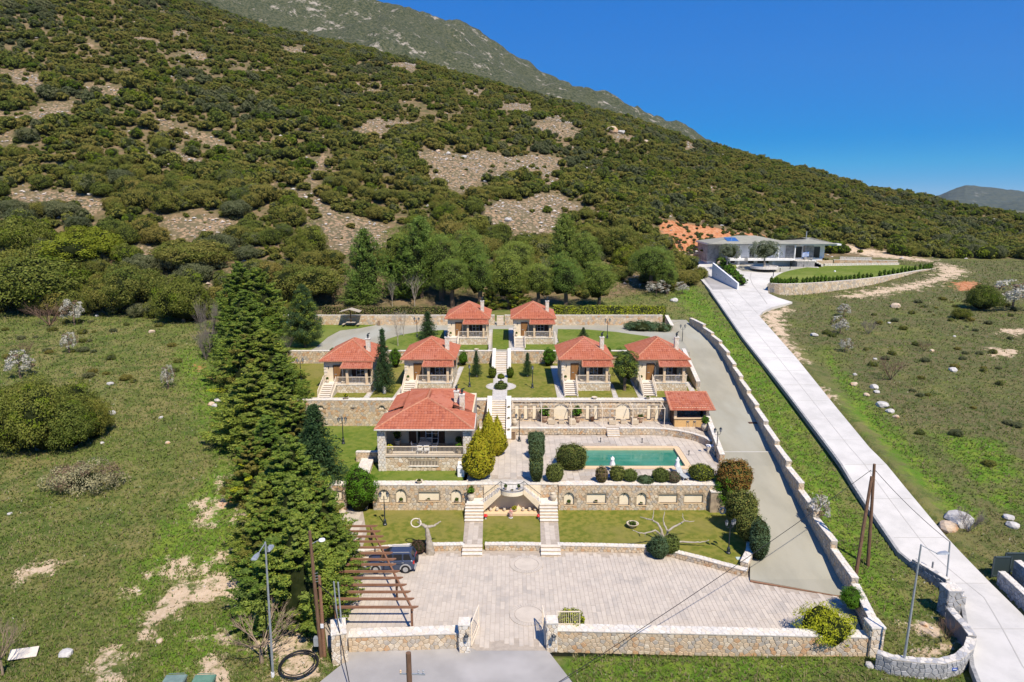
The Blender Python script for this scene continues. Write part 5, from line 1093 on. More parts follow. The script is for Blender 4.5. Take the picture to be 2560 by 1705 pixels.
# --- cottage
W_ = 6.05
def make_cottage():
 r = thing('cottage', '', 'cottage'); h = 1.05; ez = h+2.78
 wl_ = MB(); wl_.box(0, 1.4, -.6, 2.35, 1.62, ez-.02)             # left front wall
 wl_.box(2.35, 1.4, ez-.45, W_, 1.62, ez-.02)                     # beam over the veranda
 wl_.box(2.35, 2.9, h, W_, 3.1, ez-.02); wl_.box(2.2, 1.62, h, 2.352, 3.0, ez-.02)
 wl_.box(W_-.2, 1.62, h+.0, W_, 2.9, ez-.02)
 wl_.build('front_wall', m_plaster, r)
 body = MB(); body.box(.002, 1.62, -.6, .22, 8.6, ez-.02); body.box(W_-.22, 3.1, -.6, W_-.002, 8.6, ez-.02); body.box(.22, 8.4, -.6, W_-.22, 8.6, ez-.02); body.box(.22, 3.1, ez-.2, W_-.22, 8.4, ez-.03); body.box(2.35, 1.62, ez-.15, W_-.2, 2.9, ez-.03)
 sw = body.build('side_wall', m_stone[3], r)
 mb = MB(); wm = [m_stone[3], m_stone[0], m_stone[4]]
 stones(None, (-.002, 8.6, -.1), (0, -1, 0), (0, 0, 1), (-1, 0, 0), 6.95, ez+.05, .45, .34, wm, mb=mb, seed=1)
 stones(None, (W_+.002, 1.65, -.1), (0, 1, 0), (0, 0, 1), (1, 0, 0), 6.95, ez+.05, .45, .34, wm, mb=mb, seed=2)
 o = mb.build('wall_stones', wm, sw); o['kind'] = 'stuff'
 for k in range(7):
  z = .35+k*.42; w_ = .42 if k % 2 else .27; MB().box(-.035, 1.36, h+z-.35 if 0 else z+.65, w_, 1.398, z+.93).build('quoin', m_cop[2], r)
 pb = MB().box(1.85, .02, -.6, W_, 2.9, h-.08).box(.1, .3, -.6, 1.85, 1.4, h-.08); pb.build('porch_base', m_mortar, r)
 stones(r, (1.85, .018, -.15), (1, 0, 0), (0, 0, 1), (0, -1, 0), W_-1.85, h+.05, .36, .28, [m_stone[0], m_stone[4], m_stone[1], m_cop[2]], seed=3, wt=(3, 3, 1, 2), stuff='porch_stones')
 MB().box(1.8, -.06, h-.08, W_+.05, 2.92, h).box(.05, .2, h-.08, 1.8, 1.4, h).build('porch_floor', m_cop[0], r)
 n = 7; y0 = -2.3; y1 = .25
 for k in range(n):
  ya = y0+(y1-y0)*k/n; zt = h*(k+1)/n
  MB().box(.2, ya, -.4 if k == 0 else h*k/n-.02, 1.62, y1, zt-.05).build('riser', m_mortar, r); MB().box(.17, ya-.04, zt-.05, 1.65, ya+(y1-y0)/n+.01, zt).build('tread', m_cop[0 if k % 2 else 2], r)
 for sx in (.06, 1.64):
  P = [(sx, y0-.25, -.4), (sx+.16, y0-.25, -.4), (sx+.16, .3, -.4), (sx, .3, -.4), (sx, y0-.25, .12), (sx+.16, y0-.25, .12), (sx+.16, .3, h+.16), (sx, .3, h+.16)]
  MB().add(P, [(0, 3, 2, 1), (4, 5, 6, 7), (0, 1, 5, 4), (1, 2, 6, 5), (2, 3, 7, 6), (3, 0, 4, 7)]).build('stair_cheek', m_cop[2], r)
  railing(r, [(sx+.08, y0-.2, .1), (sx+.08, .3, h+.12)], h=.85, name='stair_railing', step=.16)
 railing(r, [(.1, .35, h), (.1, 1.35, h)], name='railing')
 railing(r, [(1.9, .08, h), (3.02, .08, h)]); railing(r, [(3.3, .08, h), (5.42, .08, h)]); railing(r, [(5.7, .08, h), (W_-.04, .08, h), (W_-.04, 2.8, h)])
 for x in (3.16, 5.56):
  MB().box(x-.15, .0, h, x+.15, .3, ez-.8).box(x-.19, -.04, h, x+.19, .34, h+.12).box(x-.19, -.04, ez-.92, x+.19, .34, ez-.8).build('column', m_beige, r)
 MB().box(W_-.3, 1.35, h, W_-.02, 1.64, ez-.45).build('column', m_beige, r)
 MB().box(2.5, .05, ez-.8, W_+.02, .25, ez-.62).box(W_-.16, .25, ez-.8, W_+.02, 1.4, ez-.62).build('canopy_beam', m_beige, r)
 mb = MB(); A = (2.42, -.32, ez-.62); B = (W_+.28, -.32, ez-.62); C_ = (W_+.28-.25, 1.55, ez+.02); D = (2.42+.2, 1.55, ez+.02)
 roof_face(mb, [A, B, C_, D], tw=.26, course=.34, pale=.2); mb.add([A, B, C_, D], [(3, 2, 1, 0)], 2)
 cr = mb.build('canopy_roof', m_tile, r); rc = MB(); ridge_caps(rc, A, D); ridge_caps(rc, B, C_); rc.build('ridge_tiles', m_ridge, cr)
 MB().bar((2.4, -.36, ez-.62), (W_+.3, -.36, ez-.62), .09).build('gutter', m_ridge, r)
 d = MB().box(1.2, 1.355, h, 2.1, 1.398, h+2.1); d.build('door_leaf', m_door, r)
 fr = MB().box(1.13, 1.34, h, 1.2, 1.398, h+2.17).box(2.1, 1.34, h, 2.17, 1.398, h+2.17).box(1.2, 1.34, h+2.1, 2.1, 1.398, h+2.17); fr.build('door_frame', m_dark, r)
 hd = MB().box(1.3, 1.32, h+.95, 1.55, 1.354, h+1.02); hd.build('door_handle', m_galv, r)
 glazed_door(r, 3.7, 4.75, 2.88, h, h+2.15)
 MB().box(.55, 1.3, h+1.75, .63, 1.39, h+2.0).build('wall_lamp', m_lamp, r); MB().box(2.25, 1.3, h+1.75, 2.33, 1.39, h+2.0).build('wall_lamp', m_lamp, r)
 wn = MB().box(W_+.04, 4.6, h+.9, W_+.08, 5.5, h+2.0).build('window', m_glass, r); MB().box(W_+.06, 5.5, h+.85, W_+.12, 6.0, h+2.05).box(W_+.06, 4.1, h+.85, W_+.12, 4.6, h+2.05).build('shutter', m_dark, wn)
 wn = MB().box(-.08, 4.6, h+.9, -.04, 5.5, h+2.0).build('window', m_dark, r)
 hip_roof(r, -.45, .95, W_+.5, 9.0, ez, 2.0)
 chimney(r, 5.25, 3.3, ez+.2, ez+2.35)
 return r
cot = make_cottage()
def pot(name, label, x, y, z, s=.4, shape='bowl', plant=None, group=None, mat=None, cat='plant pot'):
 r = thing(name, label, cat, (x, y, z), random.random()*6, group); m = mat or m_pots
 if shape == 'bowl': pr = [(s*.35, 0), (s*.3, s*.08), (s*.5, s*.2), (s*.75, s*.5), (s*.8, s*.58), (s*.66, s*.56), (s*.6, s*.4), (.01, s*.38)]; pz = s*.4; pw = s*.6
 elif shape == 'jar': pr = [(s*.28, 0), (s*.42, s*.25), (s*.62, s*.7), (s*.6, s*1.0), (s*.4, s*1.25), (s*.46, s*1.32), (s*.36, s*1.3), (s*.34, s*1.15), (.01, s*1.1)]; pz = s*1.2; pw = s*.5
 else: pr = [(s*.34, 0), (s*.42, s*.5), (s*.52, s*.86), (s*.58, s*.9), (s*.58, s*1.0), (s*.46, s*1.0), (s*.44, s*.86), (.01, s*.84)]; pz = s*.9; pw = s*.6
 MB().lathe(pr, n=14).build('vessel', m, r, smooth=True)
 if plant: plant_part(r, pz, pw, plant)
 return r
def plant_part(r, z, w, kind):
 me = POTPLANTS[kind]; o = link('plant', me, r, (0, 0, z), 0, w); return o
# --- place the six cottages
YP = at(1480, 977, ZC).y
spec = [(spx, y, z, lab) for spx, y, z, lab in [
 (atY(1405.5, 977, YP).x, YP, ZC, 'cottage second from the driveway with the dark leafy tree on its right'),
 (atY(1596.5, 977, YP).x, YP, ZC, 'cottage nearest the driveway, its chimney in front of a lantern lamp'),
 (atY(806, 982, YP-.9).x, YP-.9, ZC, 'cottage at the end beside the tall conifer row, steps on its left'),
 (atY(1009, 970, YP).x, YP, ZC, 'cottage directly behind the main house roof'),
 (atY(1284, 861, at(1350, 861, ZU).y).x, at(1350, 861, ZU).y, ZU, 'cottage on the upper terrace nearer the curving lawn and driveway'),
 (atY(1118.5, 862, at(1350, 861, ZU).y).x, at(1350, 861, ZU).y, ZU, 'cottage on the upper terrace beside the small fir tree')]]
chairs_m = MB();
def make_chair(name='porch_chair', mat=None, s=1.):
 m = mat or m_white; r = thing(name, '', 'chair')
 MB().box(-.25, -.24, .40, .25, .24, .45).build('seat', m, r)
 b = MB();
 for k in range(5): x = -.2+k*.1; b.bar((x, .22, .45), (x*1.1, .32, .92), .025, .02)
 b.bar((-.26, .32, .93), (.26, .32, .93), .05); b.build('backrest', m, r)
 for sx in (-.22, .22):
  for sy in (-.21, .21): MB().bar((sx, sy, 0), (sx*.95, sy*.95, .41), .035).build('leg', m, r)
  MB().bar((sx*1.1, -.2, .64), (sx*1.1, .27, .66), .04, .03).bar((sx*1.1, -.2, .42), (sx*1.1, -.2, .64), .03).build('armrest', m, r)
 return r
def make_table(name='round_table', r_=.45, mat=None, lab=''):
 t = thing(name, lab, 'table'); MB().lathe([(r_, .70), (r_, .73), (.01, .735)], n=20).build('table_top', mat or m_white, t)
 MB().lathe([(.22, 0), (.2, .04), (.03, .08), (.03, .7)], n=10).build('pedestal', mat or m_white, t); return t
chair0 = make_chair(); table0 = make_table(); c_used = [False, False]
def place(proto, flag, x, y, z, rz, label, group):
 o = proto if not c_used[flag] else copy_tree(proto); c_used[flag] = True
 o.location = (x, y, z); o.rotation_euler = (0, 0, rz); o['label'] = label; o['group'] = group; return o
where = ['beside the tall dark tree', 'nearest the driveway', 'at the conifer row', 'behind the main house roof', 'by the curving upper lawn', 'by the upper small fir']
bushes = []
for i, (x, y, z, lab) in enumerate(spec):
 o = cot if i == 0 else copy_tree(cot); o.location = (x, y, z); o['label'] = lab; o['group'] = 'red roofed cottages'
 hz = z+1.05
 place(table0, 1, x+4.4, y+1.2, hz, 0, f'white round table on the porch of the cottage {where[i]}', 'porch tables')
 place(chair0, 0, x+3.75, y+1.2, hz, pi/2, f'white chair left of the porch table at the cottage {where[i]}', 'porch chairs')
 place(chair0, 0, x+5.05, y+1.25, hz, -pi/2, f'white chair right of the porch table at the cottage {where[i]}', 'porch chairs')
 pot('plant_pot', f'potted ball plant by the door of the cottage {where[i]}', x+.45, y+.95, hz, .34, 'jar', 'ball', 'pots by the cottage doors')
 pot('plant_pot', f'round pot behind the railing of the cottage {where[i]}', x+2.55, y+.6, hz, .42, 'bowl', None, 'round porch pots')
# --- main house
HY = at(1050, 1177, ZP).y; hx0 = atY(946, 1150, HY).x; hx1 = atY(1177, 1150, HY).x; HF = atY(1050, 1139.5, HY).z; HE = atY(1050, 1071, HY).z
mh = thing('main_house', 'large house with a broad red tiled roof and deep open veranda', 'house', (hx0, HY, ZP)); Wm = hx1-hx0; fz_ = HF-ZP; ez_ = HE-ZP; dv = 3.6
pw = .72
MB().box(0, .35, -.3, Wm, dv+9.0, fz_-.1).build('base', m_mortar, mh)
bh = MB().box(pw, .1, -.3, Wm-pw, .35, .48).box(pw, .1, .98, Wm-pw, .35, fz_-.1).box(pw, .1, .48, 3.05, .35, .98).box(5.95, .1, .48, Wm-pw, .35, .98); bh.build('base_wall', m_mortar, mh)
vx0, vx1 = 3.05, 5.95
stones(mh, (pw, .098, -.05), (1, 0, 0), (0, 0, 1), (0, -1, 0), Wm-2*pw, fz_-.05, .44, .32, [m_stone[0], m_stone[4], m_stone[1], m_stone[2], m_cop[2]], single=200, seed=200, wt=(3, 3, 2, 1, 1.5), hole=lambda x, y: vx0-pw < x < vx1-pw and .5 < y < 1.06)
MB().box(vx0, .33, .45, vx1, .349, 1.0).build('vent_recess', m_dark, mh)
vb = MB()
for k in range(20): x = vx0+.07+k*(vx1-vx0-.14)/19; vb.bar((x, .14, .5), (x, .14, .98), .05)
vb.build('vent_bars', m_rail, mh); MB().box(vx0-.1, .02, .42, vx1+.1, .3, .49).build('vent_sill', m_cop[0], mh)
MB().box(pw-.1, -.02, fz_-.1, Wm-pw+.1, dv, fz_).build('veranda_floor', m_pave[0], mh)
railing(mh, [(pw+.02, .06, fz_), (Wm-pw-.02, .06, fz_)], step=.125)
for x0 in (0, Wm-pw):
 p = MB().box(x0, 0, -.3, x0+pw, .7, ez_).build('pillar', m_mortar, mh); mb = MB()
 stones(None, (x0, -.002, -.05), (1, 0, 0), (0, 0, 1), (0, -1, 0), pw, ez_+.05, .36, .27, [m_cop[0], m_cop[2], m_cop[1]], mb=mb, jit=.1, seed=int(x0));
 stones(None, (x0-.002, .7, -.05), (0, -1, 0), (0, 0, 1), (-1, 0, 0), .7, ez_+.05, .36, .27, [m_cop[0], m_cop[2], m_cop[1]], mb=mb, jit=.1)
 stones(None, (x0+pw+.002, 0, -.05), (0, 1, 0), (0, 0, 1), (1, 0, 0), .7, ez_+.05, .36, .27, [m_cop[0], m_cop[2], m_cop[1]], mb=mb, jit=.1)
 o = mb.build('pillar_stones', [m_cop[0], m_cop[2], m_cop[1]], p); o['kind'] = 'stuff'
MB().box(0, .02, ez_-.28, Wm, .4, ez_).box(.02, .4, ez_-.2, Wm-.02, dv+9, ez_-.02).build('beam', m_plaster, mh)
MB().box(.1, dv, fz_, 2.55, dv+.2, ez_-.2).box(3.35, dv, fz_, 3.5, dv+.2, ez_-.2).box(6.35, dv, fz_, Wm-.1, dv+.2, ez_-.2).box(2.55, dv, fz_+2.2, 6.35, dv+.2, ez_-.2).build('veranda_wall', m_plaster, mh)
MB().box(.001, .7, fz_, .2, dv+9, ez_-.21).box(Wm-.2, .7, fz_, Wm-.001, dv+9, ez_-.21).box(.2, dv+8.8, fz_, Wm-.2, dv+9, ez_-.21).build('side_wall', m_stone[3], mh)
MB().box(2.57, dv+.05, fz_, 3.33, dv+.1, fz_+2.18).build('door_leaf', m_dark, mh)
glazed_door(mh, 4.35, 5.65, dv+.06, fz_, fz_+2.15, nx=2)
ex0, ex1 = atY(935, 1068, HY-.35).x-hx0, atY(1185, 1065, HY-.35).x-hx0; ey = -.4; rz0 = ez_+.02
mx = (ex0+ex1)/2
bk = [(atY(1005, 1024, HY+2.2).x-hx0, 2.15, rz0+1.03), (atY(1126, 1024, HY+2.2).x-hx0, 2.15, rz0+1.03)]
ap_ = (-8.84-hx0, 4.2, rz0+1.85); ap2 = (-8.87-hx0, 7.5, rz0+1.88)
l0 = (ex0, ey, rz0); r0 = (ex1, ey, rz0); lb = (ex0+.15, 4.6, rz0); rb = (ex1-.1, 4.6, rz0)
mb = MB()
roof_face(mb, [l0, r0, bk[1], bk[0]], tw=.31, course=.38);
roof_face(mb, [bk[0], bk[1], ap_], tw=.31, course=.38)
roof_face(mb, [r0, rb, (bk[1][0]+.0, 3.4, rz0+1.03), bk[1]], tw=.31, course=.38); roof_face(mb, [lb, l0, bk[0], (bk[0][0], 3.4, rz0+1.03)], tw=.31, course=.38)
roof_face(mb, [(bk[1][0]+.0, 2.15, rz0+1.03), (bk[1][0]+.35, 10.3, rz0+1.03), ap2, ap_], tw=.31, course=.38); roof_face(mb, [(bk[0][0]-.2, 10.3, rz0+1.03), (bk[0][0], 2.15, rz0+1.03), ap_, ap2], tw=.31, course=.38)
roof_face(mb, [(bk[1][0]+.35, 10.3, rz0+1.03), (bk[0][0]-.2, 10.3, rz0+1.03), ap2], tw=.31, course=.38)
roof_face(mb, [(ex1-.5, 4.6, rz0+.25), (ex1-.5, 10.6, rz0+.25), (bk[1][0]+.35, 10.3, rz0+1.03), (bk[1][0], 4.2, rz0+1.03)], tw=.31, course=.38); roof_face(mb, [(ex0+.5, 10.6, rz0+.25), (ex0+.5, 4.6, rz0+.25), (bk[0][0], 4.2, rz0+1.03), (bk[0][0]-.2, 10.3, rz0+1.03)], tw=.31, course=.38)
mb.add([rb, lb, (bk[0][0], 3.4, rz0+1.03), (bk[1][0], 3.4, rz0+1.03)], [(0, 1, 2, 3)], 2)
mb.add([(ex1-.5, 4.6, rz0+.25), (ex1-.1, 4.6, rz0), (bk[1][0], 4.2, rz0+1.03)], [(0, 1, 2)], 2)
rf = mb.build('roof', m_tile, mh); rc = MB()
for a, b in ((l0, bk[0]), (r0, bk[1]), (bk[0], ap_), (bk[1], ap_), (ap_, ap2), ((bk[1][0]+.35, 10.3, rz0+1.03), ap2), ((bk[0][0]-.2, 10.3, rz0+1.03), ap2)): ridge_caps(rc, a, b, w=.24)
rc.build('ridge_tiles', m_ridge, rf)
MB().bar((ex0, ey-.06, rz0-.02), (ex1, ey-.06, rz0-.02), .12).bar((ex1+.04, ey, rz0-.02), (ex1-.06, 4.6, rz0-.02), .12).build('gutter', m_cop[0], mh)
MB().box(ex0+.05, ey+.05, rz0-.12, ex1-.05, 4.6, rz0-.03).build('eave_board', m_plaster, mh)
chimney(mh, atY(1141, 1000, HY+5).x-hx0, 5.3, rz0+.3, atY(1141, 978, HY+5.3).z-ZP, .48, .48); chimney(mh, atY(1155, 1000, HY+4.6).x-hx0, 4.7, rz0+.3, atY(1155, 987, HY+4.7).z-ZP, .5, .55)
t = place(table0, 1, hx0+4.45, HY+1.5, HF, 0, 'wooden table on the veranda of the main house', 'veranda table'); t.scale = (1.5, 1.5, 1)
for k, (dx, dy, rz) in enumerate(((-1.0, -.1, pi/2), (-.35, -.8, pi), (.35, -.8, pi), (1.05, 0, -pi/2), (-.35, .85, 0), (.4, .85, 0))):
 place(chair0, 0, hx0+4.45+dx, HY+1.5+dy, HF, rz, ['white chair at the left end of the veranda table', 'white chair near the railing, left side of the veranda table', 'white chair near the railing, right side of the veranda table', 'white chair at the right end of the veranda table', 'white chair behind the veranda table on the left', 'white chair behind the veranda table on the right'][k], 'veranda chairs')
pot('plant_pot', 'pot with a yellow plant at the left end of the veranda railing', hx0+1.15, HY+.6, HF, .5, 'pot', 'yellow'); pot('plant_pot', 'pot with a leafy plant at the right end of the veranda railing', hx1-1.15, HY+.6, HF, .5, 'pot', 'bush')
pot('plant_pot', 'tall dark potted tree in the left corner of the veranda', hx0+1.5, HY+2.7, HF, .7, 'pot', 'spiky'); pot('plant_pot', 'dark potted tree in the right corner of the veranda', hx1-1.4, HY+2.6, HF, .55, 'pot', 'ball')
mb_ = stair('side_stair', 'small stone stair climbing beside the yellow cypresses to the veranda', -5.1, -4.3, 63.9, 66.2, ZP, ZP+1.5, 8, cheek=.3, cheekz=.4)
bx = thing('white_box', 'white box at the foot of the stone stair beside the golden cypress', 'box', (-5.0, 63.2, ZP)); MB().box(-.35, -.2, 0, .3, .3, .95).build('body', m_white, bx); MB().box(-.38, -.23, .95, .33, .33, 1.0).build('lid', m_white, bx)
# --- bar hut
bx0, bx1 = at(1686, 1067, ZT).x, at(1770, 1067, ZT).x; BY = at(1730, 1067, ZT).y
hut = thing('bar_hut', 'open poolside bar hut with a red tiled roof and ochre counter', 'hut', (bx0, BY, ZT)); bw = bx1-bx0
MB().box(0, 0, 0, bw, .45, 1.0).build('counter', M('ochre_plaster', (.62, .40, .17), (.55, .35, .15), 2), hut); MB().box(-.1, -.12, 1.0, bw+.1, .6, 1.08).build('counter_top', m_beige, hut)
MB().box(-.05, 2.6, 0, bw+.2, 2.75, 2.4).box(-.06, .45, 0, .1, 2.6, 2.4).box(bw, .45, 0, bw+.15, 2.6, 2.4).build('back_wall', m_dark, hut)
for x in (.05, bw-.15): MB().box(x-.12, .02, 1.08, x+.18, .3, 2.35).build('post', m_beige, hut)
rx0, rx1 = atY(1677, 1026, BY-.3).x-bx0, atY(1786, 1026, BY-.3).x-bx0; rz_ = atY(1730, 1026, BY-.4).z-ZT
mb = MB(); P = [(rx0, -.5, rz_), (rx1, -.5, rz_), (rx1-.1, 3.3, rz_+1.15), (rx0+.1, 3.3, rz_+1.15)]; roof_face(mb, P, tw=.29, course=.38, pale=.2); mb.add(P, [(3, 2, 1, 0)], 2); q = mb.build('roof', m_tile, hut)
rc = MB(); ridge_caps(rc, P[0], P[3], w=.3); ridge_caps(rc, P[1], P[2], w=.3); ridge_caps(rc, P[3], P[2]); rc.build('ridge_tiles', m_ridge, q)
MB().box(0, -.02, 2.2, bw, .28, 2.35).build('beam', m_beige, hut)
for k, px in enumerate((1717.5, 1734.5)):
 p = at(px, 1065, ZT); s = thing('bar_stool', ['wire bar stool at the left of the ochre counter', 'wire bar stool at the middle of the ochre counter'][k], 'stool', (p.x, p.y-.25, ZT), 0, 'stools at the bar counter')
 MB().lathe([(.19, .7), (.2, .74), (.01, .75)], n=12).build('seat', m_galv, s)
 for a in range(4): MB().bar((.22*cos(a*pi/2+.7), .22*sin(a*pi/2+.7), 0), (.12*cos(a*pi/2+.7), .12*sin(a*pi/2+.7), .7), .025).build('leg', m_galv, s)
 MB().tube([(.18*cos(t), .18*sin(t), 1.0) for t in np.linspace(0, pi, 7)], .014, 5).build('backrest', m_galv, s)
# --- thin metal pergola
pg = thing('metal_pergola', 'thin beige metal pergola frame in front of the cream wall panels', 'pergola', (at(1353, 1062, ZT).x, 75.8, ZT)); pgx = pg.location.x; ph = 2.25
pxs = [at(1281, 1062, ZT).x, at(1353, 1062, ZT).x, at(1427, 1062, ZT).x, at(1503, 1062, ZT).x, at(1578, 1062, ZT).x, at(1658, 1064, ZT).x]; yb = YR-75.8-.1
for x in pxs[1:]:
 MB().bar((x-pgx, .15, 0), (x-pgx, .15, ph), .06).build('post', m_rail, pg)
for x in pxs: MB().bar((x-pgx, .15, ph), (x-pgx, yb, ph+.12), .05).build('rafter', m_rail, pg)
MB().bar((pxs[0]-pgx, .15, ph+.03), (pxs[-1]-pgx+.05, .15, ph+.03), .07).build('front_beam', m_rail, pg); MB().bar((pxs[0]-pgx, 1.3, ph+.09), (pxs[-1]-pgx+.05, 1.3, ph+.09), .05).build('middle_beam', m_rail, pg); MB().bar((pxs[0]-pgx, yb, ph+.15), (pxs[-1]-pgx+.05, yb, ph+.15), .06).build('rear_beam', m_rail, pg)
def armchair(px, py, lab, rz):
 p = at(px, py, ZT); r = thing('wicker_armchair', lab, 'armchair', (p.x, p.y, ZT), rz, 'pale wicker armchairs on the raised terrace')
 MB().box(-.4, -.4, .06, .4, .4, .36).build('seat_base', m_wicker, r); MB().box(-.4, .24, .36, .4, .4, .86).build('backrest', m_wicker, r)
 for sx in (-.4, .27): MB().box(sx, -.4, .36, sx+.13, .24, .62).build('armrest', m_wicker, r)
 MB().box(-.26, -.38, .36, .26, .23, .46).build('cushion', m_white, r)
armchair(1379, 1059, 'wicker armchair left of the first arch', -pi/2-.1); armchair(1430, 1060, 'wicker armchair right of the first arch beside the tall potted shrub', pi/2+.1)
armchair(1531, 1060, 'wicker armchair left of the second arch', -pi/2-.1); armchair(1586, 1060, 'wicker armchair right of the second arch', pi/2+.1)
for px, lab in ((1403.5, 'small wicker table in front of the first arch'), (1558, 'small wicker table in front of the second arch')):
 p = at(px, 1058.5, ZT); r = thing('wicker_table', lab, 'table', (p.x, p.y, ZT), 0, 'wicker tables'); MB().box(-.3, -.3, .05, .3, .3, .48).build('base', m_wicker, r); MB().box(-.33, -.33, .48, .33, .33, .52).build('table_top', m_glass if 0 else m_wicker, r)
for px, py, s, sh, pl_, lab in ((1361, 1055, .8, 'pot', 'bush', 'tall terracotta pot with a shrub left of the first arch'), (1443, 1055, .8, 'pot', 'bush', 'tall terracotta pot with a dense shrub right of the first arch'), (1600, 1056, .75, 'pot', 'low', 'terracotta pot with a sparse plant right of the second arch'), (1480.5, 1054, .45, 'jar', None, 'small dark jar between the two arches')):
 p = at(px, py, ZT); pot('large_pot', lab, p.x, p.y, ZT, s, sh, pl_, 'large pots along the retaining wall', m_terra if sh == 'pot' else m_dark)
p = at(1287, 1064, ZT); pot('storage_jar', 'round pale storage jar at the left end of the raised terrace', p.x, p.y, ZT, .62, 'jar', None)
p = at(1766, 1082, ZT); pot('urn', 'pale urn with a leafy plant beside the bar hut', p.x, 74.6, ZT, .72, 'jar', 'bush')
for px, lab, pl_ in ((1177.7, 'pale urn with a leafy plant on the left stair landing', 'bush'), (1383.7, 'empty round pale jar on the right stair landing', None)):
 x = atY(px, 1244, 60.5).x; pot('urn', lab, x, 60.5, zl+.04, .58, 'jar', pl_)
for px, py, Yw, z, lab, pl_ in ((864.6, 995, YR+.4, ZC+.1, 'yellow bowl planter on the retaining wall before the first cottage', 'yellow'), (1486, 1000, YR+.4, ZC+.1, 'shallow stone bowl on the retaining wall above the panels', None), (1619, 1000, YR+.4, ZC+.1, 'stone bowl with a grey plant on the retaining wall above the second arch', 'low'), (1047.8, 1204, YN+.4, ZP+.1, 'stone bowl with a dry plant on the coping below the main house', 'low'),
  (1191, 877, YW+.2, ZU+.12, 'white bowl on the upper wall by the middle stair', None), (1003, 1252, YN+.12, NZ(1256), 'bowl with a clipped plant in the middle arched niche', 'ball'), (1071, 1250, YN+.12, NZ(1252), 'small bowl planter in the square niche', 'low'), (1142, 1254, YN+.12, NZ(1256), 'bowl with a round plant in the niche beside the stair', 'ball'),
  (1422, 1258, YN+.12, NZ(1261), 'bowl with a round plant in the first niche right of the stair', 'ball'), (1490, 1254, YN+.12, NZ(1257), 'pink flowering bowl in the wide niche below the pool', 'pink'), (1603, 1261, YN+.12, NZ(1262), 'small bowl planter in the third arched niche below the pool', 'low')):
 x = atY(px, py, Yw).x; pot('bowl_planter', lab, x, Yw, z, .3 if Yw == YN+.12 else .45, 'bowl', pl_, 'bowl planters')
for k, (px, s, pl_) in enumerate(((1215, .26, 'low'), (1227, .24, None), (1243, .28, None), (1261, .24, None), (1286, .36, 'yellow'), (1308, .26, None), (1324, .26, None), (1338, .24, None))):
 x = atY(px, 1278, 60.4).x; pot('small_jar', f'small pale jar on the grotto ledge, number {k+1} counting from the left stair' if 0 else ['jar with a green plant at the left end of the grotto ledge', 'small jar beside the green plant on the grotto ledge', 'round jar on the left of the grotto ledge', 'leaning jar left of the ledge planter', 'wide planter with yellow-green leaves in the middle of the grotto ledge', 'round jar just right of the ledge planter', 'swan-shaped jar on the right of the grotto ledge', 'dark jar at the right end of the grotto ledge'][k], x, 60.3, ZL+.2, s, 'jar' if pl_ is None else 'bowl', pl_, 'jars on the grotto ledge')
for px, lab in ((1264, 'clipped ball plant on the left of the balcony'), (1297, 'clipped ball plant on the right of the balcony')):
 x = atY(px, 1215, 60.2).x; pot('balcony_pot', lab, x, 60.0, ZP+.03, .26, 'pot', 'ball', 'balcony pots')
x = atY(1280, 1220, 60.0).x; pot('balcony_pot', 'low bowl with small leaves in the middle of the balcony', x, 59.7, ZP+.03, .2, 'bowl', 'low', 'balcony pots')
for k, y in enumerate((73.6, 75.2, 76.8)):
 pot('stair_bowl', ['lowest bowl on the right cheek wall of the middle stair', 'middle bowl on the right cheek wall of the middle stair', 'topmost bowl on the right cheek wall of the middle stair'][k], axis1+.25, y, ZP+(y-72.6)/6*(ZC-ZP)+.58, .26, 'bowl', 'low', 'bowls on the stair wall')
p = at(1581, 1318, ZL); pot('lawn_bowl', 'wide white bowl planter on the lawn left of the bare white tree', p.x, p.y, ZL, .72, 'bowl', 'low')
def figurine():
 p = at(1277, 1294, ZL); r = thing('garden_statue', 'small painted garden figure in a red and white robe before the grotto', 'statue', (p.x, p.y, ZL))
 MB().lathe([(.2, 0), (.2, .06), (.1, .08)], n=12).build('plinth', m_white, r)
 b = MB().lathe([(.17, .08), (.15, .3), (.11, .5), (.13, .62), (.15, .72), (.06, .82)], n=12); b.tube([(.13, 0, .72), (.2, -.08, .58), (.12, -.16, .52)], [.045, .04, .03], 6).tube([(-.13, 0, .72), (-.2, -.06, .56), (-.1, -.16, .5)], [.045, .04, .03], 6); b.build('robe', M('statue_robe', (.6, .5, .44), (.5, .12, .08), 7), r, smooth=True)
 MB().lathe([(.03, .8), (.05, .84), (.085, .92), (.08, 1.0), (.03, 1.05)], n=10).build('head', m_beige, r, smooth=True)
 MB().lathe([(.09, .93), (.10, .98), (.07, 1.06), (.02, 1.08)], (0, .015, 0), 10).build('hair', m_dark, r, smooth=True)
figurine()
m_capred = M('mushroom_red', (.62, .02, .02), (.7, .6, .55), 14, lo=.6, hi=.64)
for k, px in enumerate((1214, 1347)):
 p = at(px, 1297, ZL); r = thing('garden_mushroom', ['red capped garden mushroom at the foot of the left stair', 'red capped garden mushroom at the foot of the right stair'][k], 'garden ornament', (p.x, p.y, ZL), 0, 'garden mushrooms')
 MB().lathe([(.08, 0), (.06, .2), (.05, .3)], n=10).build('stem', m_white, r); MB().lathe([(.2, .26), (.21, .3), (.15, .42), (.02, .48)], n=14).build('cap', m_capred, r, smooth=True)
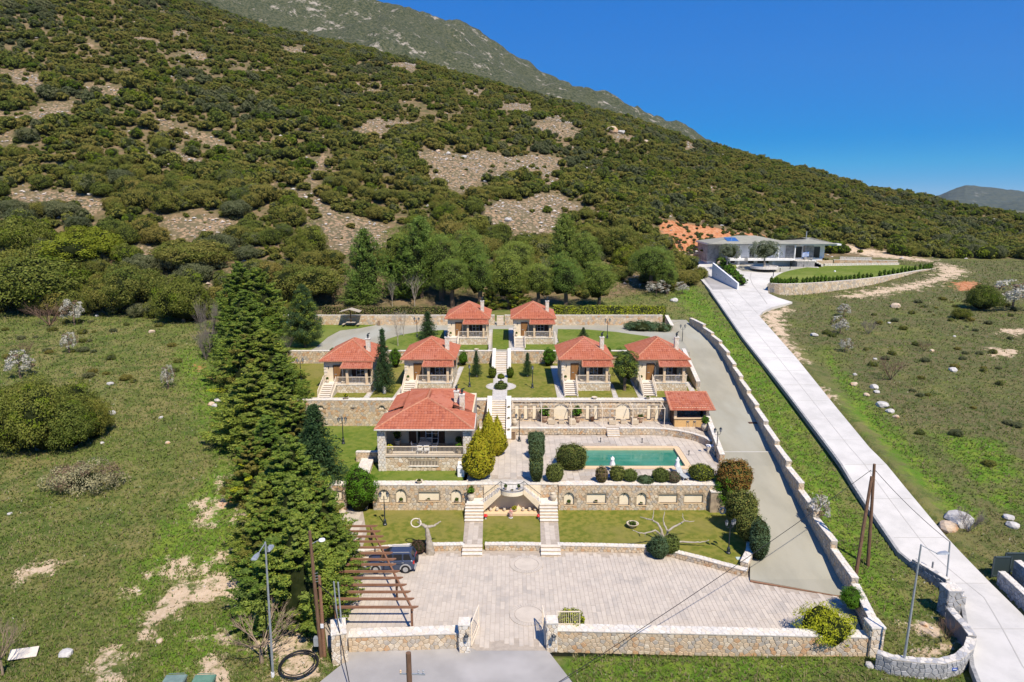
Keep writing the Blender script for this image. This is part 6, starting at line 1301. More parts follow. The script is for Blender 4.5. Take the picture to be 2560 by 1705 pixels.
# --- lamps
def lantern_geo(mb, gl, c, s=1.):
 x, y, z = c
 mb.lathe([(.02, 0), (.06*s, .02), (.10*s, .05)], (x, y, z), 6); mb.lathe([(.17*s, .36*s), (.12*s, .44*s), (.03, .52*s), (.012, .60*s)], (x, y, z), 6)
 gl.lathe([(.085*s, .05), (.145*s, .36*s)], (x, y, z), 6)
 for k in range(6): a = k*pi/3; mb.bar((x+.09*s*cos(a), y+.09*s*sin(a), z+.05), (x+.15*s*cos(a), y+.15*s*sin(a), z+.36*s), .015)
def make_lamp(h, heads):
 r = thing('garden_lamp', '', 'lamp')
 MB().lathe([(.2, 0), (.2, .1), (.15, .16), (.13, .5), (.09, .56), (.055, .62), (.05, h*.55), (.065, h*.56), (.045, h*.58), (.035, h-.45)], n=12).build('post', m_lamp, r)
 if heads == 1: cs = [(0, 0, h-.5)]
 elif heads == 2: cs = [(-.34, 0, h-.58), (.34, 0, h-.58)]
 else: cs = [(-.38, 0, h-.62), (.38, 0, h-.62), (0, -.3, h-.5)]
 for c in cs:
  if heads > 1: MB().tube([(0, 0, h-.75), (c[0]*.6, c[1]*.6, h-.85), (c[0], c[1], h-.72), (c[0], c[1], c[2])], .022, 6).build('arm', m_lamp, r)
  m = MB(); g = MB(); lantern_geo(m, g, c); o = m.build('lantern', m_lamp, r); g.build('lantern_glass', m_lglass, o)
 if heads > 1: MB().lathe([(.03, h-.75), (.05, h-.62), (.015, h-.45)], n=8).build('finial', m_lamp, r)
 return r
lp_ = {1: make_lamp(2.9, 1), 2: make_lamp(3.3, 2), 3: make_lamp(3.2, 3)}; lp_used = {}
for px, py, z, n, lab, g in ((962.5, 1312, ZL, 2, 'two-headed black lamp on the lower lawn in front of the arched niche', .0), (858.5, 1109, ZP, 3, 'black lantern lamp on the lawn left of the main house', .2), (1298, 1103, ZP, 2, 'two-headed black lamp on the deck beside the wooden bin', 0), (753.4, 956, ZC, 2, 'black lamp on the lawn left of the first cottage', .4),
  (1043, 843, ZU, 2, 'black lamp on the upper lawn beside the fir tree', 0), (1174, 967, ZC, 1, 'single lantern lamp on the lawn left of the round path', 0), (1331, 970, ZC, 1, 'single lantern lamp on the lawn right of the round path', 0), (1518, 846, ZU, 2, 'black lamp on the upper lawn behind a cottage chimney', 0),
  (1705, 862, ZU-.6, 2, 'black lamp at the driveway behind the last cottage chimney', 0), (1790.5, 1142, ZP, 2, 'two-headed black lamp at the right edge of the pool deck', .3), (1820.8, 1383, ZL, 3, 'three-headed black lamp on the lower lawn by the curved wall', .3)):
 p = at(px, py, z); o = lp_[n] if n not in lp_used else copy_tree(lp_[n]); lp_used[n] = 1; o.location = (p.x, p.y, z); o.rotation_euler = (0, 0, g); o['label'] = lab; o['group'] = 'black garden lamps'
 MB().lathe([(.3, 0), (.28, .02)], (p.x, p.y, z), 12)
for i, x in enumerate((-3.05, 2.78)):
 r = thing('wall_lantern', ['black wall lantern on the left gate pillar', 'black wall lantern on the right gate pillar'][i], 'lantern', (x, 40.6, 1.0), 0, 'gate lanterns'); m = MB(); g = MB(); m.bar((0, .1, .55), (0, -.12, .62), .03); lantern_geo(m, g, (0, -.14, 0), 1.0); q = m.build('lantern_frame', m_lamp, r); g.build('lantern_glass', m_lglass, r)
for k, (px, py) in enumerate(((1501.5, 1105.5), (1605, 1107), (1722, 1138))):
 p = at(px, py, ZP); r = thing('bollard_light', ['short dark bollard light behind the pool on the left', 'short dark bollard light behind the pool on the right', 'short dark bollard light right of the pool'][k], 'bollard', (p.x, p.y, ZP), 0, 'bollard lights'); MB().lathe([(.08, 0), (.06, .04), (.045, .06), (.045, .42)], n=8).build('post', m_lamp, r); MB().lathe([(.07, .42), (.07, .52), (.02, .56)], n=8).build('head', m_lamp, r)
def slat_bin(x, y, z, lab):
 r = thing('wooden_bin', lab, 'bin', (x, y, z), 0, 'slatted wooden bins'); MB().lathe([(.24, .02), (.26, .8)], n=12).build('liner', m_dark, r)
 for k in range(14): a = 2*pi*k/14; MB().bar((.27*cos(a), .27*sin(a), .03), (.29*cos(a), .29*sin(a), .85), .09, .03).build('slat', m_beige, r)
p = at(1283, 1098, ZP); slat_bin(p.x, p.y, ZP, 'round slatted wooden bin at the foot of the stair wall'); p = at(949, 812, ZU); slat_bin(p.x, p.y-.4, ZU, 'slatted wooden bin against the back wall near the picnic shelter')
p = at(1776, 1127, ZP); r = thing('equipment_box', 'white equipment box at the right edge of the pool deck', 'box', (p.x, p.y, ZP)); MB().box(-.4, -.3, 0, .4, .3, .55).build('body', m_cop[2], r); MB().box(-.43, -.33, .55, .43, .33, .62).build('lid', m_white, r)
for k, (px, py, ty) in enumerate(((1530.5, 1177, 1140), (1692.5, 1181, 1142))):
 p = at(px, py, ZP); h = atY(px, ty, p.y).z-ZP; r = thing('closed_parasol', ['closed white parasol at the near edge of the pool', 'closed white parasol at the near right corner of the pool'][k], 'parasol', (p.x, p.y, ZP), k, 'closed parasols')
 MB().tube([(0, 0, 0), (0, 0, h)], .025, 6).build('pole', m_rail, r); MB().box(-.28, -.28, 0, .28, .28, .1).build('base', m_cop[1], r)
 mb = MB(); n = 16; prof = [(.26, .62), (.24, .8), (.15, 1.1), (.17, 1.4), (.13, h-.5), (.17, h-.42), (.1, h-.15), (.03, h-.02)]
 for rr, z in prof:
  for q in range(n): a = 2*pi*q/n; f = rr*(1+.28*(1 if q % 2 else -1)*(1-z/h*.7)); mb.v.append((f*cos(a), f*sin(a), z))
 for i in range(len(prof)-1):
  for q in range(n): mb.f.append([i*n+q, i*n+(q+1) % n, (i+1)*n+(q+1) % n, (i+1)*n+q]); mb.m.append(0)
 mb.build('folded_canopy', m_white, r, smooth=True)
def sunbed(px, py, m, lab, rz):
 p = at(px, py, ZP); r = thing('sun_lounger', lab, 'sun lounger', (p.x, p.y, ZP), rz); MB().box(-.3, -.6, .28, .3, .5, .33).build('seat', m, r)
 MB().add([(-.3, .5, .3), (.3, .5, .3), (.3, 1.0, .8), (-.3, 1.0, .8), (-.3, .53, .27), (.3, .53, .27), (.3, 1.04, .78), (-.3, 1.04, .78)], [(0, 1, 2, 3), (7, 6, 5, 4), (0, 4, 5, 1), (1, 5, 6, 2), (2, 6, 7, 3), (3, 7, 4, 0)]).build('backrest', m, r)
 for sx in (-.27, .27):
  for sy in (-.5, .45): MB().bar((sx, sy, 0), (sx, sy, .29), .04).build('leg', m_white, r)
sunbed(1523, 1195, M('blue_fabric', (.12, .25, .50), (.16, .3, .55), 5), 'blue sun lounger between the twiggy shrubs by the pool', pi/2); sunbed(1708, 1196, M('grey_fabric', (.42, .44, .44), (.36, .38, .38), 5), 'grey sun lounger at the right of the near pool shrubs', .3)
# --- gate
def gate_leaf(label, p0, p1, h, n=14):
 r = thing('gate_leaf', label, 'gate', (p0[0], p0[1], .02)); d = Vector((p1[0]-p0[0], p1[1]-p0[1], 0))
 fr = MB(); fr.bar((0, 0, .05), (0, 0, h), .07).bar(d+Vector((0, 0, .05)), d+Vector((0, 0, h)), .07).bar((0, 0, h), d+Vector((0, 0, h)), .07).bar((0, 0, .1), d+Vector((0, 0, .1)), .07).bar((0, 0, .55), d+Vector((0, 0, .55)), .05); fr.build('frame', m_rail, r)
 for k in range(1, n): q = d*k/n; MB().bar(q+Vector((0, 0, .1)), q+Vector((0, 0, h)), .022).build('bar', m_rail, r)
gate_leaf('open beige gate leaf swung in beside the left pillar', (-2.75, 41.25), (-2.35, 43.4), 1.75, 9); gate_leaf('open beige gate leaf swung in beside the right pillar', (2.25, 41.35), (2.15, 43.3), 1.75, 9)
fn = thing('fence_panel', 'short beige railing panel on the wall right of the gate with golden shrub behind', 'fence', (3.1, 41.9, 1.2)); railing(fn, [(0, 0, 0), (1.55, 0, 0)], h=1.05, step=.12, name='railing')
# --- timber pergola over the parking
A1 = at(1031, 1580, 0); ph = atY(1031, 1523, A1.y).z; B1 = at(928, 1322, ph); P1 = Vector((A1.x, A1.y, 0)); dB = Vector((B1.x-A1.x, B1.y-A1.y, 0))
tp = thing('timber_pergola', 'long brown timber pergola over the parked car', 'pergola', (A1.x, A1.y, 0)); LX = -5.3
for k, t in enumerate((0, .33, .66, 1.0)):
 q = dB*t; z0_ = 0 if t < .9 else ZL
 MB().bar(q, q+Vector((0, 0, ph)), .15).build('post', m_wood, tp); MB().bar(q+Vector((LX, 0, 0)), q+Vector((LX, 0, ph)), .15).build('post', m_wood, tp)
 if 0 < t: MB().bar(q+Vector((0, 0, ph-.8)), q+dB.normalized()*-.8+Vector((0, 0, ph)), .09).build('brace', m_wood, tp)
MB().bar(dB*-.02+Vector((0, 0, ph+.09)), dB*1.03+Vector((0, 0, ph+.09)), .12, .18).build('long_beam', m_wood, tp); MB().bar(dB*-.02+Vector((LX, 0, ph+.09)), dB*1.03+Vector((LX, 0, ph+.09)), .12, .18).build('long_beam', m_wood, tp)
ends = [(1046, 1517.5), (1036, 1497), (1027, 1479.5), (1017, 1462), (1008, 1444.5), (999.5, 1428.5), (990.5, 1411), (990.5, 1398), (981.8, 1382.5), (973.6, 1368.5), (965, 1353.5), (959.5, 1341), (951.5, 1328), (944, 1315)]
for k, (x, y) in enumerate(ends):
 q = at(x, y, ph+.27); q = Vector((q.x-A1.x, q.y-A1.y, ph+.26)); t = MB(); l = Vector((q.x-5.9-random.uniform(0, .3), q.y, q.z)); t.add([(l.x, l.y-.045, l.z-.09), (q.x-.25, l.y-.045, l.z-.09), (q.x, l.y-.045, l.z+.03), (q.x, l.y-.045, l.z+.09), (l.x, l.y-.045, l.z+.09), (l.x, l.y+.045, l.z-.09), (q.x-.25, l.y+.045, l.z-.09), (q.x, l.y+.045, l.z+.03), (q.x, l.y+.045, l.z+.09), (l.x, l.y+.045, l.z+.09)],
  [(0, 1, 2, 3, 4), (9, 8, 7, 6, 5), (0, 5, 6, 1), (1, 6, 7, 2), (2, 7, 8, 3), (3, 8, 9, 4), (4, 9, 5, 0)]); t.build('cross_beam', m_wood, tp)
# --- parked car (long axis x, tail to +x)
def make_car():
 r = thing('parked_car', 'dark blue off-road car with a rear spare wheel parked under the timber pergola', 'car', (-7.95, 51.35, 0))
 paint = M('car_paint', (.055, .075, .13), (.05, .07, .12), 3, rough=.22, spec=.7, metal=.3); silver = M('car_trim', (.45, .46, .47), rough=.35, metal=.4); hw = .80
 S = [(-3.95, .50, .74, .62), (-3.9, .36, .82, .70), (-3.6, .30, .93, .76), (-2.9, .28, 1.02, .80), (-2.75, .28, 1.06, .80), (-1.9, .28, 1.08, .81), (-1.0, .28, 1.10, .81), (-.25, .30, 1.12, .80), (-.04, .38, 1.12, .76), (0, .50, 1.08, .72)]
 mb = MB(); K = []
 for x, zb, zs, w in S:
  ring = [(-w*.96, zb), (-w, zb+.12), (-w, .72), (-w*.97, zs-.06), (-w*.90, zs), (w*.90, zs), (w*.97, zs-.06), (w, .72), (w, zb+.12), (w*.96, zb)]
  K.append([(x, a, b) for a, b in ring])
 n = 10; vs = [v for k in K for v in k]; fs = []
 for i in range(len(K)-1):
  for j in range(n): fs.append((i*n+j, (i+1)*n+j, (i+1)*n+(j+1) % n, i*n+(j+1) % n))
 fs += [list(range(n)), list(range((len(K)-1)*n, len(K)*n))[::-1]]
 mb.add(vs, fs); body = mb.build('body', paint, r)
 b0 = [(-2.85, -.72, 1.06), (-.1, -.72, 1.1), (-.1, .72, 1.1), (-2.85, .72, 1.06)]; t0 = [(-2.05, -.60, 1.60), (-.35, -.60, 1.62), (-.35, .60, 1.62), (-2.05, .60, 1.60)]
 MB().add(b0+t0, [(0, 1, 5, 4), (1, 2, 6, 5), (2, 3, 7, 6), (3, 0, 4, 7), (4, 5, 6, 7)]).build('window', m_glass, r)
 rf = MB().add([(-2.1, -.62, 1.585), (-.28, -.62, 1.605), (-.28, .62, 1.605), (-2.1, .62, 1.585), (-1.95, -.52, 1.66), (-.4, -.52, 1.68), (-.4, .52, 1.68), (-1.95, .52, 1.66)], [(3, 2, 1, 0), (4, 5, 6, 7), (0, 1, 5, 4), (1, 2, 6, 5), (2, 3, 7, 6), (3, 0, 4, 7)]); rf.build('roof', paint, r)
 for sy in (-1, 1):
  pl_ = MB()
  for (xa, xb, w_) in ((-2.87, -2.07, .07), (-1.75, -1.72, .08), (-.95, -.93, .12), (-.08, -.33, .2)): pl_.bar((xa, sy*.735, 1.07), (xb, sy*.615, 1.6), w_, .03, up=(0, 1, 0))
  pl_.build('window_pillars', paint, r)
  MB().bar((-2.0, sy*.56, 1.72), (-.4, sy*.56, 1.74), .04).build('roof_rail', silver, r)
  MB().box(-2.75, sy*.84-.08, 1.08, -2.55, sy*.84+.08, 1.22).build('wing_mirror', paint, r)
  for cx in (-3.15, -.72):
   ar = MB(); N_ = 12
   for q in range(N_):
    t0_ = pi*q/N_; t1_ = pi*(q+1)/N_; P = [(cx+R_*cos(t), .36+R_*sin(t)) for R_, t in ((.37, t0_), (.47, t0_), (.47, t1_), (.37, t1_))]
    y0_, y1_ = sorted((sy*.78, sy*.845)); ar.add([(x, y0_, z) for x, z in P]+[(x, y1_, z) for x, z in P], [(0, 1, 2, 3), (7, 6, 5, 4), (0, 4, 5, 1), (1, 5, 6, 2), (2, 6, 7, 3), (3, 7, 4, 0)])
   ar.build('wheel_arch', silver, r)
   MB().tube([(cx, sy*.60, .36), (cx, sy*.815, .36)], .375, 18).build('wheel_well', m_black, r)
   wy = sy*.66; w = MB().tube([(cx, wy, .34), (cx, wy+sy*.17, .34)], .34, 20).build('wheel', m_black, r)
   rim = MB().tube([(cx, wy+sy*.165, .34), (cx, wy+sy*.18, .34)], .215, 16);
   rim.build('rim', silver, w); hb = MB()
   for q in range(5): a = 2*pi*q/5+.3; hb.bar((cx+.05*cos(a), wy+sy*.19, .34+.05*sin(a)), (cx+.2*cos(a), wy+sy*.19, .34+.2*sin(a)), .05, .02, up=(0, 1, 0))
   hb.build('spokes', silver, w)
  MB().box(-.10, sy*.70-.07, .82, .015, sy*.70+.09*1, 1.08).build('tail_light', m_red, r); MB().box(-3.93, sy*.55-.12, .66, -3.80, sy*.55+.12, .80).build('headlight', m_lglass, r)
  MB().box(-2.6, sy*.812-.01, .78, -.9, sy*.812+.01, .80).build('door_seam', m_black, r)
  for x in (-1.85, -1.0): MB().box(x, sy*.815-.015, .92, x+.16, sy*.815+.015, .96).build('door_handle', silver, r)
 MB().box(-.02, -.72, .30, .10, .72, .52).build('rear_bumper', silver, r); MB().box(-4.02, -.66, .32, -3.88, .66, .56).build('front_bumper', silver, r)
 sw = MB().tube([(.03, 0, .92), (.22, 0, .92)], .33, 20).build('spare_wheel', m_black, r); MB().tube([(.215, 0, .92), (.235, 0, .92)], .26, 16).build('wheel_cover', m_lamp, sw)
 MB().box(.005, -.3, 1.2, .02, .3, 1.25).build('brake_light', m_red, r)
 return r
car = make_car()
# --- poles, street lamps, cables
def pole_h(px, py, tx, ty, z=0): p = at(px, py, z); t = atY(tx, ty, p.y); return p, t
def pole_thing(name, lab, base, top, r0, r1, mat, cat, n=8, group=None, part='shaft'):
 r = thing(name, lab, cat, tuple(base), 0, group); MB().tube([(0, 0, -.4), (top-base)*.5, top-base], [r0, (r0+r1)/2, r1], n).build(part, mat, r); return r
p, t = pole_h(804, 1640, 774, 1328, -.1); pl1 = pole_thing('utility_pole', 'taller leaning wooden pole with a small lamp in the conifers', p, t, .14, .10, m_pole, 'pole')
MB().tube([t-p+Vector((.05, 0, -.9)), t-p+Vector((.6, -.15, -.55))], .03, 6).build('lamp_arm', m_galv, pl1); MB().lathe([(.02, .1), (.2, .02), (.22, -.06), (.1, -.1)], tuple(t-p+Vector((.8, -.15, -.5))), 10).build('lamp_head', m_white, pl1)
MB().box(-.42, -.2, .85, -.12, .12, 1.45).build('meter_box', m_galv, pl1)
for k in range(4): MB().bar((.1, 0, 0+k*0)+Vector() if 0 else Vector((-.13, -.05, 5.5+k*.2)), Vector((.13, -.1, 5.6+k*.2)), .03).build('insulator', m_galv, pl1)
p, t = pole_h(806, 1640, 798, 1440, -.1); p.x += .15; pl2 = pole_thing('utility_pole', 'shorter reddish wooden pole standing close behind the first', p, t, .13, .1, m_wood, 'pole')
MB().box(-.1, -.16, 2.2, .1, -.12, 2.5).build('notice', m_white, pl2)
p, t = pole_h(836, 1560, 822, 1450, 1.6); gp = pole_thing('service_pipes', 'pair of grey steel service pipes on the corner wall', Vector((-11.6, 40.6, 2.1)), Vector((-11.7, 40.6, 5.3)), .05, .05, m_galv, 'pipe'); MB().tube([(.22, .1, 0), (.15, .1, 3.1)], .05, 7).build('pipe', m_galv, gp)
cab = thing('power_cable', 'thick black cable drooping from the pipes to the road', 'cable', (-11.7, 40.6, 5.2)); MB().tube([(-.9, -.3, .1), (-.2, 0, -.9), (.1, -.2, -2.2), (.6, -1.2, -3.4), (1.6, -3.5, -4.7), (2.2, -6.5, -5.2)], .035, 6).build('cable_run', m_black, cab)
def street_lamp(lab, bp, tp, heads, z):
 p, t = pole_h(*bp, *tp, z); r = thing('street_lamp', lab, 'street lamp', tuple(p), 0, 'tall steel street lamps'); d = t-p
 MB().tube([(0, 0, -.3), d*.5, d], [.085, .07, .05], 8).build('post', m_galv, r); MB().tube([(0, 0, 0), (0, 0, .5)], .11, 8).build('base_sleeve', m_white, r)
 for (hx, hy, dy) in heads:
  e = atY(hx, hy, p.y+dy)-p; MB().tube([d-Vector((0, 0, .05)), e], .03, 6).build('arm', m_galv, r)
  dd = Vector((e.x-d.x, e.y-d.y, 0)).normalized(); q = e+dd*.75; s = Vector((-dd.y, dd.x, 0)); mb = MB(); vs = []
  for c, w, hh in ((e-dd*.1, .07, .05), (e+dd*.25, .17, .10), (q-dd*.1, .19, .09), (q, .12, .05)):
   vs += [c+s*w, c-s*w, c-s*w*.7+Vector((0, 0, hh)), c+s*w*.7+Vector((0, 0, hh))]
  f = [];
  for i in range(3):
   for j in range(4): f.append((i*4+j, i*4+(j+1) % 4, (i+1)*4+(j+1) % 4, (i+1)*4+j))
  f += [(0, 1, 2, 3), (15, 14, 13, 12)]; h = mb.add(vs, f).build('lamp_head', m_galv, r); c_ = (e+q)/2; MB().box(c_.x-.13, c_.y-.1, c_.z-.05, c_.x+.13, c_.y+.1, c_.z-.02).build('lens', m_lglass, h)
street_lamp('tall steel street lamp with two heads before the conifer row', (683, 1697), (663, 1355), [(645, 1385, -1.2), (672, 1378, .6)], -.3)
street_lamp('tall steel street lamp with one arm before the grey curved wall', (2254, 1689), (2303, 1361), [(2345, 1385, .3)], -.3)
gS = lambda px, py: atg(px, py)
p = atg(2170, 1414); t = atY(2186, 1160, p.y); up1 = pole_thing('utility_pole', 'upright wooden pole between the driveway and the white road', p, t, .15, .11, m_pole, 'pole'); TOP = t
p2 = atg(2139, 1438); t2 = Vector((t.x-.15, t.y-.1, t.z-1.0)); pole_thing('pole_strut', 'leaning wooden strut bracing the upright pole', p2, t2, .15, .12, m_pole, 'pole')
MB().bar(t-p+Vector((-.3, 0, -.6)), t-p+Vector((.25, 0, -.6)), .05).build('insulator_bracket', m_galv, up1)
p = on_slope(2366, 1457, road_z); t = atY(2375, 1355, p.y); gp2 = pole_thing('steel_post', 'grey steel post at the edge of the white road', p, t, .06, .06, m_galv, 'post'); T2 = t
p = on_slope(2329, 1433, road_z); p3 = pole_thing('short_post', 'short dark post on the kerb of the white road', p, p+Vector((0, 0, 1.0)), .07, .07, m_gs[0], 'post')
def cable(lab, a, b, sag, n=24, r=.022):
 o = thing('overhead_cable', lab, 'cable', tuple(a)); MB().tube([a.lerp(b, k/n)-a-Vector((0, 0, 4*sag*(k/n)*(1-k/n))) for k in range(n+1)], r, 5).build('cable_run', m_black, o)
E1 = atY(1330, 1705, 36.5); E1 = Vector((E1.x, 36.5, E1.z)); dirn = (E1-TOP); cable('black overhead cable crossing the courtyard from the upright pole', TOP-Vector((.2, 0, .5)), TOP-Vector((.2, 0, .5))+dirn*1.6, .9)
cable('black overhead cable from the upright pole to the steel post', TOP-Vector((-.1, 0, .5)), T2, .25)
p = at(1021, 1705, -.3); t = Vector((at(1021, 1632, 6.5).x, at(1021, 1632, 6.5).y, 6.5)); np_ = thing('utility_pole', 'top of a near wooden pole with insulators before the entrance apron', 'pole', (t.x, t.y, -.3))
MB().tube([(0, 0, -.3), (0, 0, 6.8)], [.17, .14], 12).build('shaft', m_pole, np_); MB().bar((-.5, 0, 5.55), (.85, 0, 5.5), .07).build('crossarm', m_galv, np_)
for dx in (-.45, -.12, .5, .75): MB().lathe([(.03, 0), (.06, .05), (.035, .1), (.06, .15), (.02, .2)], (dx, 0, 5.58), 8).build('insulator', m_lglass if dx > 0 else m_beige, np_)
pc = at(745, 1672, -.2); coil = thing('pipe_coil', 'large coil of black plastic pipe lying on bare sand', 'pipe coil', (pc.x, pc.y, 0))
rnd = random.Random(5)
for k in range(4):
 R_ = 1.15+rnd.uniform(-.1, .12); ox, oy = rnd.uniform(-.08, .08), rnd.uniform(-.08, .08); MB().tube([(ox+R_*cos(a), oy+R_*sin(a)*(1+.04*k), .05+.06*k+.03*sin(3*a+k)) for a in np.linspace(0, 2*pi, 33)], .035, 6, cap=False).build('loop', m_black, coil)
for k, (px, lab) in enumerate(((438, 'grey-green wheeled bin lid at the bottom edge, nearer the field'), (511, 'green wheeled bin lid at the bottom edge, nearer the street lamp'))):
 p = at(px, 1745, -.3); m = M('bin_green', (.10, .2, .14) if k else (.14, .2, .18), (.13, .24, .17) if k else (.18, .25, .22), 3, rough=.5)
 r = thing('wheeled_bin', lab, 'bin', (p.x, p.y, -.3), .05, 'green wheeled bins'); MB().add([(-.5, -.4, 0), (.5, -.4, 0), (.5, .4, 0), (-.5, .4, 0), (-.62, -.5, 1.1), (.62, -.5, 1.1), (.62, .5, 1.1), (-.62, .5, 1.1)], [(0, 3, 2, 1), (0, 1, 5, 4), (1, 2, 6, 5), (2, 3, 7, 6), (3, 0, 4, 7)]).build('body', m, r)
 MB().add([(-.66, -.54, 1.1), (.66, -.54, 1.1), (.66, .54, 1.16), (-.66, .54, 1.16), (-.62, -.4, 1.22), (.62, -.4, 1.22), (.62, .5, 1.26), (-.62, .5, 1.26)], [(4, 5, 6, 7), (0, 1, 5, 4), (1, 2, 6, 5), (2, 3, 7, 6), (3, 0, 4, 7)]).build('lid', m, r)
 MB().bar((-.5, .56, 1.3), (.5, .56, 1.3), .03).build('handle', m, r)
for px, py, lab, sx, sy in ((60, 1640, 'pale board lying tilted in the field by the bare tree', 1.6, .9), (640, 1592, 'small white printed board lying under the bare shrub', .8, .35)):
 p = at(px, py, -.1); r = thing('board', lab, 'board', (p.x, p.y, .1), .4); MB().box(-sx/2, -sy/2, 0, sx/2, sy/2, .04).build('panel', m_cop[2] if sx > 1 else m_white, r); r.rotation_euler = (.2, .1, .4)
sk = at(1848, 1396, ZL); r = thing('utility_cover', 'small pale utility cover in the lower lawn by the curved wall', 'cover', (sk.x, sk.y, ZL)); MB().box(-.25, -.2, -.1, .25, .2, .03).build('lid', M('cover_blue', (.45, .55, .52), rough=.6), r)
gwp = XY([(2192, 1636), (2230, 1650), (2300, 1659), (2360, 1661), (2405, 1650), (2432, 1625), (2440, 1598)], .9)
gw = thing('curved_wall', 'curved grey stone wall with pale coping at the foot of the white road', 'wall', (21.5, 40, 0))
gpts = gwp + XY([(2425, 1565), (2398, 1535), (2385, 1520)], 1.2)
for i in range(len(gpts)-1): wall('', gpts[i], gpts[i+1], -.8, .9 if i < 6 else 1.1, thick=.5, cell=(.42, .32), mats=m_gs, copmats=[m_cop[1], m_gs[1]], mort=m_gmort, root=gw, seed=140+i, ends=(i == 0, False), overhang=.02, single=25)
q = on_slope(2380, 1530, road_z); pillar('gate_pillar', 'square grey stone gate pillar on the edge of the white road', q.x, q.y+.4, 1.0, 1.0, -.2, 2.1, m_gs, capm=m_gs[1], cell=(.4, .3), single=60, seed=150)
gk = [(float(np.interp(y, [p.y for p in rl_], [p.x for p in rl_]))-.35, y) for y in (q.y+.9, q.y+3.2, q.y+6)]; kw = thing('side_wall', 'grey stone wall running up beside the white road from the gate pillar', 'wall', (gk[0][0], gk[0][1], 0))
for i in range(2): wall('', gk[i+1], gk[i], -.6, road_z(gk[i+1][1])+.45, z1b=road_z(gk[i][1])+.6, thick=.4, mats=m_gs, copmats=[m_gs[1], m_cop[1]], mort=m_gmort, root=kw, seed=160+i, overhang=.0)
sgn = thing('blue_sign', 'small blue enamel sign on the grey curved wall', 'sign', (gwp[3][0]*.4+gwp[4][0]*.6, gwp[3][1]*.4+gwp[4][1]*.6-.07, .42)); MB().box(-.17, -.02, -.1, .17, .0, .1).build('plate', M('sign_blue', (.03, .10, .42), rough=.4), sgn); MB().box(-.11, -.028, -.03, .11, -.021, .03).build('lettering_bar', m_white, sgn)
def lowwall(lab, a, b, z0, z1, th=.8):
 return wall(lab, a, b, z0, z1, thick=th, mats=m_gs, copmats=[m_cop[1], m_cop[0]], mort=m_gmort, seed=int(a[0]*10), overhang=.02)
rwl = [on_slope(x, y, road_z) for x, y in ((2492, 1456), (2600, 1560), (2530, 1440), (2600, 1500))]
lowwall('grey low wall along the right edge of the white road', (rwl[0].x, rwl[0].y), (rwl[1].x, rwl[1].y), -.5, rwl[0].z+.9, .5); lowwall('second grey low wall just behind the first', (rwl[2].x, rwl[2].y), (rwl[3].x, rwl[3].y), -.5, rwl[2].z+1.3, .5)
dgp = on_slope(2492, 1452, road_z); dgt = thing('metal_gate', 'dark grey mesh gate folded open beside the white road', 'gate', (dgp.x, dgp.y+.6, dgp.z)); m_dg = M('dark_gate_metal', (.05, .07, .075), rough=.5); m_mesh = M('gate_mesh', (.03, .045, .045), rough=.6)
for a, b, y in ((0, 1.35, 0), (1.35, 3.6, .6)):
 MB().bar((a, y, 0), (a, y, 1.75), .1).bar((b, y, 0), (b, y, 1.75), .1).bar((a, y, 1.7), (b, y, 1.7), .1).bar((a, y, .1), (b, y, .1), .1).build('frame', m_dg, dgt); MB().box(a+.05, y-.01, .15, b-.05, y+.01, 1.65).build('mesh_panel', m_mesh, dgt)
p = at(878, 816, ZU); ps = thing('picnic_shelter', 'small picnic table under a pitched roof against the back wall', 'picnic shelter', (p.x, p.y, ZU)); tz = atY(878, 776, p.y).z-ZU
MB().bar((0, 0, 0), (0, 0, tz-.1), .14).build('post', m_dark, ps); m_sh = M('shelter_board', (.44, .38, .29), (.38, .33, .25), 3)
for s in (-1, 1): MB().add([(0, -1, tz+.35), (0, 1, tz+.35), (s*1.75, 1, tz-.15), (s*1.75, -1, tz-.15), (0, -1, tz+.29), (0, 1, tz+.29), (s*1.75, 1, tz-.21), (s*1.75, -1, tz-.21)], [(0, 1, 2, 3), (7, 6, 5, 4), (0, 4, 5, 1), (1, 5, 6, 2), (2, 6, 7, 3), (3, 7, 4, 0)]).build('roof_panel', m_sh, ps)
MB().box(-.8, -.5, .72, .8, .5, .78).build('table_top', m_sh, ps)
for s in (-1, 1): MB().box(s*1.25-.2, -.8, .42, s*1.25+.2, .8, .47).build('bench', m_sh, ps); MB().bar((s*.3, 0, .05), (s*1.2, 0, .4), .08).build('bench_arm', m_dark, ps)
MB().bar((-1.6, 0, tz-.2), (0, 0, tz-.7), .08).bar((1.6, 0, tz-.2), (0, 0, tz-.7), .08).build('roof_brace', m_dark, ps)
p = at(712, 835, ZU); sw = thing('swing_frame', 'turquoise topped metal play frame on the grass behind the big conifer', 'swing', (p.x, p.y, ZU)); m_tq = M('turquoise_paint', (.08, .40, .42), rough=.5)
MB().bar((-1, 0, 2.0), (1.1, 0, 2.0), .1).build('top_bar', m_tq, sw)
for x in (-1, 1.1):
 for s in (-.6, .6): MB().bar((x, 0, 2.0), (x, s, 0), .06).build('leg', m_galv, sw)
MB().box(-.3, -.15, .5, .2, .15, .55).build('seat', m_door, sw)
for x in (-.28, .18): MB().bar((x, 0, .55), (x, 0, 1.95), .02).build('chain', m_galv, sw)
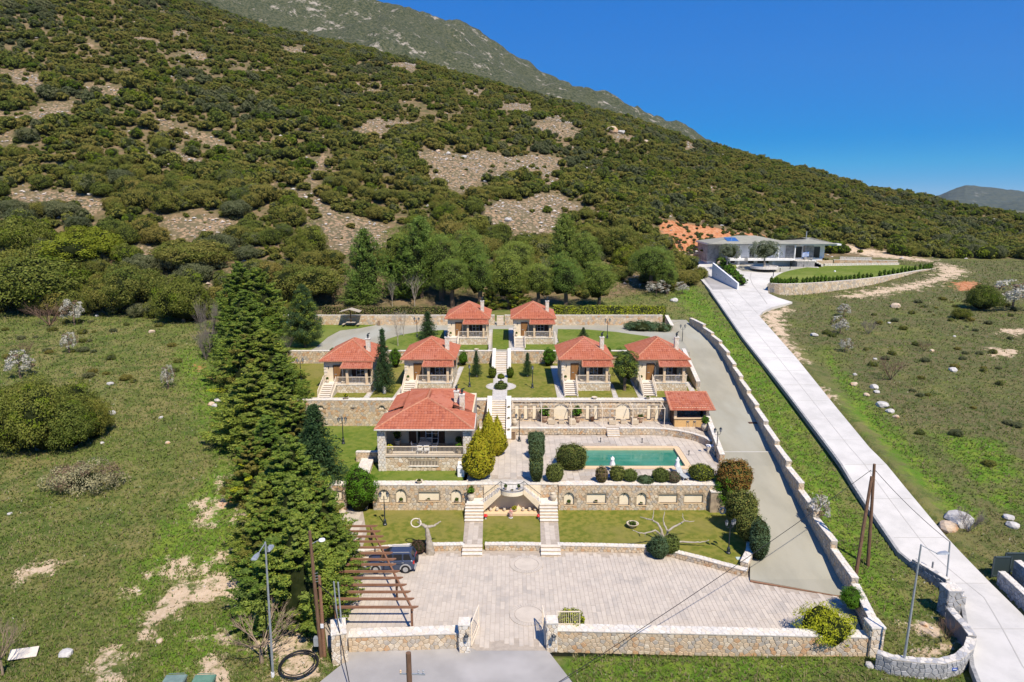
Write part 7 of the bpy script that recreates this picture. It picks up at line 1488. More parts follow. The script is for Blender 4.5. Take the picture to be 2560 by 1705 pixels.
# --- white villa
VY = 178.0; V0 = atY(1822, 640, VY).x; V1 = atY(2068, 640, VY).x; zg = 12.9; zf = atY(1900, 646, VY).z; ze = atY(1900, 613, VY).z
vl = thing('white_villa', 'long low white villa with a grey hipped roof and stone end walls', 'house', (V0, VY, zg)); vw = V1-V0; f_ = zf-zg; e_ = ze-zg
m_vroof = M('grey_roof', (.27, .265, .22), (.31, .305, .25), .8, rough=.9); m_vst = M('slate_wall', (.20, .20, .20), (.34, .33, .32), 1.6, bump=.5, bscale=7)
MB().box(.3, 1.5, -.8, vw-.5, 12, f_).build('lower_wall', m_whitew, vl)
MB().box(0, 1.8, f_, vw, 12, e_).build('upper_wall', m_whitew, vl)
MB().box(-4.6, 3.2, -3.6, -.0, 13, f_-1.0).build('garage_wall', m_whitew, vl); MB().box(-4.7, 3.1, f_-1.0, .0, 13.1, e_).build('stone_end_wall', m_vst, vl)
stones(vl, (-4.72, 13, f_-1), (0, -1, 0), (0, 0, 1), (-1, 0, 0), 9.8, e_-f_+1, .8, .4, m_gs, prou=.04, gap=.04); stones(vl, (-4.7, 3.08, f_-1), (1, 0, 0), (0, 0, 1), (0, -1, 0), 4.7, e_-f_+1, .8, .4, m_gs, prou=.04, gap=.04)
MB().box(-1.6, 3.0, -2.9, -.6, 3.19, f_-1.3).build('garage_door', m_glass, vl)
def vx(px): return atY(px, 640, VY).x-V0
MB().box(.2, -.6, f_-.55, vx(1985), 1.8, f_).build('terrace_slab', m_white, vl)
MB().box(vx(1860), -.64, f_-.6, vx(1868), -.6, f_+.15).build('slab_panel', m_vst, vl)
for a, b in ((vx(1832), vx(1842)), (vx(1876), vx(1890)), (vx(1900), vx(1928))): MB().box(a, 1.44, .2, b, 1.5, f_-.75).build('low_window', m_glass, vl)
for px in (1848, 1935): MB().box(vx(px)-.25, 0, 0, vx(px)+.25, .5, f_-.5).build('pillar', m_white, vl)
for a, b in ((1879.5, 1891), (1900, 1913)):
 w = MB().box(vx(a), 1.72, f_+.05, vx(b), 1.79, f_+2.25).build('window', m_glass, vl); MB().box(vx(a)-.08, 1.7, f_+2.25, vx(b)+.08, 1.79, f_+2.35).build('frame', m_lamp, w)
MB().box(vx(1826), 1.7, f_, vx(1848), 1.79, e_-.3).build('stone_panel', m_vst, vl); MB().box(vx(1851), 1.0, f_, vx(1855), 1.8, e_-.3).build('fin_wall', m_white, vl)
MB().box(vx(1970), 1.3, f_-.3, vx(1990), 1.79, e_-.2).build('stone_panel', m_vst, vl)
MB().box(vx(1991), 1.7, f_-.3, vx(2010), 1.79, e_-.5).build('window', m_glass, vl)
MB().box(vx(2014), .6, f_-.3, vx(2020), 1.8, e_-.2).box(vx(2022), 1.2, f_-.3, vx(2038), 1.8, e_-.2).build('stone_pier', m_vst, vl)
MB().box(vx(2041), 1.7, f_-.6, vx(2056), 1.79, e_-.5).build('window', m_glass, vl)
for px in (1826, 1944, 1985): MB().box(vx(px)-.12, -.5, f_, vx(px)+.12, -.2, e_).build('post', m_white, vl)
for a, b, yo in ((1813, 1864, 0), (1869, 1943, -.3), (1950, 1990, .1), (1996, 2098, -.5)): MB().box(vx(a), -.1+yo, e_-.02, vx(b), 2.5, e_+.38).build('fascia', m_white, vl)
MB().box(-5.2, 2.5, e_-.02, vw+1.2, 13.4, e_+.35).build('roof_slab', m_white, vl)
def hip(x0, y0, x1, y1, z, rise, r):
 A = (x0+r, (y0+y1)/2, z+rise); B = (x1-r, (y0+y1)/2, z+rise); return MB().add([(x0, y0, z), (x1, y0, z), (x1, y1, z), (x0, y1, z), A, B], [(0, 1, 5, 4), (1, 2, 5), (2, 3, 4, 5), (3, 0, 4), (3, 2, 1, 0)])
hip(-5.2, -.9, vx(1992), 13.4, e_+.39, 1.75, 9).build('roof', m_vroof, vl); hip(vx(1980), -1.2, vx(2088), 12, e_+.40, 1.25, 7).build('roof', m_vroof, vl)
sp = MB(); a0 = vx(1820); sp.add([(a0, 1.2, e_+.95), (a0+3.0, 1.2, e_+.95), (a0+2.7, 3.6, e_+1.8), (a0-.3, 3.6, e_+1.8), (a0, 1.2, e_+.85), (a0+3.0, 1.2, e_+.85), (a0+2.7, 3.6, e_+1.7), (a0-.3, 3.6, e_+1.7)], [(0, 1, 2, 3), (7, 6, 5, 4), (0, 4, 5, 1), (1, 5, 6, 2), (2, 6, 7, 3), (3, 7, 4, 0)]); s_o = sp.build('solar_panel', M('solar_blue', (.03, .10, .28), (.05, .14, .34), 2, rough=.2, spec=.7), vl)
MB().bar((a0, 1.15, e_+.92), (a0+3, 1.15, e_+.92), .1).bar((a0-.3, 3.65, e_+1.75), (a0+2.7, 3.65, e_+1.75), .1).bar((a0+1.35, 2.4, e_+1.42), (a0+1.45, 2.4, e_+1.42), .1, 1.2).build('panel_frame', m_galv, s_o)
MB().tube([(vx(2028), 4, e_+1.2), (vx(2028), 4, e_+3.4)], .12, 8).build('flue', m_galv, vl)
rl = MB();
for z in (.5, .95): rl.bar((vx(1828), -.5, f_+z), (vx(1985), -.5, f_+z), .05)
for k in range(14): x = vx(1828)+(vx(1985)-vx(1828))*k/13; rl.bar((x, -.5, f_), (x, -.5, f_+.95), .05)
rl.build('terrace_railing', m_galv, vl)
tb = thing('stone_terrace', 'grey stone terrace block with steps in front of the villa door', 'terrace', (V0+vx(1982), VY-3.2, zg)); tw_ = vx(2025)-vx(1982)
MB().box(0, 0, -.4, tw_, 4.6, f_-.5).build('block', m_vst, tb); MB().box(-.1, -.1, f_-.5, tw_+.1, 4.7, f_-.4).build('terrace_paving', m_cop[1], tb)
for k in range(4): MB().box(tw_, .3+k*.0, -.3, tw_+2.4-k*.6, 3.2, (f_-.5)*(k+1)/4).build('step', m_cop[1], tb)
rl = MB().bar((0, 0, f_+.45), (tw_, 0, f_+.45), .05)
for k in range(6): rl.bar((tw_*k/5, 0, f_-.4), (tw_*k/5, 0, f_+.45), .04)
rl.build('railing', m_galv, tb)
fx = thing('flag', 'blue and white striped flag on a short pole before the villa', 'flag', (V0+vx(2008), VY-3.4, zf)); MB().tube([(0, 0, -.5), (0, 0, 2.1)], .03, 6).build('pole', m_galv, fx)
m_fb = M('flag_blue', (.02, .14, .50), rough=.7); mb = MB(); N_ = 9
for s in range(9):
 for k in range(6):
  x0, x1 = -1.7+k*.28, -1.7+(k+1)*.28; wv = lambda x: (.12*sin(x*4), -.25*(-x/1.7)**1.3)
  P = []
  for x, j in ((x0, s), (x1, s), (x1, s+1), (x0, s+1)): y, dz = wv(x); P.append((x, y, 2.0-j*.13+dz))
  mi = s % 2
  if s < 5 and k >= 4: mi = 1 if (s == 2 or k == 4 and 0) else 0
  mb.add(P, [(3, 2, 1, 0)], mi)
mb.build('cloth', [m_fb, m_white], fx)
a = on_slope(1779, 693, road_z); b = on_slope(1843, 724, road_z); rwz = thing('ramp_wall', 'white sloping wall between the garage ramp and the forecourt', 'wall', (a.x, a.y, a.z)); za = atY(1779, 657, a.y).z; zb = atY(1843, 708, b.y).z; d = b-a
dx, dy = d.x, d.y; n = Vector((-dy, dx, 0)).normalized()*-.35
MB().add([(0, 0, -.3), (dx, dy, b.z-a.z-.3), (dx-n.x, dy-n.y, b.z-a.z-.3), (-n.x, -n.y, -.3), (0, 0, za-a.z), (dx, dy, zb-a.z), (dx-n.x, dy-n.y, zb-a.z), (-n.x, -n.y, za-a.z)], [(0, 3, 2, 1), (4, 5, 6, 7), (0, 1, 5, 4), (1, 2, 6, 5), (2, 3, 7, 6), (3, 0, 4, 7)]).build('body', m_whitew, rwz)
for k in range(4): t = .2+k*.18; MB().tube([(dx*t+n.x*.03, dy*t+n.y*.03, (b.z-a.z)*t+1.1), (dx*t+n.x*.2, dy*t+n.y*.2, (b.z-a.z)*t+1.1)], .08, 8).build('wall_light', m_lamp, rwz)
a = on_slope(1709, 649, road_z); b = on_slope(1762, 648, road_z); wq = wall('long white wall at the head of the garage ramp', (a.x, a.y), (b.x, b.y), a.z-.6, a.z+.25, thick=.4, mats=[m_white, m_whitew], copmats=[m_white, m_whitew], mort=m_white, cell=(3, 2), seed=170)
for i, (p0, p1, yb_, yt_, lab, mt) in enumerate((((1681, 652), (1703, 652), 652, 628, 'square buff stone wall end beside the red earth bank', m_stone), ((1703, 648), (1763, 646), 648, 631, 'buff stone wall joining the villa', m_stone), ((1696, 632), (1763, 632), 632, 619, 'upper buff stone wall below the red earth bank', m_stone))):
 Yq = 186+i*3; A = atY(p0[0], yb_, Yq); B = atY(p1[0], yb_, Yq); wall(lab, (A.x, Yq), (B.x, Yq), A.z-1.2, atY(p0[0], yt_, Yq).z, thick=1.2 if i == 0 else .5, cell=(.8, .5), seed=172+i, mats=[m_stone[0], m_stone[1], m_stone[4], m_stone[2]])
base = [on_slope(x, y, lambda Y: float(np.interp(Y, [140, 150, 180, 215], [9.4, 10.2, 12.0, 13.6]))) for x, y in OVAL_PX[:6]]
zo = 11.75; top = [at(x, y, zo) for x, y in [(1921, 709.5), (1964, 712), (2062, 707.5), (2187, 696), (2304, 677), (2339, 674)]]; farp = [at(x, y, 12.55) for x, y in OVAL_PX[7:]]
def spl(P, n=5):
 out = []
 for i in range(len(P)-1):
  p0 = P[max(i-1, 0)]; p1 = P[i]; p2 = P[i+1]; p3 = P[min(i+2, len(P)-1)]
  for k in range(n): t = k/n; out.append(.5*((2*p1)+(p2-p0)*t+(2*p0-5*p1+4*p2-p3)*t*t+(3*p1-p0-3*p2+p3)*t**3))
 return out+[P[-1]]
fr = spl(top, 4); fa = spl([top[-1]]+farp+[top[0]], 4)
oq = fr+fa[1:-1]; ol = struct('oval_lawn', MB().add([(1.*sum(p.x for p in oq)/len(oq), sum(p.y for p in oq)/len(oq), 12.2)]+[(p.x, p.y, p.z) for p in oq], [(0, i+1, (i+1) % len(oq)+1) for i in range(len(oq))]), m_lawn2)
ow = thing('oval_wall', 'curved stone retaining wall around the bright oval lawn', 'wall', (fr[0].x, fr[0].y, 0))
for i in range(len(fr)-1): wall('', fr[i], fr[i+1], 9.0, zo+.12, thick=.45, cell=(.75, .42), root=ow, seed=180+i, mats=[m_stone[0], m_stone[4], m_stone[3], m_stone[1]], wt=(3, 3, 2, 1), ends=(False, False), overhang=.03)
for i, p in enumerate(fr[2:-1]):
 for f in (0, .33, .66):
  q = p.lerp(fr[i+3], f) if i+3 < len(fr) else p;
  if random.random() < .93:
   o = link('hedge_plant', POTPLANTS['bush'], None, (q.x-.3, q.y+1.1, zo), random.random()*6, (.32, .32, .42+.2*random.random())); tag(o, 'small young hedge plant in the row along the oval lawn edge', 'hedge plant', 'young hedge plants on the oval lawn', 'thing')
for k, (x, y) in enumerate(((1933, 689), (1950, 678), (1975, 672), (2009, 669), (2048, 668))):
 p = at(x, y, 12.4); r = thing('bollard_light', ['nearest thin bollard at the edge of the oval lawn', 'second thin bollard along the oval lawn', 'third thin bollard along the oval lawn', 'fourth thin bollard along the oval lawn', 'last thin bollard by the yellow flower bed'][k], 'bollard', (p.x, p.y, 12.2), 0, 'villa bollards'); MB().tube([(0, 0, 0), (0, 0, .8)], .09, 6).build('post', m_lamp, r); MB().tube([(0, 0, .8), (0, 0, .95)], .12, 6).build('head', m_lamp, r)
p = at(2087, 680, 12.2); r = thing('lawn_ball', 'small white globe lamp on the oval lawn', 'lamp', (p.x, p.y, 12.1)); MB().lathe([(.02, 0), (.2, .1), (.25, .25), (.2, .4), (.02, .5)], n=10).build('globe', m_white, r, smooth=True)
for i, (pa, pb, w, lab, m) in enumerate((((2062, 660), (2248, 658), .4, 'low pale wall along the far side of the oval lawn', m_cop), ((2085, 650), (2245, 652), .5, 'long low terrace wall right of the villa', m_stone), ((2100, 643), (2180, 645), .5, 'upper pale garden step right of the villa', m_cop))):
 a = at(*pa, 13+i*.3); b = at(*pb, 13+i*.3); wall(lab, (a.x, a.y), (b.x, b.y), 11.5, 13+i*.3, thick=.6, mats=[m[0], m[1], m[2]], cell=(.9, .4), seed=200+i)
fb = at(2058, 652, 13.6); r = thing('flower_bed', 'raised stone bed of yellow flowers at the corner of the villa', 'planter', (fb.x, fb.y, 12.3)); MB().box(-2.1, -1, 0, 2.1, 1, 1.5).build('stone_box', m_stone[0], r); link('flowers', crown_mesh('flowers', 2.0, .9, .4, 26, 26, .3, [leafmat('yellow_flower', (.55, .38, .02), (.65, .5, .05), None), m_pot], 9, cz=.15), r, (0, 0, 1.45))
p = at(1966, 660, zg); vc = thing('parked_car', 'dark car half hidden behind the big olive tree at the villa', 'car', (p.x, p.y+2.0, zg))
MB().add([(-2, -.8, .3), (2, -.8, .3), (2, .8, .3), (-2, .8, .3), (-2, -.8, .85), (2.05, -.8, .9), (2.05, .8, .9), (-2, .8, .85)], [(0, 3, 2, 1), (4, 5, 6, 7), (0, 1, 5, 4), (1, 2, 6, 5), (2, 3, 7, 6), (3, 0, 4, 7)]).add([(-1.2, -.7, .87), (1.7, -.7, .87), (1.7, .7, .87), (-1.2, .7, .87), (-.5, -.6, 1.42), (1.1, -.6, 1.42), (1.1, .6, 1.42), (-.5, .6, 1.42)], [(4, 5, 6, 7), (0, 1, 5, 4), (1, 2, 6, 5), (2, 3, 7, 6), (3, 0, 4, 7)]).build('body', m_lamp, vc)
for x in (-1.25, 1.3): MB().tube([(x, -.84, .33), (x, -.62, .33)], .33, 14).build('wheel', m_black, vc); MB().tube([(x, -.86, .33), (x, -.84, .33)], .2, 12).build('rim', m_galv, vc)
pg_ = at(1906, 671, zg); r = thing('tree_ring', 'low round stone ring around the big olive tree', 'planter', (pg_.x+1.2, pg_.y+2.2, zg-.2)); MB().lathe([(3.3, 0), (3.3, .6), (3.0, .6), (3.0, .4), (.01, .4)], n=28).build('ring_wall', m_cop[1], r)
isl = [on_slope(x, y, road_z) for x, y in ((1790, 658), (1815, 662), (1840, 664), (1842, 670), (1825, 680), (1822, 685))]; struct('planting_island', MB().prism([(q.x, q.y) for q in isl], [q.z-.2 for q in isl], [q.z+.15 for q in isl]), m_lawn2)
# --- trees
def trunk_mesh(h, r, mat, seed, limbs=4, lh=.5):
 rnd = random.Random(seed); mb = MB(); pts = [(0, 0, -.5)]+[(rnd.uniform(-.05, .05)*h*.3, rnd.uniform(-.05, .05)*h*.3, h*k/4) for k in range(1, 5)]; mb.tube(pts, [r*1.3, r, r*.8, r*.6, r*.35], 8)
 for k in range(limbs):
  a = 2*pi*k/limbs+rnd.random(); z = h*rnd.uniform(lh, .85); mb.tube([(0, 0, z), (cos(a)*h*.12, sin(a)*h*.12, z+h*.08), (cos(a)*h*.26, sin(a)*h*.26, z+h*.22)], [r*.4, r*.3, r*.15], 6)
 me = bpy.data.meshes.new('trunk'); me.from_pydata(mb.v, [], mb.f); me.materials.append(mat); me.update(); return me
TM = trunk_mesh(1.0, .045, m_trunk, 1); TMC = trunk_mesh(1.0, .03, m_trunk, 4, 0); TMX = trunk_mesh(1.0, .03, m_whitebark, 4, 0); TMP = trunk_mesh(1.0, .04, m_palebark, 2); TMW = trunk_mesh(1.0, .05, m_whitebark, 3)
def egg(R, Hh, seed):
 def f(d):
  th = np.arctan2(d[:, 1], d[:, 0]); t = (d[:, 2]+1)/2; r = R*np.minimum(1, (t/.28)**.5)*np.where(t > .28, np.clip(1-((t-.28)/.72)**1.5, 0, 1), 1)*(1+.07*np.sin(5*th+seed+9*t)+.05*np.sin(11*th-14*t)+.04*np.sin(23*t+7*th)); return np.stack([np.cos(th)*r, np.sin(th)*r, t*Hh], 1)
 return f
PR = {  # kind: (mesh list, nominal radius, nominal height, crown base fraction)
 'ley': ([plume_mesh('crown', 2.35, 9, 260, 215, .16, [m_cyp, m_pine, m_clip], s, split=[.7, .2, .1], ll=.72, lw=.34) for s in (1, 2, 3)], 2.3, 9),
 'leyy': ([plume_mesh('crown', 2.35, 9, 220, 215, .16, [m_cyp, m_olive, m_gold], 5, split=[.62, .33, .05], ll=.72, lw=.34)], 2.3, 9),
 'fir': ([cone_mesh('crown', 1.6, 7, 230, 46, .22, [m_fir], s, z0=.9, power=.95, belly=.05, spray=.85, droop=-.12, lump=.1, up=-.05, core=.5, asp=.3) for s in (7, 8)], 1.6, 7),
 'cedar': ([cone_mesh('crown', 3.2, 10, 420, 100, .18, [m_fir, m_cyp], 9, z0=1.1, power=.6, belly=.2, split=[.7, .3], spray=1.1, droop=-.06, lump=.16, up=.35, core=.6)], 3.2, 10),
 'pine': ([crown_mesh('crown', 3, 3, 4.1, 90, 190, .19, [m_pine, m_cyp], s, cz=4.9, clump=.27, split=[.7, .3], asp=.3, lob=.4, core=.62) for s in (11, 12, 13)], 3, 9),
 'tierpine': ([cone_mesh('crown', 2.8, 9.5, 170, 80, .28, [m_pine], 14, z0=1.6, power=.5, belly=.25, spray=1.3, droop=-.02, lump=.3, up=.35, core=.52, asp=.3)], 2.8, 9.5),
 'gold': ([box_mesh('crown', egg(1.2, 3.3, s), 9000, .13, [m_cypy, m_gold], s, split=[.8, .2], core=.93) for s in (15, 16)], 1.2, 3.3),
 'round': ([crown_mesh('crown', 3, 3, 2.4, 130, 150, .16, [m_olive, m_oak], s, cz=2.2, clump=.28, split=[.65, .35], core=.72, lob=.4) for s in (17, 18)], 3, 4.6),
 'dark': ([crown_mesh('crown', 3, 3, 2.4, 130, 150, .16, [m_oak, m_bright], s, cz=2.1, clump=.28, split=[.85, .15], core=.72, lob=.4) for s in (19, 20)], 3, 4.5),
 'bright': ([crown_mesh('crown', 3, 3, 2.0, 130, 150, .16, [m_bright], 21, cz=1.5, clump=.28, core=.72, lob=.4)], 3, 3.6),
 'laurel': ([crown_mesh('crown', 1.3, 1.3, 2.0, 90, 110, .12, [m_laurel], 22, cz=1.9, clump=.30, core=.82, asp=.5)], 1.3, 3.9),
 'olive': ([crown_mesh('crown', 2.6, 2.6, 1.9, 60, 80, .24, [m_oliv], 23, cz=2.6, clump=.28, core=.6, asp=.3)], 2.6, 4.6),
 'tree': ([crown_mesh('crown', 1.6, 1.6, 2.3, 70, 80, .17, [m_cyp, m_fir], 24, cz=3.0, clump=.30, split=[.6, .4], core=.78, asp=.4)], 1.6, 5.3),
 'blossom': ([crown_mesh('crown', 1.6, 1.6, 1.3, 40, 46, .17, [m_bloom, m_dry], 25, cz=1.5, clump=.26, split=[.8, .2], core=0)], 1.6, 2.8),
 'redbush': ([crown_mesh('crown', 1.6, 1.6, 1.7, 80, 70, .16, [m_redl, m_olive], 26, cz=1.6, clump=.28, split=[.75, .25], core=.84)], 1.6, 3.3),
 'junip': ([crown_mesh('crown', 2.3, 1.6, .6, 60, 46, .2, [m_clipb, m_greysh], 27, cz=.35, clump=.5, split=[.7, .3], core=.8, asp=.3)], 2.3, 1.0),
}
def px_depth(p): return p.y*cos(PT)+(HC-p.z)*sin(PT)
_cnt = {}
def tree(kind, px, base, top, wpx, label, z=None, name='tree', cat='tree', group=None, tm=TM, trunk=True, depth=1.0, mat=None):
 p = at(px, base, z) if z is not None else atg(px, base)
 if p is None: print('no ground', px, base); return
 t = atY(px, top, p.y); h = max(.4, t.z-p.z); R = wpx/2*px_depth(p)/F*(1.14 if kind[:3] == 'ley' else 1); ms, r0, h0 = PR[kind]; i = _cnt.get(kind, 0); _cnt[kind] = i+1; me = ms[i % len(ms)]
 if kind in ('ley', 'leyy', 'fir', 'cedar', 'tierpine') and tm is TM: tm = TMC
 if trunk:
  r = thing(name, label, cat, (p.x, p.y, p.z-.05), 0, group); link('trunk', tm, r, (0, 0, 0), i, (h*.8, h*.8, h*.8)); link('crown', me, r, (0, 0, 0), i*2.1, (R/r0, R/r0*depth, h/h0)); return r
 o = link(name, me, None, (p.x, p.y, p.z-.05), i*2.1 if depth == 1 else 0, (R/r0, R/r0*depth, h/h0)); o['kind'] = 'thing'; return tag(o, label, cat, group)
ORD = ['first', 'second', 'third', 'fourth', 'fifth', 'sixth', 'seventh', 'eighth', 'ninth', 'tenth', 'eleventh', 'twelfth', 'thirteenth', 'fourteenth', 'fifteenth', 'sixteenth', 'seventeenth', 'eighteenth', 'nineteenth', 'twentieth', 'twenty-first', 'twenty-second']
ROW = [(758, 1545, 1285, 215, 'ley'), (697, 1530, 1345, 190, 'ley'), (838, 1450, 1285, 125, 'ley'), (672, 1450, 1270, 150, 'leyy'), (745, 1440, 1190, 200, 'ley'), (810, 1400, 1200, 150, 'leyy'), (668, 1370, 1205, 150, 'ley'), (640, 1250, 1092, 120, 'leyy'), (735, 1330, 1088, 190, 'ley'), (795, 1225, 1012, 125, 'fir'),
 (678, 1215, 1040, 160, 'ley'), (748, 1190, 1000, 150, 'leyy'), (700, 1130, 960, 175, 'ley'), (640, 1100, 915, 180, 'ley'), (708, 1040, 885, 135, 'ley'), (672, 985, 822, 155, 'ley'), (622, 990, 835, 130, 'leyy'), (625, 945, 778, 160, 'ley'), (620, 880, 725, 150, 'ley'), (655, 850, 668, 140, 'ley'), (608, 830, 655, 125, 'ley')]
for k, (x, b, t, w, kd) in enumerate(ROW):
 tree(kd, x, b, t, w*1.12, f'{"yellow-tinged" if kd == "leyy" else "dark green"} conifer in the tall row, {ORD[k]} counting back from the street lamp', name='conifer_tree', group='conifers in the tall row')
gr_ = 'trees in the compound'
tree('cedar', 764, 868, 712, 96, 'large dark conifer alone on the upper lawn beside the tall row', ZU, 'conifer_tree'); tree('fir', 961, 983, 823, 54, 'slender fir between the two left cottages', ZC, 'fir_tree', tm=TMX); tree('fir', 1070, 850, 778, 50, 'small fir on the upper lawn beside the back cottage', ZU, 'fir_tree')
tree('fir', 1191, 942, 877, 28, 'small pine on the lawn left of the middle stair', ZC, 'fir_tree', tm=TMX); tree('fir', 1318.4, 941, 881, 28, 'small pine on the lawn right of the middle stair', ZC, 'fir_tree', tm=TMX); tree('fir', 1458, 846, 818, 26, 'tiny fir on the curving upper lawn', ZU, 'fir_tree')
tree('tree', 1562, 976, 868, 64, 'dark leafy tree between the two right cottages', ZC, 'garden_tree')
tree('gold', 1197.5, 1194, 1077, 78, 'broad golden cypress at the right corner of the main house', ZP, 'golden_cypress', 'tree', 'golden cypresses', trunk=False); tree('gold', 1222, 1142, 1034, 52, 'greener golden cypress beside the middle stair foot', ZP, 'golden_cypress', 'tree', 'golden cypresses', trunk=False); tree('gold', 1243, 1137, 1046, 50, 'narrow golden cypress leaning on the stair wall', ZP, 'golden_cypress', 'tree', 'golden cypresses', trunk=False)
tree('laurel', 906, 1278, 1162, 78, 'bright green laurel bush growing over the wall below the main house', ZL, 'laurel_bush', 'bush', trunk=False)
for x, b, t, w, z, lab in ((988, 918, 868, 34, ZC, 'bright shrub behind the slender fir'), (1158, 914, 876, 26, ZC, 'dark green shrub beside the cottage behind the main house'), (1374, 915, 868, 34, ZC, 'dark shrub at the wall left of the open porch cottage'), (1520, 882, 866, 16, ZU, 'yellow-green shrub behind a cottage chimney'), (1549, 905, 868, 30, ZC, 'light green shrub behind the dark leafy tree'), (836, 885, 868, 22, ZU, 'small shrub on the wall behind the first cottage')):
 tree('laurel', x, b, t, w, lab, z, 'garden_shrub', 'shrub', 'garden shrubs', trunk=False)
for k, (x, b, t, w, kd, lab) in enumerate(((1132, 770, 626, 92, 'pine', 'umbrella pine behind the left back cottage'), (1202, 772, 614, 90, 'pine', 'umbrella pine behind the gap between the back cottages'), (1272, 772, 620, 105, 'pine', 'umbrella pine behind the steps in the back wall'), (1345, 770, 640, 80, 'pine', 'umbrella pine behind the right back cottage'), (1413, 770, 630, 112, 'pine', 'broad umbrella pine right of the back cottages'), (1497, 768, 649, 100, 'pine', 'rightmost umbrella pine of the grove'), (1627, 726, 598, 105, 'pine', 'dark pine standing alone near the villa ramp'), (1668, 735, 650, 60, 'pine', 'small dark pine beside the green slope'),
 (1464, 705, 577, 84, 'pine', 'tall pine in the second rank of the grove'), (1408, 695, 535, 84, 'tierpine', 'tall tiered pine rising at the back of the grove'), (917, 765, 575, 112, 'tierpine', 'tiered yellowish pine left of the grove'), (1053, 742, 545, 120, 'tierpine', 'tallest pine at the left end of the grove'), (1011, 742, 600, 85, 'ley', 'dense conifer at the left end of the grove'), (1104, 748, 560, 100, 'pine', 'high pine behind the left back cottage'), (1000, 700, 565, 90, 'pine', 'olive pine above the left end of the grove'), (1180, 720, 570, 100, 'pine', 'dark pine in the middle of the second rank'), (1290, 710, 585, 90, 'pine', 'pine behind the steps in the second rank'),
 (1226, 772, 700, 56, 'leyy', 'low yellow-green conifer behind the steps'), (1291, 772, 690, 66, 'leyy', 'yellow-green conifer behind the right back cottage'), (900, 772, 690, 100, 'tierpine', 'low spreading pine beside the tiered pine'))):
 tree(kd, x, b, t, w, lab, name='pine_tree', group='pines of the grove behind the back wall')
for x, b, t, w, kd, lab in ((773, 752, 652, 165, 'round', 'big round olive-brown oak above the back wall'), (773, 645, 563, 94, 'dark', 'round dark oak standing on the scree'), (217, 655, 570, 205, 'bright', 'broad bright green shrub on the left slope'), (461, 806, 685, 122, 'dark', 'rounded dark oak at the edge of the left field'), (340, 770, 655, 160, 'round', 'olive-brown oak above the left field'), (290, 782, 690, 120, 'round', 'lower olive-brown oak above the left field'), (120, 762, 640, 250, 'dark', 'wide dark oak thicket above the left field'), (20, 758, 650, 180, 'dark', 'dark oak thicket at the left edge above the field'), (480, 668, 600, 185, 'round', 'yellowish oak below the left scree'), (60, 640, 540, 150, 'dark', 'dark oak on the left slope above the thicket'),
 (20, 1125, 985, 150, 'dark', 'left end of the dark thicket in the left field'), (95, 1125, 962, 170, 'dark', 'front middle of the dark thicket in the left field'), (60, 1060, 945, 170, 'round', 'back of the dark thicket in the left field'), (165, 1075, 962, 150, 'dark', 'back right of the dark thicket in the left field'), (190, 1118, 1000, 130, 'dark', 'front right of the dark thicket in the left field'), (240, 1090, 1000, 90, 'dark', 'right end of the dark thicket by the pale boulder'), (2458, 776, 712, 82, 'dark', 'dark bush beside the white blossom in the right field'), (2402, 797, 770, 42, 'dark', 'small dark bush below the blossoming one'), (1545, 640, 560, 120, 'round', 'grey-olive oak left of the red earth bank'), (1480, 620, 560, 90, 'round', 'olive oak above the grove'), (1350, 500, 430, 0, 'dark', '')):
 if w: tree(kd, x, b, t, w, lab, name='oak_tree', cat='tree', group='evergreen oaks')
for x, b, t, w, lab in ((174, 882, 830, 42, 'small white blossoming tree in the middle of the left field'), (52, 945, 878, 78, 'white blossoming tree above the dark thicket'), (187, 812, 748, 58, 'white blossoming shrub beside the brown bush'), (421, 972, 912, 36, 'thin blossoming sapling in the left field'), (2099, 836, 790, 46, 'pale blossoming shrub at the upper left of the right field'), (2109, 792, 758, 40, 'small pale blossoming shrub near the oval wall'), (2112, 880, 845, 36, 'yellowish blossoming shrub in the right field'), (2531, 775, 702, 110, 'large white blossoming tree at the right edge'), (2045, 1310, 1235, 66, 'white flowering shrub against the driveway wall'), (1640, 738, 700, 66, 'white blossoming shrub near the villa ramp'), (1705, 735, 705, 40, 'white blossoming shrub beside the green slope')):
 tree('blossom', x, b, t, w, lab, name='blossom_shrub', cat='shrub', group='white blossoming shrubs')
for k, (x, b, t, w, lab) in enumerate(((208, 1250, 1180, 190, 'wide pale yellow-brown bush in the left field'), (1905, 0, 0, 0, ''))):
 if w:
  p = atg(x, b-25); o = link('pale_bush', crown_mesh('crown', 4.0, 2.2, 1.6, 90, 110, .15, [leafmat('pale_bush_leaf', (.34, .32, .16), (.42, .38, .22), None), m_dry], 31, cz=1.2, clump=.4, split=[.6, .4], core=.4), None, (p.x, p.y, p.z-.1)); o['kind'] = 'thing'; tag(o, lab, 'bush')
BT = {'mop': twigs('branches', 3.6, 2.6, 9, M('bare_twig', (.33, .25, .17), (.25, .18, .12), 4), 1, trunk=.16, depth=3, rad=.06, sub=4, z0=1.5, up=.55, spread=.7), 'brush': twigs('branches', 2.6, 1.6, 10, M('brown_twig', (.19, .12, .08), (.14, .09, .06), 4), 2, trunk=0, depth=3, rad=.03, sub=4, z0=.05, up=.8), 'tall': twigs('branches', 6, 1.8, 6, m_palebark, 3, trunk=.09, depth=3, rad=.045, sub=3, z0=1.8, up=1.4), 'grey': twigs('branches', 3, 1.8, 12, M('grey_twig', (.22, .19, .16), (.17, .14, .12), 4), 4, trunk=0, depth=3, rad=.03, sub=4, z0=.05, up=.9)}
BTH = {'mop': (3.6*.95+1.2, 3.2), 'brush': (2.7, 1.8), 'tall': (6.5, 1.8), 'grey': (3.2, 2.0)}
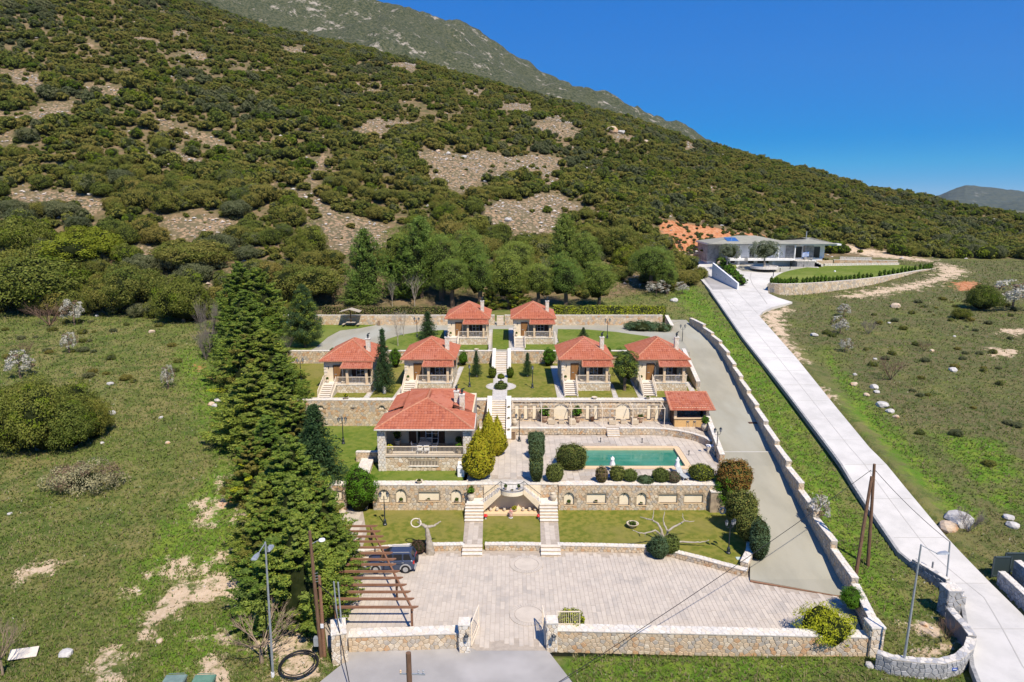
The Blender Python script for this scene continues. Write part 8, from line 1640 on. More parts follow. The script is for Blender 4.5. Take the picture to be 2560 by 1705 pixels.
def bare(kind, px, base, top, wpx, label, z=None, cat='bare tree', name='bare_tree', group='bare trees and shrubs'):
 p = at(px, base, z) if z is not None else atg(px, base); h = atY(px, top, p.y).z-p.z; R = wpx/2*px_depth(p)/F; h0, r0 = BTH[kind]
 o = link(name, BT[kind], None, (p.x, p.y, p.z-.05), px % 6, (R/r0, R/r0, h/h0)); o['kind'] = 'thing'; tag(o, label, cat, group)
bare('mop', 655, 1660, 1530, 210, 'bare spiky tree with a whitewashed trunk beside the street lamp', -.2); bare('mop', 8, 1690, 1560, 130, 'bare tree cut by the left edge of the photograph', -.2)
bare('brush', 125, 815, 748, 115, 'brown bare bush beside the white blossom in the left field', cat='bare shrub'); bare('brush', 2226, 950, 885, 80, 'dark bare shrub in the middle of the right field', cat='bare shrub'); bare('brush', 2310, 878, 848, 40, 'small bare shrub high in the right field', cat='bare shrub'); bare('grey', 2171, 835, 795, 52, 'grey bare shrub in the upper right field', cat='bare shrub'); bare('brush', 68, 890, 845, 40, 'small bare shrub near the left edge of the field', cat='bare shrub')
bare('tall', 995, 865, 790, 46, 'slender bare tree on the upper lawn', ZU); bare('tall', 1009, 840, 786, 32, 'smaller slender bare tree beside the drive on the upper terrace', ZU); bare('tall', 1037, 770, 698, 46, 'bare tree behind the back wall left of the grove'); bare('tall', 981, 768, 708, 30, 'thin bare tree behind the back wall'); bare('tall', 1360, 768, 660, 24, 'thin bare birch in front of the pine grove')
bare('grey', 525, 880, 730, 80, 'grey bare tree at the left foot of the conifer row'); bare('grey', 515, 900, 810, 70, 'tangle of grey branches leaning on the conifer row'); bare('grey', 722, 872, 830, 46, 'grey brush heap under the large conifer', ZU); bare('grey', 2420, 1330, 1265, 90, 'grey bare bush on the big boulder in the right field', cat='bare shrub'); bare('brush', 2365, 1600, 1540, 60, 'dark bare brush behind the curved grey wall', .2, cat='bare shrub'); bare('grey', 745, 570, 535, 0.1 or 1, 'dry twigs', None) if 0 else None
def clip(px, base, wpx, top, label, z=ZP, p_=2.4, m=None, seed=0, dep=1., name='clipped_shrub', n=3600, leaf=.085, group='clipped shrubs by the pool'):
 q = at(px, base, z); h = atY(px, top, q.y).z-z; R = wpx/2*px_depth(q)/F; me = box_mesh(name, superell(R, R*dep, h/2*1.02, p_, h/2), n, leaf, m or [m_clip], seed, split=([.7, .3] if m and len(m) > 1 else None)); o = link(name, me, None, (q.x, q.y+R*dep*.8, z)); o['kind'] = 'thing'; tag(o, label, 'shrub', group)
clip(1341, 1113, 42, 1088, 'farthest of the three clipped cypress shrubs in a row', m=[m_clipb], p_=3); clip(1342, 1150, 40, 1103, 'middle of the three clipped cypress shrubs in a row', m=[m_clipb], p_=3, seed=1); clip(1341, 1208, 33, 1130, 'tallest clipped cypress column nearest the stair landing', m=[m_clipb, m_clip], p_=3, seed=2)
clip(1430.5, 1178, 76, 1128, 'large clipped round shrub covering the pool corner', m=[m_clip, m_olive], p_=3.2, seed=3, n=5500); clip(1387, 1209, 44, 1169, 'round clipped shrub left of the pool wall', m=[m_clip], p_=2.3, seed=4)
for x, b, w, t, m, lab in ((1505, 1211, 30, 1172, [m_dry, m_olive], 'twiggy shrub left of the blue lounger'), (1545, 1207, 38, 1171, [m_clip], 'round shrub right of the blue lounger'), (1577, 1208, 36, 1180, [m_clip], 'second round shrub along the pool wall'), (1617, 1212, 44, 1199, [m_clipb], 'low spreading green shrub on the pool wall'), (1655, 1210, 44, 1180, [m_clip], 'dense shrub left of the grey lounger'), (1686, 1211, 34, 1186, [m_dry, m_clipb], 'greyish twiggy shrub in front of the grey lounger'), (1760, 1207, 68, 1175, [m_clip, m_gold], 'flat-topped wide shrub at the right of the pool wall')):
 clip(x, b, w, t, lab, m=m, seed=int(x), p_=2.1, n=2600)
clip(1844, 1245, 86, 1166, 'large red-brown bush at the corner of the driveway', 2.2, 2.2, [m_redl, m_olive], 11, n=7000, leaf=.12, group='bushes by the driveway'); tree('laurel', 1812, 1272, 1172, 76, 'green leafy tree in front of the red-brown bush', ZL, 'garden_tree', 'tree', tm=TMP)
clip(1862, 1320, 74, 1240, 'dark green bush along the curved wall', 1.4, 2.3, [m_clip, m_olive], 12, n=5200, leaf=.11, group='bushes by the driveway'); clip(1880, 1362, 60, 1292, 'olive bush lower on the curved wall', 1.2, 2.3, [m_clip, m_olive], 13, n=4200, leaf=.1, group='bushes by the driveway'); clip(1903, 1408, 44, 1308, 'grey-green bush at the foot of the curved wall', .5, 2.3, [m_clipb], 14, n=4200, leaf=.09, group='bushes by the driveway', dep=1.2)
clip(1650, 1402, 46, 1352, 'rounded blue-green shrub under the bare white tree', 0, 2.2, [m_clipb], 15, n=3200, leaf=.09, group='shrubs under the white tree'); clip(1680, 1392, 40, 1344, 'rounded olive shrub under the bare white tree', .1, 2.2, [m_clip], 16, n=2800, leaf=.09, group='shrubs under the white tree'); clip(1629, 1385, 24, 1362, 'small shrub left under the bare white tree', .1, 2.2, [m_clipb], 17, n=1600, leaf=.09, group='shrubs under the white tree')
clip(1044, 1388, 42, 1362, 'dark purplish shrub beside the pruned tree trunk', .0, 2, [leafmat('purple_leaf', (.09, .05, .04), (.13, .08, .06), None)], 18, n=1500, leaf=.09, group='garden shrubs')
clip(1231, 947, 20, 919, 'clipped ball in a pot left of the middle stair foot', ZC, 2, [m_bright], 19, n=1300, leaf=.1, group='clipped balls'); clip(1275.5, 946, 18, 919, 'clipped ball in a pot right of the middle stair foot', ZC, 2, [m_bright], 20, n=1300, leaf=.1, group='clipped balls')
q = at(1252.5, 972, ZC); tp_ = thing('topiary', 'two-tiered clipped topiary in the round path', 'topiary', (q.x, q.y, ZC)); link('lower_tier', box_mesh('lower_tier', superell(.85, .85, .38, 2.2, .38), 2200, .08, [m_clip], 21), tp_); link('ball', box_mesh('ball', superell(.46, .46, .48, 2, 0), 1400, .08, [m_bright, m_gold], 22, [.6, .4]), tp_, (0, 0, 1.5)); MB().tube([(0, 0, .5), (0, 0, 1.3)], .05, 6).build('stem', m_trunk, tp_); link('middle_tier', box_mesh('middle_tier', superell(.4, .4, .16, 2, 0), 700, .08, [m_clip], 23), tp_, (0, 0, .88))
q = at(1418, 1588, 0); clip(1430, 1600, 66, 1545, 'golden shrub behind the short fence panel by the gate', 0, 2.4, [m_gold, m_clip], 24, n=3600, leaf=.1, group='garden shrubs')
q = at(1621, 823, ZU); o = link('juniper', PR['junip'][0][0], None, (q.x-1, q.y, ZU), 0, (1.9, 1.5, 1.4)); o['kind'] = 'thing'; tag(o, 'spreading blue-green juniper in front of the back wall', 'shrub', 'spreading junipers'); q = at(1655, 826, ZU); o = link('juniper', PR['junip'][0][0], None, (q.x, q.y, ZU), 2, (1, 1, 1.3)); o['kind'] = 'thing'; tag(o, 'smaller blue-green juniper at the end of the back wall', 'shrub', 'spreading junipers')
gj = crown_mesh('golden_juniper', 2.2, 1.6, 1.1, 90, 70, .2, [m_gold], 33, cz=1.0, clump=.42, core=.8, asp=.25, lob=.5) ; o = link('golden_juniper', gj, None, (21.6, 41.9, .25), .5, (1.15, .85, .95)); o['kind'] = 'thing'; tag(o, 'large spreading golden juniper over the wall at the right corner', 'shrub')
tree('laurel', 2128, 1520, 1470, 62, 'leafy shrub growing over the low wall end by the driveway', .3, 'wall_shrub', 'shrub', trunk=False)
def hedge(lab, xa, xb, y, z0, z1, d, mats, seed, name='hedge', n=5200, leaf=.22):
 r = np.random.default_rng(seed); L = xb-xa; h = z1-z0; f = r.random(n); side = r.random(n); P = np.zeros((n, 3)); Nn = np.zeros((n, 3)); a = side < .62
 P[:, 0] = f*L; P[a, 1] = 0; P[a, 2] = r.random(a.sum())*h; Nn[a] = (0, -1, .2); b = ~a; P[b, 1] = r.random(b.sum())*d; P[b, 2] = h; Nn[b] = (0, 0, 1); P += r.normal(0, .07, P.shape)+np.stack([np.zeros(n), .12*np.sin(P[:, 0]*1.3), .10*np.sin(P[:, 0]*.9+1)+.06*np.sin(P[:, 0]*2.3)], 1)
 cm = r.random(n); parts = []
 for k, m in enumerate(mats): s = (cm >= k/len(mats)) & (cm < (k+1)/len(mats)); V_, F_ = leaves(P[s], Nn[s], leaf, r, asp=.7); parts.append((V_, F_, k))
 V = np.array([(x, y_, z) for x in (0, L) for y_ in (.1, d-.1) for z in (-.3, h-.08)]); T = np.array([(0, 1, 5), (0, 5, 4), (1, 3, 7), (1, 7, 5), (2, 6, 7), (2, 7, 3), (0, 2, 3), (0, 3, 1), (4, 5, 7), (4, 7, 6)])
 o = link(name, build_foliage(name, parts, mats, (V, T)), None, (xa, y, z0)); o['kind'] = 'thing'; tag(o, lab, 'hedge')
zb_ = ZU+.4
hedge('long brownish hedge on top of the back wall left of the cottages', atY(806, 780, YB+1).x, atY(1116, 780, YB+1).x, YB+.7, zb_, ZU+3.0, 1.4, [m_hedgeb, m_hedge], 1); hedge('yellow-green hedge on top of the back wall right of the cottages', atY(1385, 780, YB+1).x, atY(1664, 780, YB+1).x, YB+.7, zb_, ZU+3.1, 1.5, [m_hedge, m_gold], 2)
p = at(1842, 700, 12); h_ = [on_slope(x, y, road_z) for x, y in ((1788, 655), (1846, 716))]
for k in range(9):
 q = h_[0].lerp(h_[1], k/8); o = link('ramp_shrub', POTPLANTS['bush'], None, (q.x+1.0, q.y+.8, q.z+.2), k, (.85, .85, .75)); o['kind'] = 'thing'; tag(o, 'bright green shrub in the row behind the white ramp wall', 'shrub', 'shrubs behind the ramp wall')
p = at(1910, 664, zg); r = thing('olive_tree', 'big old olive tree in the stone ring before the villa', 'tree', (pg_.x+1.2, pg_.y+2.2, zg)); link('trunk', TMP, r, (0, 0, .1), 0, (6, 6, 4)); link('crown', PR['olive'][0][0], r, (0, 0, 0), 0, (1.5, 1.2, 1.62))
p = at(1818, 668, zg); r = thing('olive_tree', 'smaller olive tree on the planted island by the villa', 'tree', (p.x, p.y, p.z)); link('trunk', TMP, r, (0, 0, .1), 1, (5, 5, 3.6)); link('crown', PR['olive'][0][0], r, (0, 0, .3), 2, (1.15, 1.0, 1.35))
def ptree(name, lab, base, z, runs, mat, sc=3.409, ox=1240, oy=1020):
 conv = lambda X, Y: (ox+X/sc, oy+Y/sc); b = at(*conv(*base), z); r = thing(name, lab, 'tree', tuple(b));
 for nm, pts, ra, off in runs:
  P = []
  for i, (X, Y) in enumerate(pts): P.append(atY(*conv(X, Y), b.y+off*i/max(1, len(pts)-1)*1.0)-b)
  if nm == 'trunk': P[0] = Vector((0, 0, -.3))
  Q = [];
  for i in range(len(P)-1):
   for k in range(4): t = k/4; Q.append(P[i].lerp(P[i+1], t)+Vector((random.uniform(-1, 1), random.uniform(-1, 1), random.uniform(-1, 1)))*.025)
  Q.append(P[-1]); MB().tube(Q, [ra*(.72 if nm == 'branch' else 1)*(1-.78*i/len(Q))*(1+.12*random.random()) for i in range(len(Q))], 8).build(nm, mat, r, smooth=True)
 return r
ptree('bare_tree', 'bare white-limbed tree with long crooked branches on the lower lawn', (1440, 1192), .2, [('trunk', [(1440, 1192), (1438, 1150), (1435, 1108)], .30, 0), ('branch', [(1435, 1120), (1410, 1040), (1380, 985), (1330, 955), (1275, 940), (1228, 928)], .16, 1.5), ('branch', [(1332, 958), (1340, 915), (1343, 868)], .07, .4), ('branch', [(1440, 1115), (1465, 1055), (1435, 1000), (1425, 960), (1437, 883)], .14, 1.2),
 ('branch', [(1464, 1050), (1520, 1010), (1570, 985), (1612, 960), (1650, 970), (1690, 963)], .13, 1.0), ('branch', [(1610, 962), (1590, 930), (1592, 897)], .06, .4), ('branch', [(1435, 1125), (1395, 1075), (1360, 1040), (1270, 1070), (1210, 1060), (1165, 1040)], .13, -1.0), ('branch', [(1450, 1135), (1560, 1140), (1700, 1147), (1780, 1140), (1815, 1125)], .14, -.6), ('branch', [(1460, 1150), (1480, 1180), (1520, 1195), (1552, 1216)], .09, -1.2), ('branch', [(1270, 1070), (1272, 1102)], .04, 0), ('stub', [(1420, 1120), (1405, 1108)], .17, -.2)], m_palebark)
ptree('pruned_tree', 'pale pruned tree trunk with two knobbly stub arms by the parking', (1057, 655), 0, [('trunk', [(1057, 655), (1048, 590), (1032, 490), (1020, 415)], .42, 0), ('branch', [(1020, 420), (985, 400), (960, 385), (955, 340)], .24, -.2), ('branch', [(1022, 418), (1085, 408), (1120, 385), (1150, 368)], .18, .3), ('branch', [(960, 385), (940, 372)], .13, -.2)], m_palebark, 3.564, 780, 1200)
q = at(1040, 1316, .9); rg = thing('rope_ring', 'pale hoop hanging on the stub arm of the pruned tree', 'hoop', tuple(atY(1040, 1307, at(1076, 1383, 0).y-.3))); MB().tube([(.42*cos(a), .15*sin(a), .32*sin(a)) for a in np.linspace(0, 2*pi, 25)], .05, 6, cap=False).build('hoop', m_cop[2], rg)
rg = thing('rope_ring', 'pale hoop leaning in the shrubs by the curved wall', 'hoop', tuple(atY(1806.5, 1277, at(1806, 1300, ZL).y))); MB().tube([(.26*cos(a), 0, .28*sin(a)) for a in np.linspace(0, 2*pi, 25)], .07, 6, cap=False).build('hoop', m_cop[2], rg)
# --- boulders
def rock_mesh(seed, sub=ICO2):
 V, T = sub; r = np.random.default_rng(seed); d = V/np.linalg.norm(V, axis=1, keepdims=True); k = 1+.28*fbm(d[:, 0]*1.7+seed*3, d[:, 1]*1.7+d[:, 2]*1.3, 4, seed)+r.normal(0, .035, len(V))
 for _ in range(6): n = r.normal(size=3); n /= np.linalg.norm(n); k = np.minimum(k, (.62+.3*r.random())/np.maximum(.01, d@n)*1.0*(d@n > .2)+9*(d@n <= .2))
 return mesh_np('boulder', d*k[:, None], T, None or [m_boulder if seed % 3 else m_boulderw])
RK = [rock_mesh(s) for s in range(1, 7)]
BO = [(595, 432, 34, 'large grey boulder on the slope left of the winding path'), (607, 411, 18, 0), (402, 379, 10, 0), (553, 379, 16, 0), (158, 175, 10, 0), (408, 414, 14, 0), (680, 438, 20, 'grey boulder just left of the narrow scree path'), (735, 437, 0, 0), (820, 450, 22, 'grey boulder just right of the narrow scree path'), (804, 344, 13, 'boulder crowning the top of the narrow path'), (225, 483, 16, 0), (270, 470, 12, 0), (262, 480, 10, 0), (258, 486, 10, 0), (279, 500, 14, 0), (823, 534, 12, 'small boulder in the wide scree below the path'), (1270, 547, 20, 'round grey boulder beside a shrub above the grove'), (408, 656, 26, 'pale angular boulder below the yellowish oak'),
 (1120, 382, 14, 0), (1160, 390, 16, 0), (1530, 322, 30, 'largest pale outcrop near the ridge'), (1552, 328, 20, 0), (1320, 317, 16, 0), (1685, 468, 20, 'pale boulder high on the right slope'), (1720, 475, 24, 'cluster of pale rock high on the right slope'), (1868, 373, 16, 0), (1932, 398, 16, 0), (1968, 408, 14, 0), (1905, 452, 10, 0), (1758, 552, 18, 'boulder above the red earth bank'), (1240, 445, 14, 0), (1213, 452, 12, 0), (1353, 576, 14, 0), (1322, 589, 14, 0), (1303, 601, 12, 0), (1095, 376, 14, 0), (1243, 362, 10, 0), (1249, 371, 10, 0), (1283, 408, 10, 0), (2480, 548, 22, 'pale outcrop at the right edge of the slope'), (1463, 418, 14, 0), (1615, 353, 18, 0), (1640, 290, 10, 0),
 (2395, 1290, 66, 'large rounded boulder with a bare bush in the right field'), (2370, 1312, 44, 'low boulder beside the large one in the right field'), (2520, 1290, 26, 'buff boulder in the right field, upper of the pair'), (2530, 1308, 32, 'buff boulder in the right field, lower of the pair'), (2135, 958, 20, 'orange rock in the right field beside the long outcrop'), (2185, 965, 22, 'upper orange and white rock of the long outcrop'), (2192, 978, 16, 0), (2165, 985, 16, 0), (2205, 1008, 30, 'biggest pale rock of the long outcrop'), (2225, 1025, 22, 0), (2240, 1040, 16, 0), (2138, 935, 12, 0), (2036, 835, 20, 'flat orange rock near the top of the right field'), (2238, 762, 24, 'long orange rock near the oval wall'), (2188, 896, 10, 0), (2382, 922, 22, 'flat grey rock in the right field'), (2330, 875, 12, 0), (2386, 840, 8, 0), (2222, 806, 10, 0),
 (528, 1008, 18, 0), (545, 998, 18, 'pale boulder pair by the conifer row'), (538, 1012, 16, 0), (560, 1033, 14, 'small pale boulder against the conifer row'), (278, 1030, 22, 'pale boulder at the right end of the dark thicket'), (402, 1042, 12, 0), (420, 1105, 12, 0), (276, 957, 16, 'flat pale stone above the dark thicket'), (243, 788, 12, 0), (380, 827, 16, 'whitish stones high in the left field'), (255, 1106, 10, 0), (165, 1630, 34, 'flat grey rock near the bottom left'), (400, 1600, 18, 0), (24, 1283, 12, 0), (1685, 748, 22, 'pale boulder beside the blossoming shrub at the green slope'), (2310, 1558, 18, 'pale rock in the grass behind the curved grey wall'), (2175, 1660, 24, 'grey rock at the foot of the corner pillar'), (1785, 640, 0, 0), (1800, 655, 14, 'orange boulder on the planted island'), (420, 10, 0, 0)]
for k, (x, y, w, lab) in enumerate(BO):
 if not w: continue
 p = atg(x, y+w*.25)
 if p is None: continue
 R = w/2*px_depth(p)/F; o = link('boulder', RK[k % 6], None, (p.x, p.y, p.z+R*.25), k*1.3, (R, R, R*.72)); o['kind'] = 'thing'
 zone = 'the left field' if (x < 600 and y > 780) else ('the right field' if x > 1900 and y > 760 else 'the shrubby hillside'); tag(o, lab or f'small pale rock lying in {zone}', 'boulder', f'loose rocks in {zone}')
# --- scrub on the hillside
def crown_set(n, nlf, leaf, seeds, core=.85):
 out = []
 for k, (ms, sp) in enumerate((([m_oak], None), ([m_oak, m_olive], [.6, .4]), ([m_olive], None), ([m_greysh], None), ([m_bright, m_oak], [.6, .4]), ([m_oak, m_greysh], [.7, .3]))):
  out.append(crown_mesh('crown', 1, 1, .72, n, nlf, leaf, ms, seeds+k, cz=.55, clump=.36, split=sp, core=core, lob=.35))
 return out
HI = crown_set(85, 105, .075, 40); LO = crown_set(36, 48, .16, 60)
rg_ = np.random.default_rng(5); pts = []
def scatter(Y0, Y1, sp, r0, r1):
 ys = np.arange(Y0, Y1, sp)
 for y in ys:
  xs = np.arange(-.95*y, .92*y, sp); x = xs+rg_.uniform(-.5, .5, len(xs))*sp; yy = y+rg_.uniform(-.5, .5, len(xs))*sp; s = rg_.uniform(0, 1, len(xs))**1.3*(r1-r0)+r0; pts.append(np.stack([x, yy, s], 1))
scatter(124, 178, 3.3, 1.0, 3.5); scatter(178, 245, 2.9, .8, 2.9); scatter(245, 420, 2.7, .7, 2.3)
scatter(126, 300, 2.3, .35, .95); scatter(300, 420, 3.0, .5, 1.0); A = np.concatenate(pts); X, Y, S = A.T; u = X/Y; Y0 = np.interp(u, *HY0); keep = (Y > Y0+1.5)
D_ = np.interp(u, [-1.2, -.4, 0, .3, .75, 1.2], [470, 430, 400, 380, 330, 300]); keep &= Y < D_*1.03
for pl_ in SCREEW+REDW+DIRTW:
 if len(pl_) > 2: d = polydist(X, Y, pl_); keep &= (d < -S*rg_.uniform(-.15, .8, len(X))) | ((rg_.random(len(X)) < .07) & (S < 1.5))
gap = fbm(X/16., Y/16., 3, 77); keep &= ~((gap > .44) & (rg_.random(len(X)) < .7)); keep &= ~((fbm(X/7., Y/7., 2, 91) > .34) & (rg_.random(len(X)) < .6))
keep &= ~((X > 44) & (X < 112) & (Y < 203)) & ~((X > 20) & (X < 60) & (Y < 150)) & ~((np.abs(X+4) < 36) & (Y < 142))
X, Y, S = X[keep], Y[keep], S[keep]; Z = ground(X, Y); hue = fbm(X/22., Y/22., 3, 55); kd = np.where(hue > .16, 2, np.where(hue < -.22, 3, np.where(rg_.random(len(X)) < .5, 0, 1))); r_ = rg_.random(len(X)); kd = np.where(r_ < .10, 4, np.where(r_ > .86, 5, kd)); kd = np.where((r_ > .3) & (r_ < .42), 2, kd)
app = S/np.hypot(Y, 20); order = np.argsort(-app); inview = np.abs(X/Y) < .78
order = [i for i in order if inview[i]]; near = order[:285]; nearset = set(near)
LB = ['dark evergreen oak shrub', 'mixed dark and olive oak shrub', 'olive-brown oak shrub', 'grey-green shrub', 'bright green shrub', 'dark shrub with greyish twigs']
zone_of = lambda u: 'above the left field' if u < -.45 else 'left of the winding scree path' if u < -.29 else 'right of the winding scree path' if u < -.1 else 'above the pine grove' if u < .15 else 'above the white villa' if u < .45 else 'beyond the dirt track'
for i in near:
 k = int(kd[i]); o = link('oak_shrub', HI[k], None, (X[i], Y[i], Z[i]-.15), rg_.random()*6, (S[i], S[i]*rg_.uniform(.85, 1.15), S[i]*rg_.uniform(.85, 1.2))); o['kind'] = 'thing'; tag(o, LB[k]+' '+zone_of(X[i]/Y[i]), 'shrub', 'oak shrubs on the lower hillside: '+['dark', 'mixed', 'olive', 'grey', 'bright', 'twiggy'][k])
far = [i for i in range(len(X)) if i not in nearset]; src = []
for k in range(6):
 i = far.pop(len(far)//2+k*40); o = link('oak_shrub', LO[k], None, (X[i], Y[i], Z[i]-.15), 0, (S[i],)*3); o['kind'] = 'thing'; tag(o, ['dark', 'mixed dark and olive', 'olive-brown', 'grey-green', 'bright green', 'dark greyish'][k]+' shrub high on the hillside', 'shrub', 'oak shrubs high on the hillside'); src.append(o)
far = np.array(far); print('far shrubs', len(far), 'near', len(near))
def gn_scatter(name, P, kinds, rot, scl, sources):
 me = bpy.data.meshes.new(name); me.vertices.add(len(P)); me.vertices.foreach_set('co', P.astype(np.float32).ravel())
 for nm, arr, ty in (('variant', kinds.astype(np.int32), 'INT'), ('turn', rot.astype(np.float32), 'FLOAT'), ('size', scl.astype(np.float32), 'FLOAT_VECTOR')):
  a = me.attributes.new(nm, ty, 'POINT'); a.data.foreach_set('vector' if ty == 'FLOAT_VECTOR' else 'value', arr.ravel())
 me.update(); o = bpy.data.objects.new(name, me); COL.objects.link(o); g = bpy.data.node_groups.new(name, 'GeometryNodeTree')
 g.interface.new_socket('Geometry', in_out='INPUT', socket_type='NodeSocketGeometry'); g.interface.new_socket('Geometry', in_out='OUTPUT', socket_type='NodeSocketGeometry')
 N = g.nodes; Lk = g.links; gi = N.new('NodeGroupInput'); go = N.new('NodeGroupOutput'); mp = N.new('GeometryNodeMeshToPoints'); Lk.new(gi.outputs[0], mp.inputs[0]); j = N.new('GeometryNodeJoinGeometry')
 def attr(nm, ty): a = N.new('GeometryNodeInputNamedAttribute'); a.data_type = ty; a.inputs['Name'].default_value = nm; return [s for s in a.outputs if s.enabled][0]
 v = attr('variant', 'INT'); t = attr('turn', 'FLOAT'); s = attr('size', 'FLOAT_VECTOR'); cb = N.new('ShaderNodeCombineXYZ'); Lk.new(t, cb.inputs[2])
 for k, so in enumerate(sources):
  oi = N.new('GeometryNodeObjectInfo'); oi.inputs['Object'].default_value = so; oi.transform_space = 'ORIGINAL'; oi.inputs['As Instance'].default_value = True
  c = N.new('FunctionNodeCompare'); c.data_type = 'INT'; c.operation = 'EQUAL'; ii = [x for x in c.inputs if x.type == 'INT']; Lk.new(v, ii[0]); ii[1].default_value = k
  ip = N.new('GeometryNodeInstanceOnPoints'); Lk.new(mp.outputs[0], ip.inputs['Points']); Lk.new(c.outputs[0], ip.inputs['Selection']); Lk.new(oi.outputs['Geometry'], ip.inputs['Instance']); Lk.new(cb.outputs[0], ip.inputs['Rotation']); Lk.new(s, ip.inputs['Scale']); Lk.new(ip.outputs[0], j.inputs[0])
 Lk.new(j.outputs[0], go.inputs[0]); m = o.modifiers.new('scatter', 'NODES'); m.node_group = g; return o
sc3 = np.stack([S[far], S[far]*rg_.uniform(.85, 1.15, len(far)), S[far]*rg_.uniform(.8, 1.15, len(far))], 1)
hs_ = gn_scatter('hillside_scrub', np.stack([X[far], Y[far], Z[far]-.15], 1), kd[far], rg_.uniform(0, 6.28, len(far)), sc3, src); hs_['kind'] = 'stuff'; hs_['label'] = 'dense evergreen scrub covering the hillside up to the ridge'; hs_['category'] = 'scrub'
def stones_scatter(name, polys, n, s0, s1, mats, seed, label):
 r = np.random.default_rng(seed); P = []
 for pl_ in polys:
  if len(pl_) < 3: continue
  x = np.array([q[0] for q in pl_]); y = np.array([q[1] for q in pl_]); ar = abs(np.dot(x, np.roll(y, 1))-np.dot(y, np.roll(x, 1)))/2; k = int(ar*n)+3
  xx = r.uniform(x.min(), x.max(), k*3); yy = r.uniform(y.min(), y.max(), k*3); ins = inpoly(xx, yy, pl_); P.append(np.stack([xx[ins][:k], yy[ins][:k]], 1))
 P = np.concatenate(P); n = len(P); z = ground(P[:, 0], P[:, 1]); s = r.uniform(0, 1, n)**2.2*(s1-s0)+s0
 O = np.array([(1, 0, 0), (-1, 0, 0), (0, 1, 0), (0, -1, 0), (0, 0, .5), (0, 0, -.5)]); T = np.array([(0, 2, 4), (2, 1, 4), (1, 3, 4), (3, 0, 4), (2, 0, 5), (1, 2, 5), (3, 1, 5), (0, 3, 5)])
 V = O[None]*s[:, None, None]*r.uniform(.6, 1.4, (n, 6, 1)); a = r.uniform(0, 6.28, n); ca, sa = np.cos(a), np.sin(a); vx_ = V[:, :, 0]*ca[:, None]-V[:, :, 1]*sa[:, None]; vy_ = V[:, :, 0]*sa[:, None]+V[:, :, 1]*ca[:, None]
 V = np.stack([vx_+P[:, :1], vy_+P[:, 1:2], V[:, :, 2]+z[:, None]+s[:, None]*.2], 2).reshape(-1, 3); Fc = (T[None]+np.arange(n)[:, None, None]*6).reshape(-1, 3)
 o = link(name, mesh_np(name, V, Fc, mats, np.repeat(r.integers(0, len(mats), n), 8))); o['kind'] = 'stuff'; o['label'] = label; o['category'] = 'stones'
m_scr = [M('scree_stone', (.46, .38, .30), (.36, .29, .22), 1.5), M('scree_stone_pale', (.56, .50, .44), (.46, .40, .34), 1.5), m_boulder]
stones_scatter('scree_stones', SCREEW, .55, .10, .55, m_scr, 3, 'loose pinkish scree stones on the bare patches of the slope')
allhill = [[(-.8*130, 130), (.8*200, 200), (.8*330, 330), (0, 390), (-.8*400, 400)]]
stones_scatter('hillside_rocks', allhill, .020, .15, .8, [m_scr[1], m_boulder], 4, 'pale limestone rocks scattered between the shrubs')
stones_scatter('roadside_rubble', DIRTW, .5, .04, .16, [m_scr[1], m_boulderw], 6, 'small rubble on the bare earth patches')
# --- wild grass, weeds and flowers
def tufts(name, n, seed, mats, wts, size, label, region, dens=None, up=1.0, flat=False):
 r = np.random.default_rng(seed); x, y = region(r, n); ok = (polydist(x, y, COMP) < -.3) & (polydist(x, y, roadpoly) < -.6) & (polydist(x, y, ap) < -.1)
 if dens is not None: ok &= dens(x, y, r)
 for pl_ in DIRTW+REDW:
  if len(pl_) > 2: ok &= (polydist(x, y, pl_) < 0) | (r.random(len(x)) < .12)
 x, y = x[ok], y[ok]; z = ground(x, y); n = len(x); kb = 5; s = size*r.uniform(.5, 1.5, n)*(1+.006*(y-40)); a = r.uniform(0, 6.28, (n, kb)); l = r.uniform(.3, 1.0, (n, kb))*s[:, None]; w = l*.13
 bx_, by_ = np.cos(a), np.sin(a); px_, py_ = -by_, bx_; c = np.stack([x, y, z], 1)[:, None, :]
 b0 = c+np.stack([px_*w, py_*w, np.full_like(a, -.03)], 2); b1 = c-np.stack([px_*w, py_*w, np.full_like(a, .03)], 2); tp__ = c+np.stack([bx_*l*.6, by_*l*.6, l*.75*up], 2)
 V = np.stack([b0, b1, tp__], 2).reshape(-1, 3); Fc = np.arange(len(V)).reshape(-1, 3); mi = np.repeat(r.choice(len(mats), n, p=wts), kb); o = link(name, mesh_np(name, V, Fc, mats, mi)); o['kind'] = 'stuff'; o['label'] = label; o['category'] = 'grass'
g1 = leafmat('grass_green', (.13, .17, .035), (.18, .21, .05), None); g2 = leafmat('grass_dry', (.22, .20, .09), (.30, .26, .13), None); g3 = leafmat('grass_dark', (.08, .12, .028), (.12, .16, .04), None); g4 = leafmat('grass_lush', (.12, .22, .022), (.18, .29, .035), None); fw = leafmat('white_flower', (.55, .55, .42), (.65, .62, .5), None); fy = leafmat('yellow_flower_wild', (.45, .42, .03), (.5, .45, .05), None)
def regL(r, n): y = 30*(132/30)**r.random(n); x = y*r.uniform(-.95, -.2, n); return x, y
def regR(r, n): y = 30*(190/30)**r.random(n); x = y*r.uniform(.1, .95, n); return x, y
tufts('wild_grass', 110000, 1, [g1, g2, g3, g4], [.34, .28, .30, .08], .26, 'rough wild grass and weeds of the left field', regL)
tufts('wild_grass', 110000, 2, [g1, g2, g3, g4], [.24, .44, .28, .04], .26, 'rough wild grass and weeds of the right field', regR)
lushd = lambda x, y, r: np.any([inpoly(x, y, q) for q in LUSHW], axis=0)
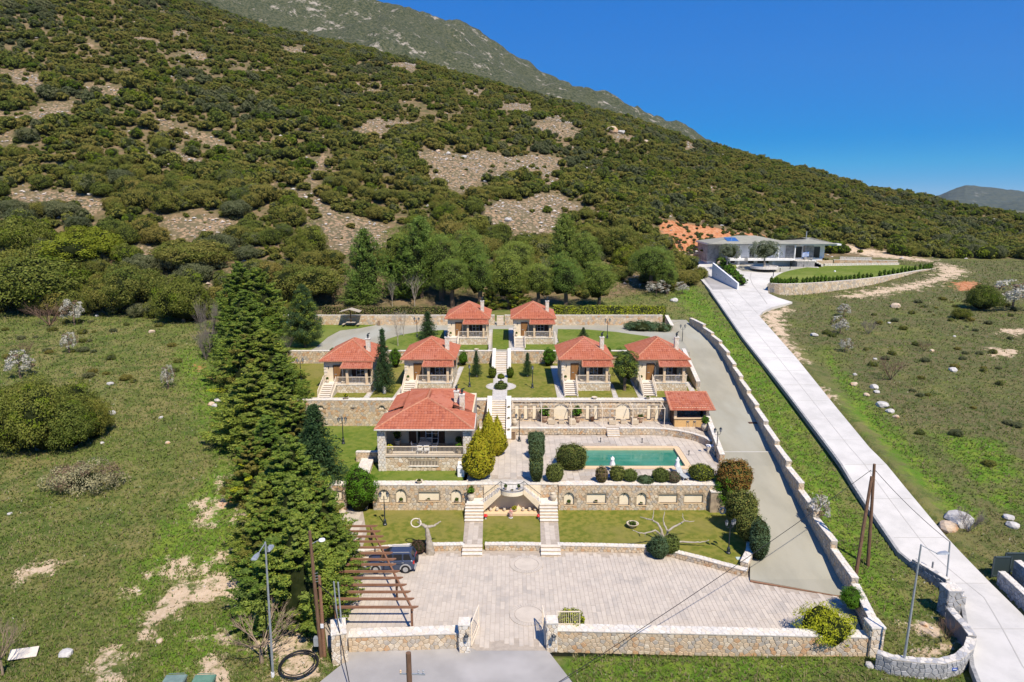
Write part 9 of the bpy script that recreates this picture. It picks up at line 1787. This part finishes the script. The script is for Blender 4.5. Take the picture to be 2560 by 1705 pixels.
tufts('lush_weeds', 90000, 3, [g4, g1], [.75, .25], .22, 'lush green weeds beside the path and the white road', lambda r, n: (lambda y: (y*r.uniform(-.62, .82, n), y))(30*(150/30)**r.random(n)), lushd)
tufts('wild_flowers', 6000, 4, [fw, fy], [.88, .12], .16, 'small white and yellow wild flowers in the fields', lambda r, n: (lambda y: (y*r.uniform(-.82, .82, n), y))(30*(170/30)**r.random(n)), lambda x, y, r: fbm(x/6., y/6., 3, 8) > .02, up=1.2)
def bushes_scatter(name, polys, n, s0, s1, src_m, seed, label, cat='plants'):
 r = np.random.default_rng(seed); P = []
 for pl_ in polys:
  x = np.array([q[0] for q in pl_]); y = np.array([q[1] for q in pl_]); xx = r.uniform(x.min(), x.max(), n*4); yy = r.uniform(y.min(), y.max(), n*4); P.append(np.stack([xx, yy], 1)[inpoly(xx, yy, pl_)][:n])
 P = np.concatenate(P); z = ground(P[:, 0], P[:, 1]); s = r.uniform(s0, s1, len(P))
 for i in range(len(P)):
  o = link(name, src_m[i % len(src_m)], None, (P[i, 0], P[i, 1], z[i]-.05), r.random()*6, (s[i], s[i], s[i]*.8)); o['kind'] = 'thing'; tag(o, label, cat, label[:40])
bushes_scatter('young_plant', REDW[:1], 130, .35, .8, [LO[0], LO[3]], 7, 'small young plant on the red earth bank', 'plant')
bushes_scatter('field_shrub', [wpoly([(0, 800), (500, 800), (540, 1000), (300, 960), (0, 900)])], 34, .35, .9, [HI[3], HI[5], HI[2]], 8, 'low dark weed clump in the upper left field', 'weed clump')
bushes_scatter('field_shrub', [wpoly([(2000, 760), (2540, 740), (2560, 1300), (2300, 1100)])], 60, .3, .8, [HI[3], HI[5], HI[2]], 9, 'low weed clump in the right field', 'weed clump')
# --- haze
hz = MB().box(-4100, -300, -10, 4100, 4100, 800); mh_ = bpy.data.materials.new('haze'); mh_.use_nodes = True; t = mh_.node_tree; t.nodes.remove(t.nodes['Principled BSDF'])
pv = t.nodes.new('ShaderNodeVolumePrincipled'); pv.inputs['Density'].default_value = .000035; pv.inputs['Color'].default_value = (.85, .92, 1, 1); pv.inputs['Anisotropy'].default_value = .3; t.links.new(pv.outputs[0], t.nodes['Material Output'].inputs['Volume'])
hzo = hz.build('haze', mh_); hzo['kind'] = 'stuff'; hzo['label'] = 'thin blue haze in the air'; hzo['category'] = 'haze'
SC.cycles.volume_bounces = 0
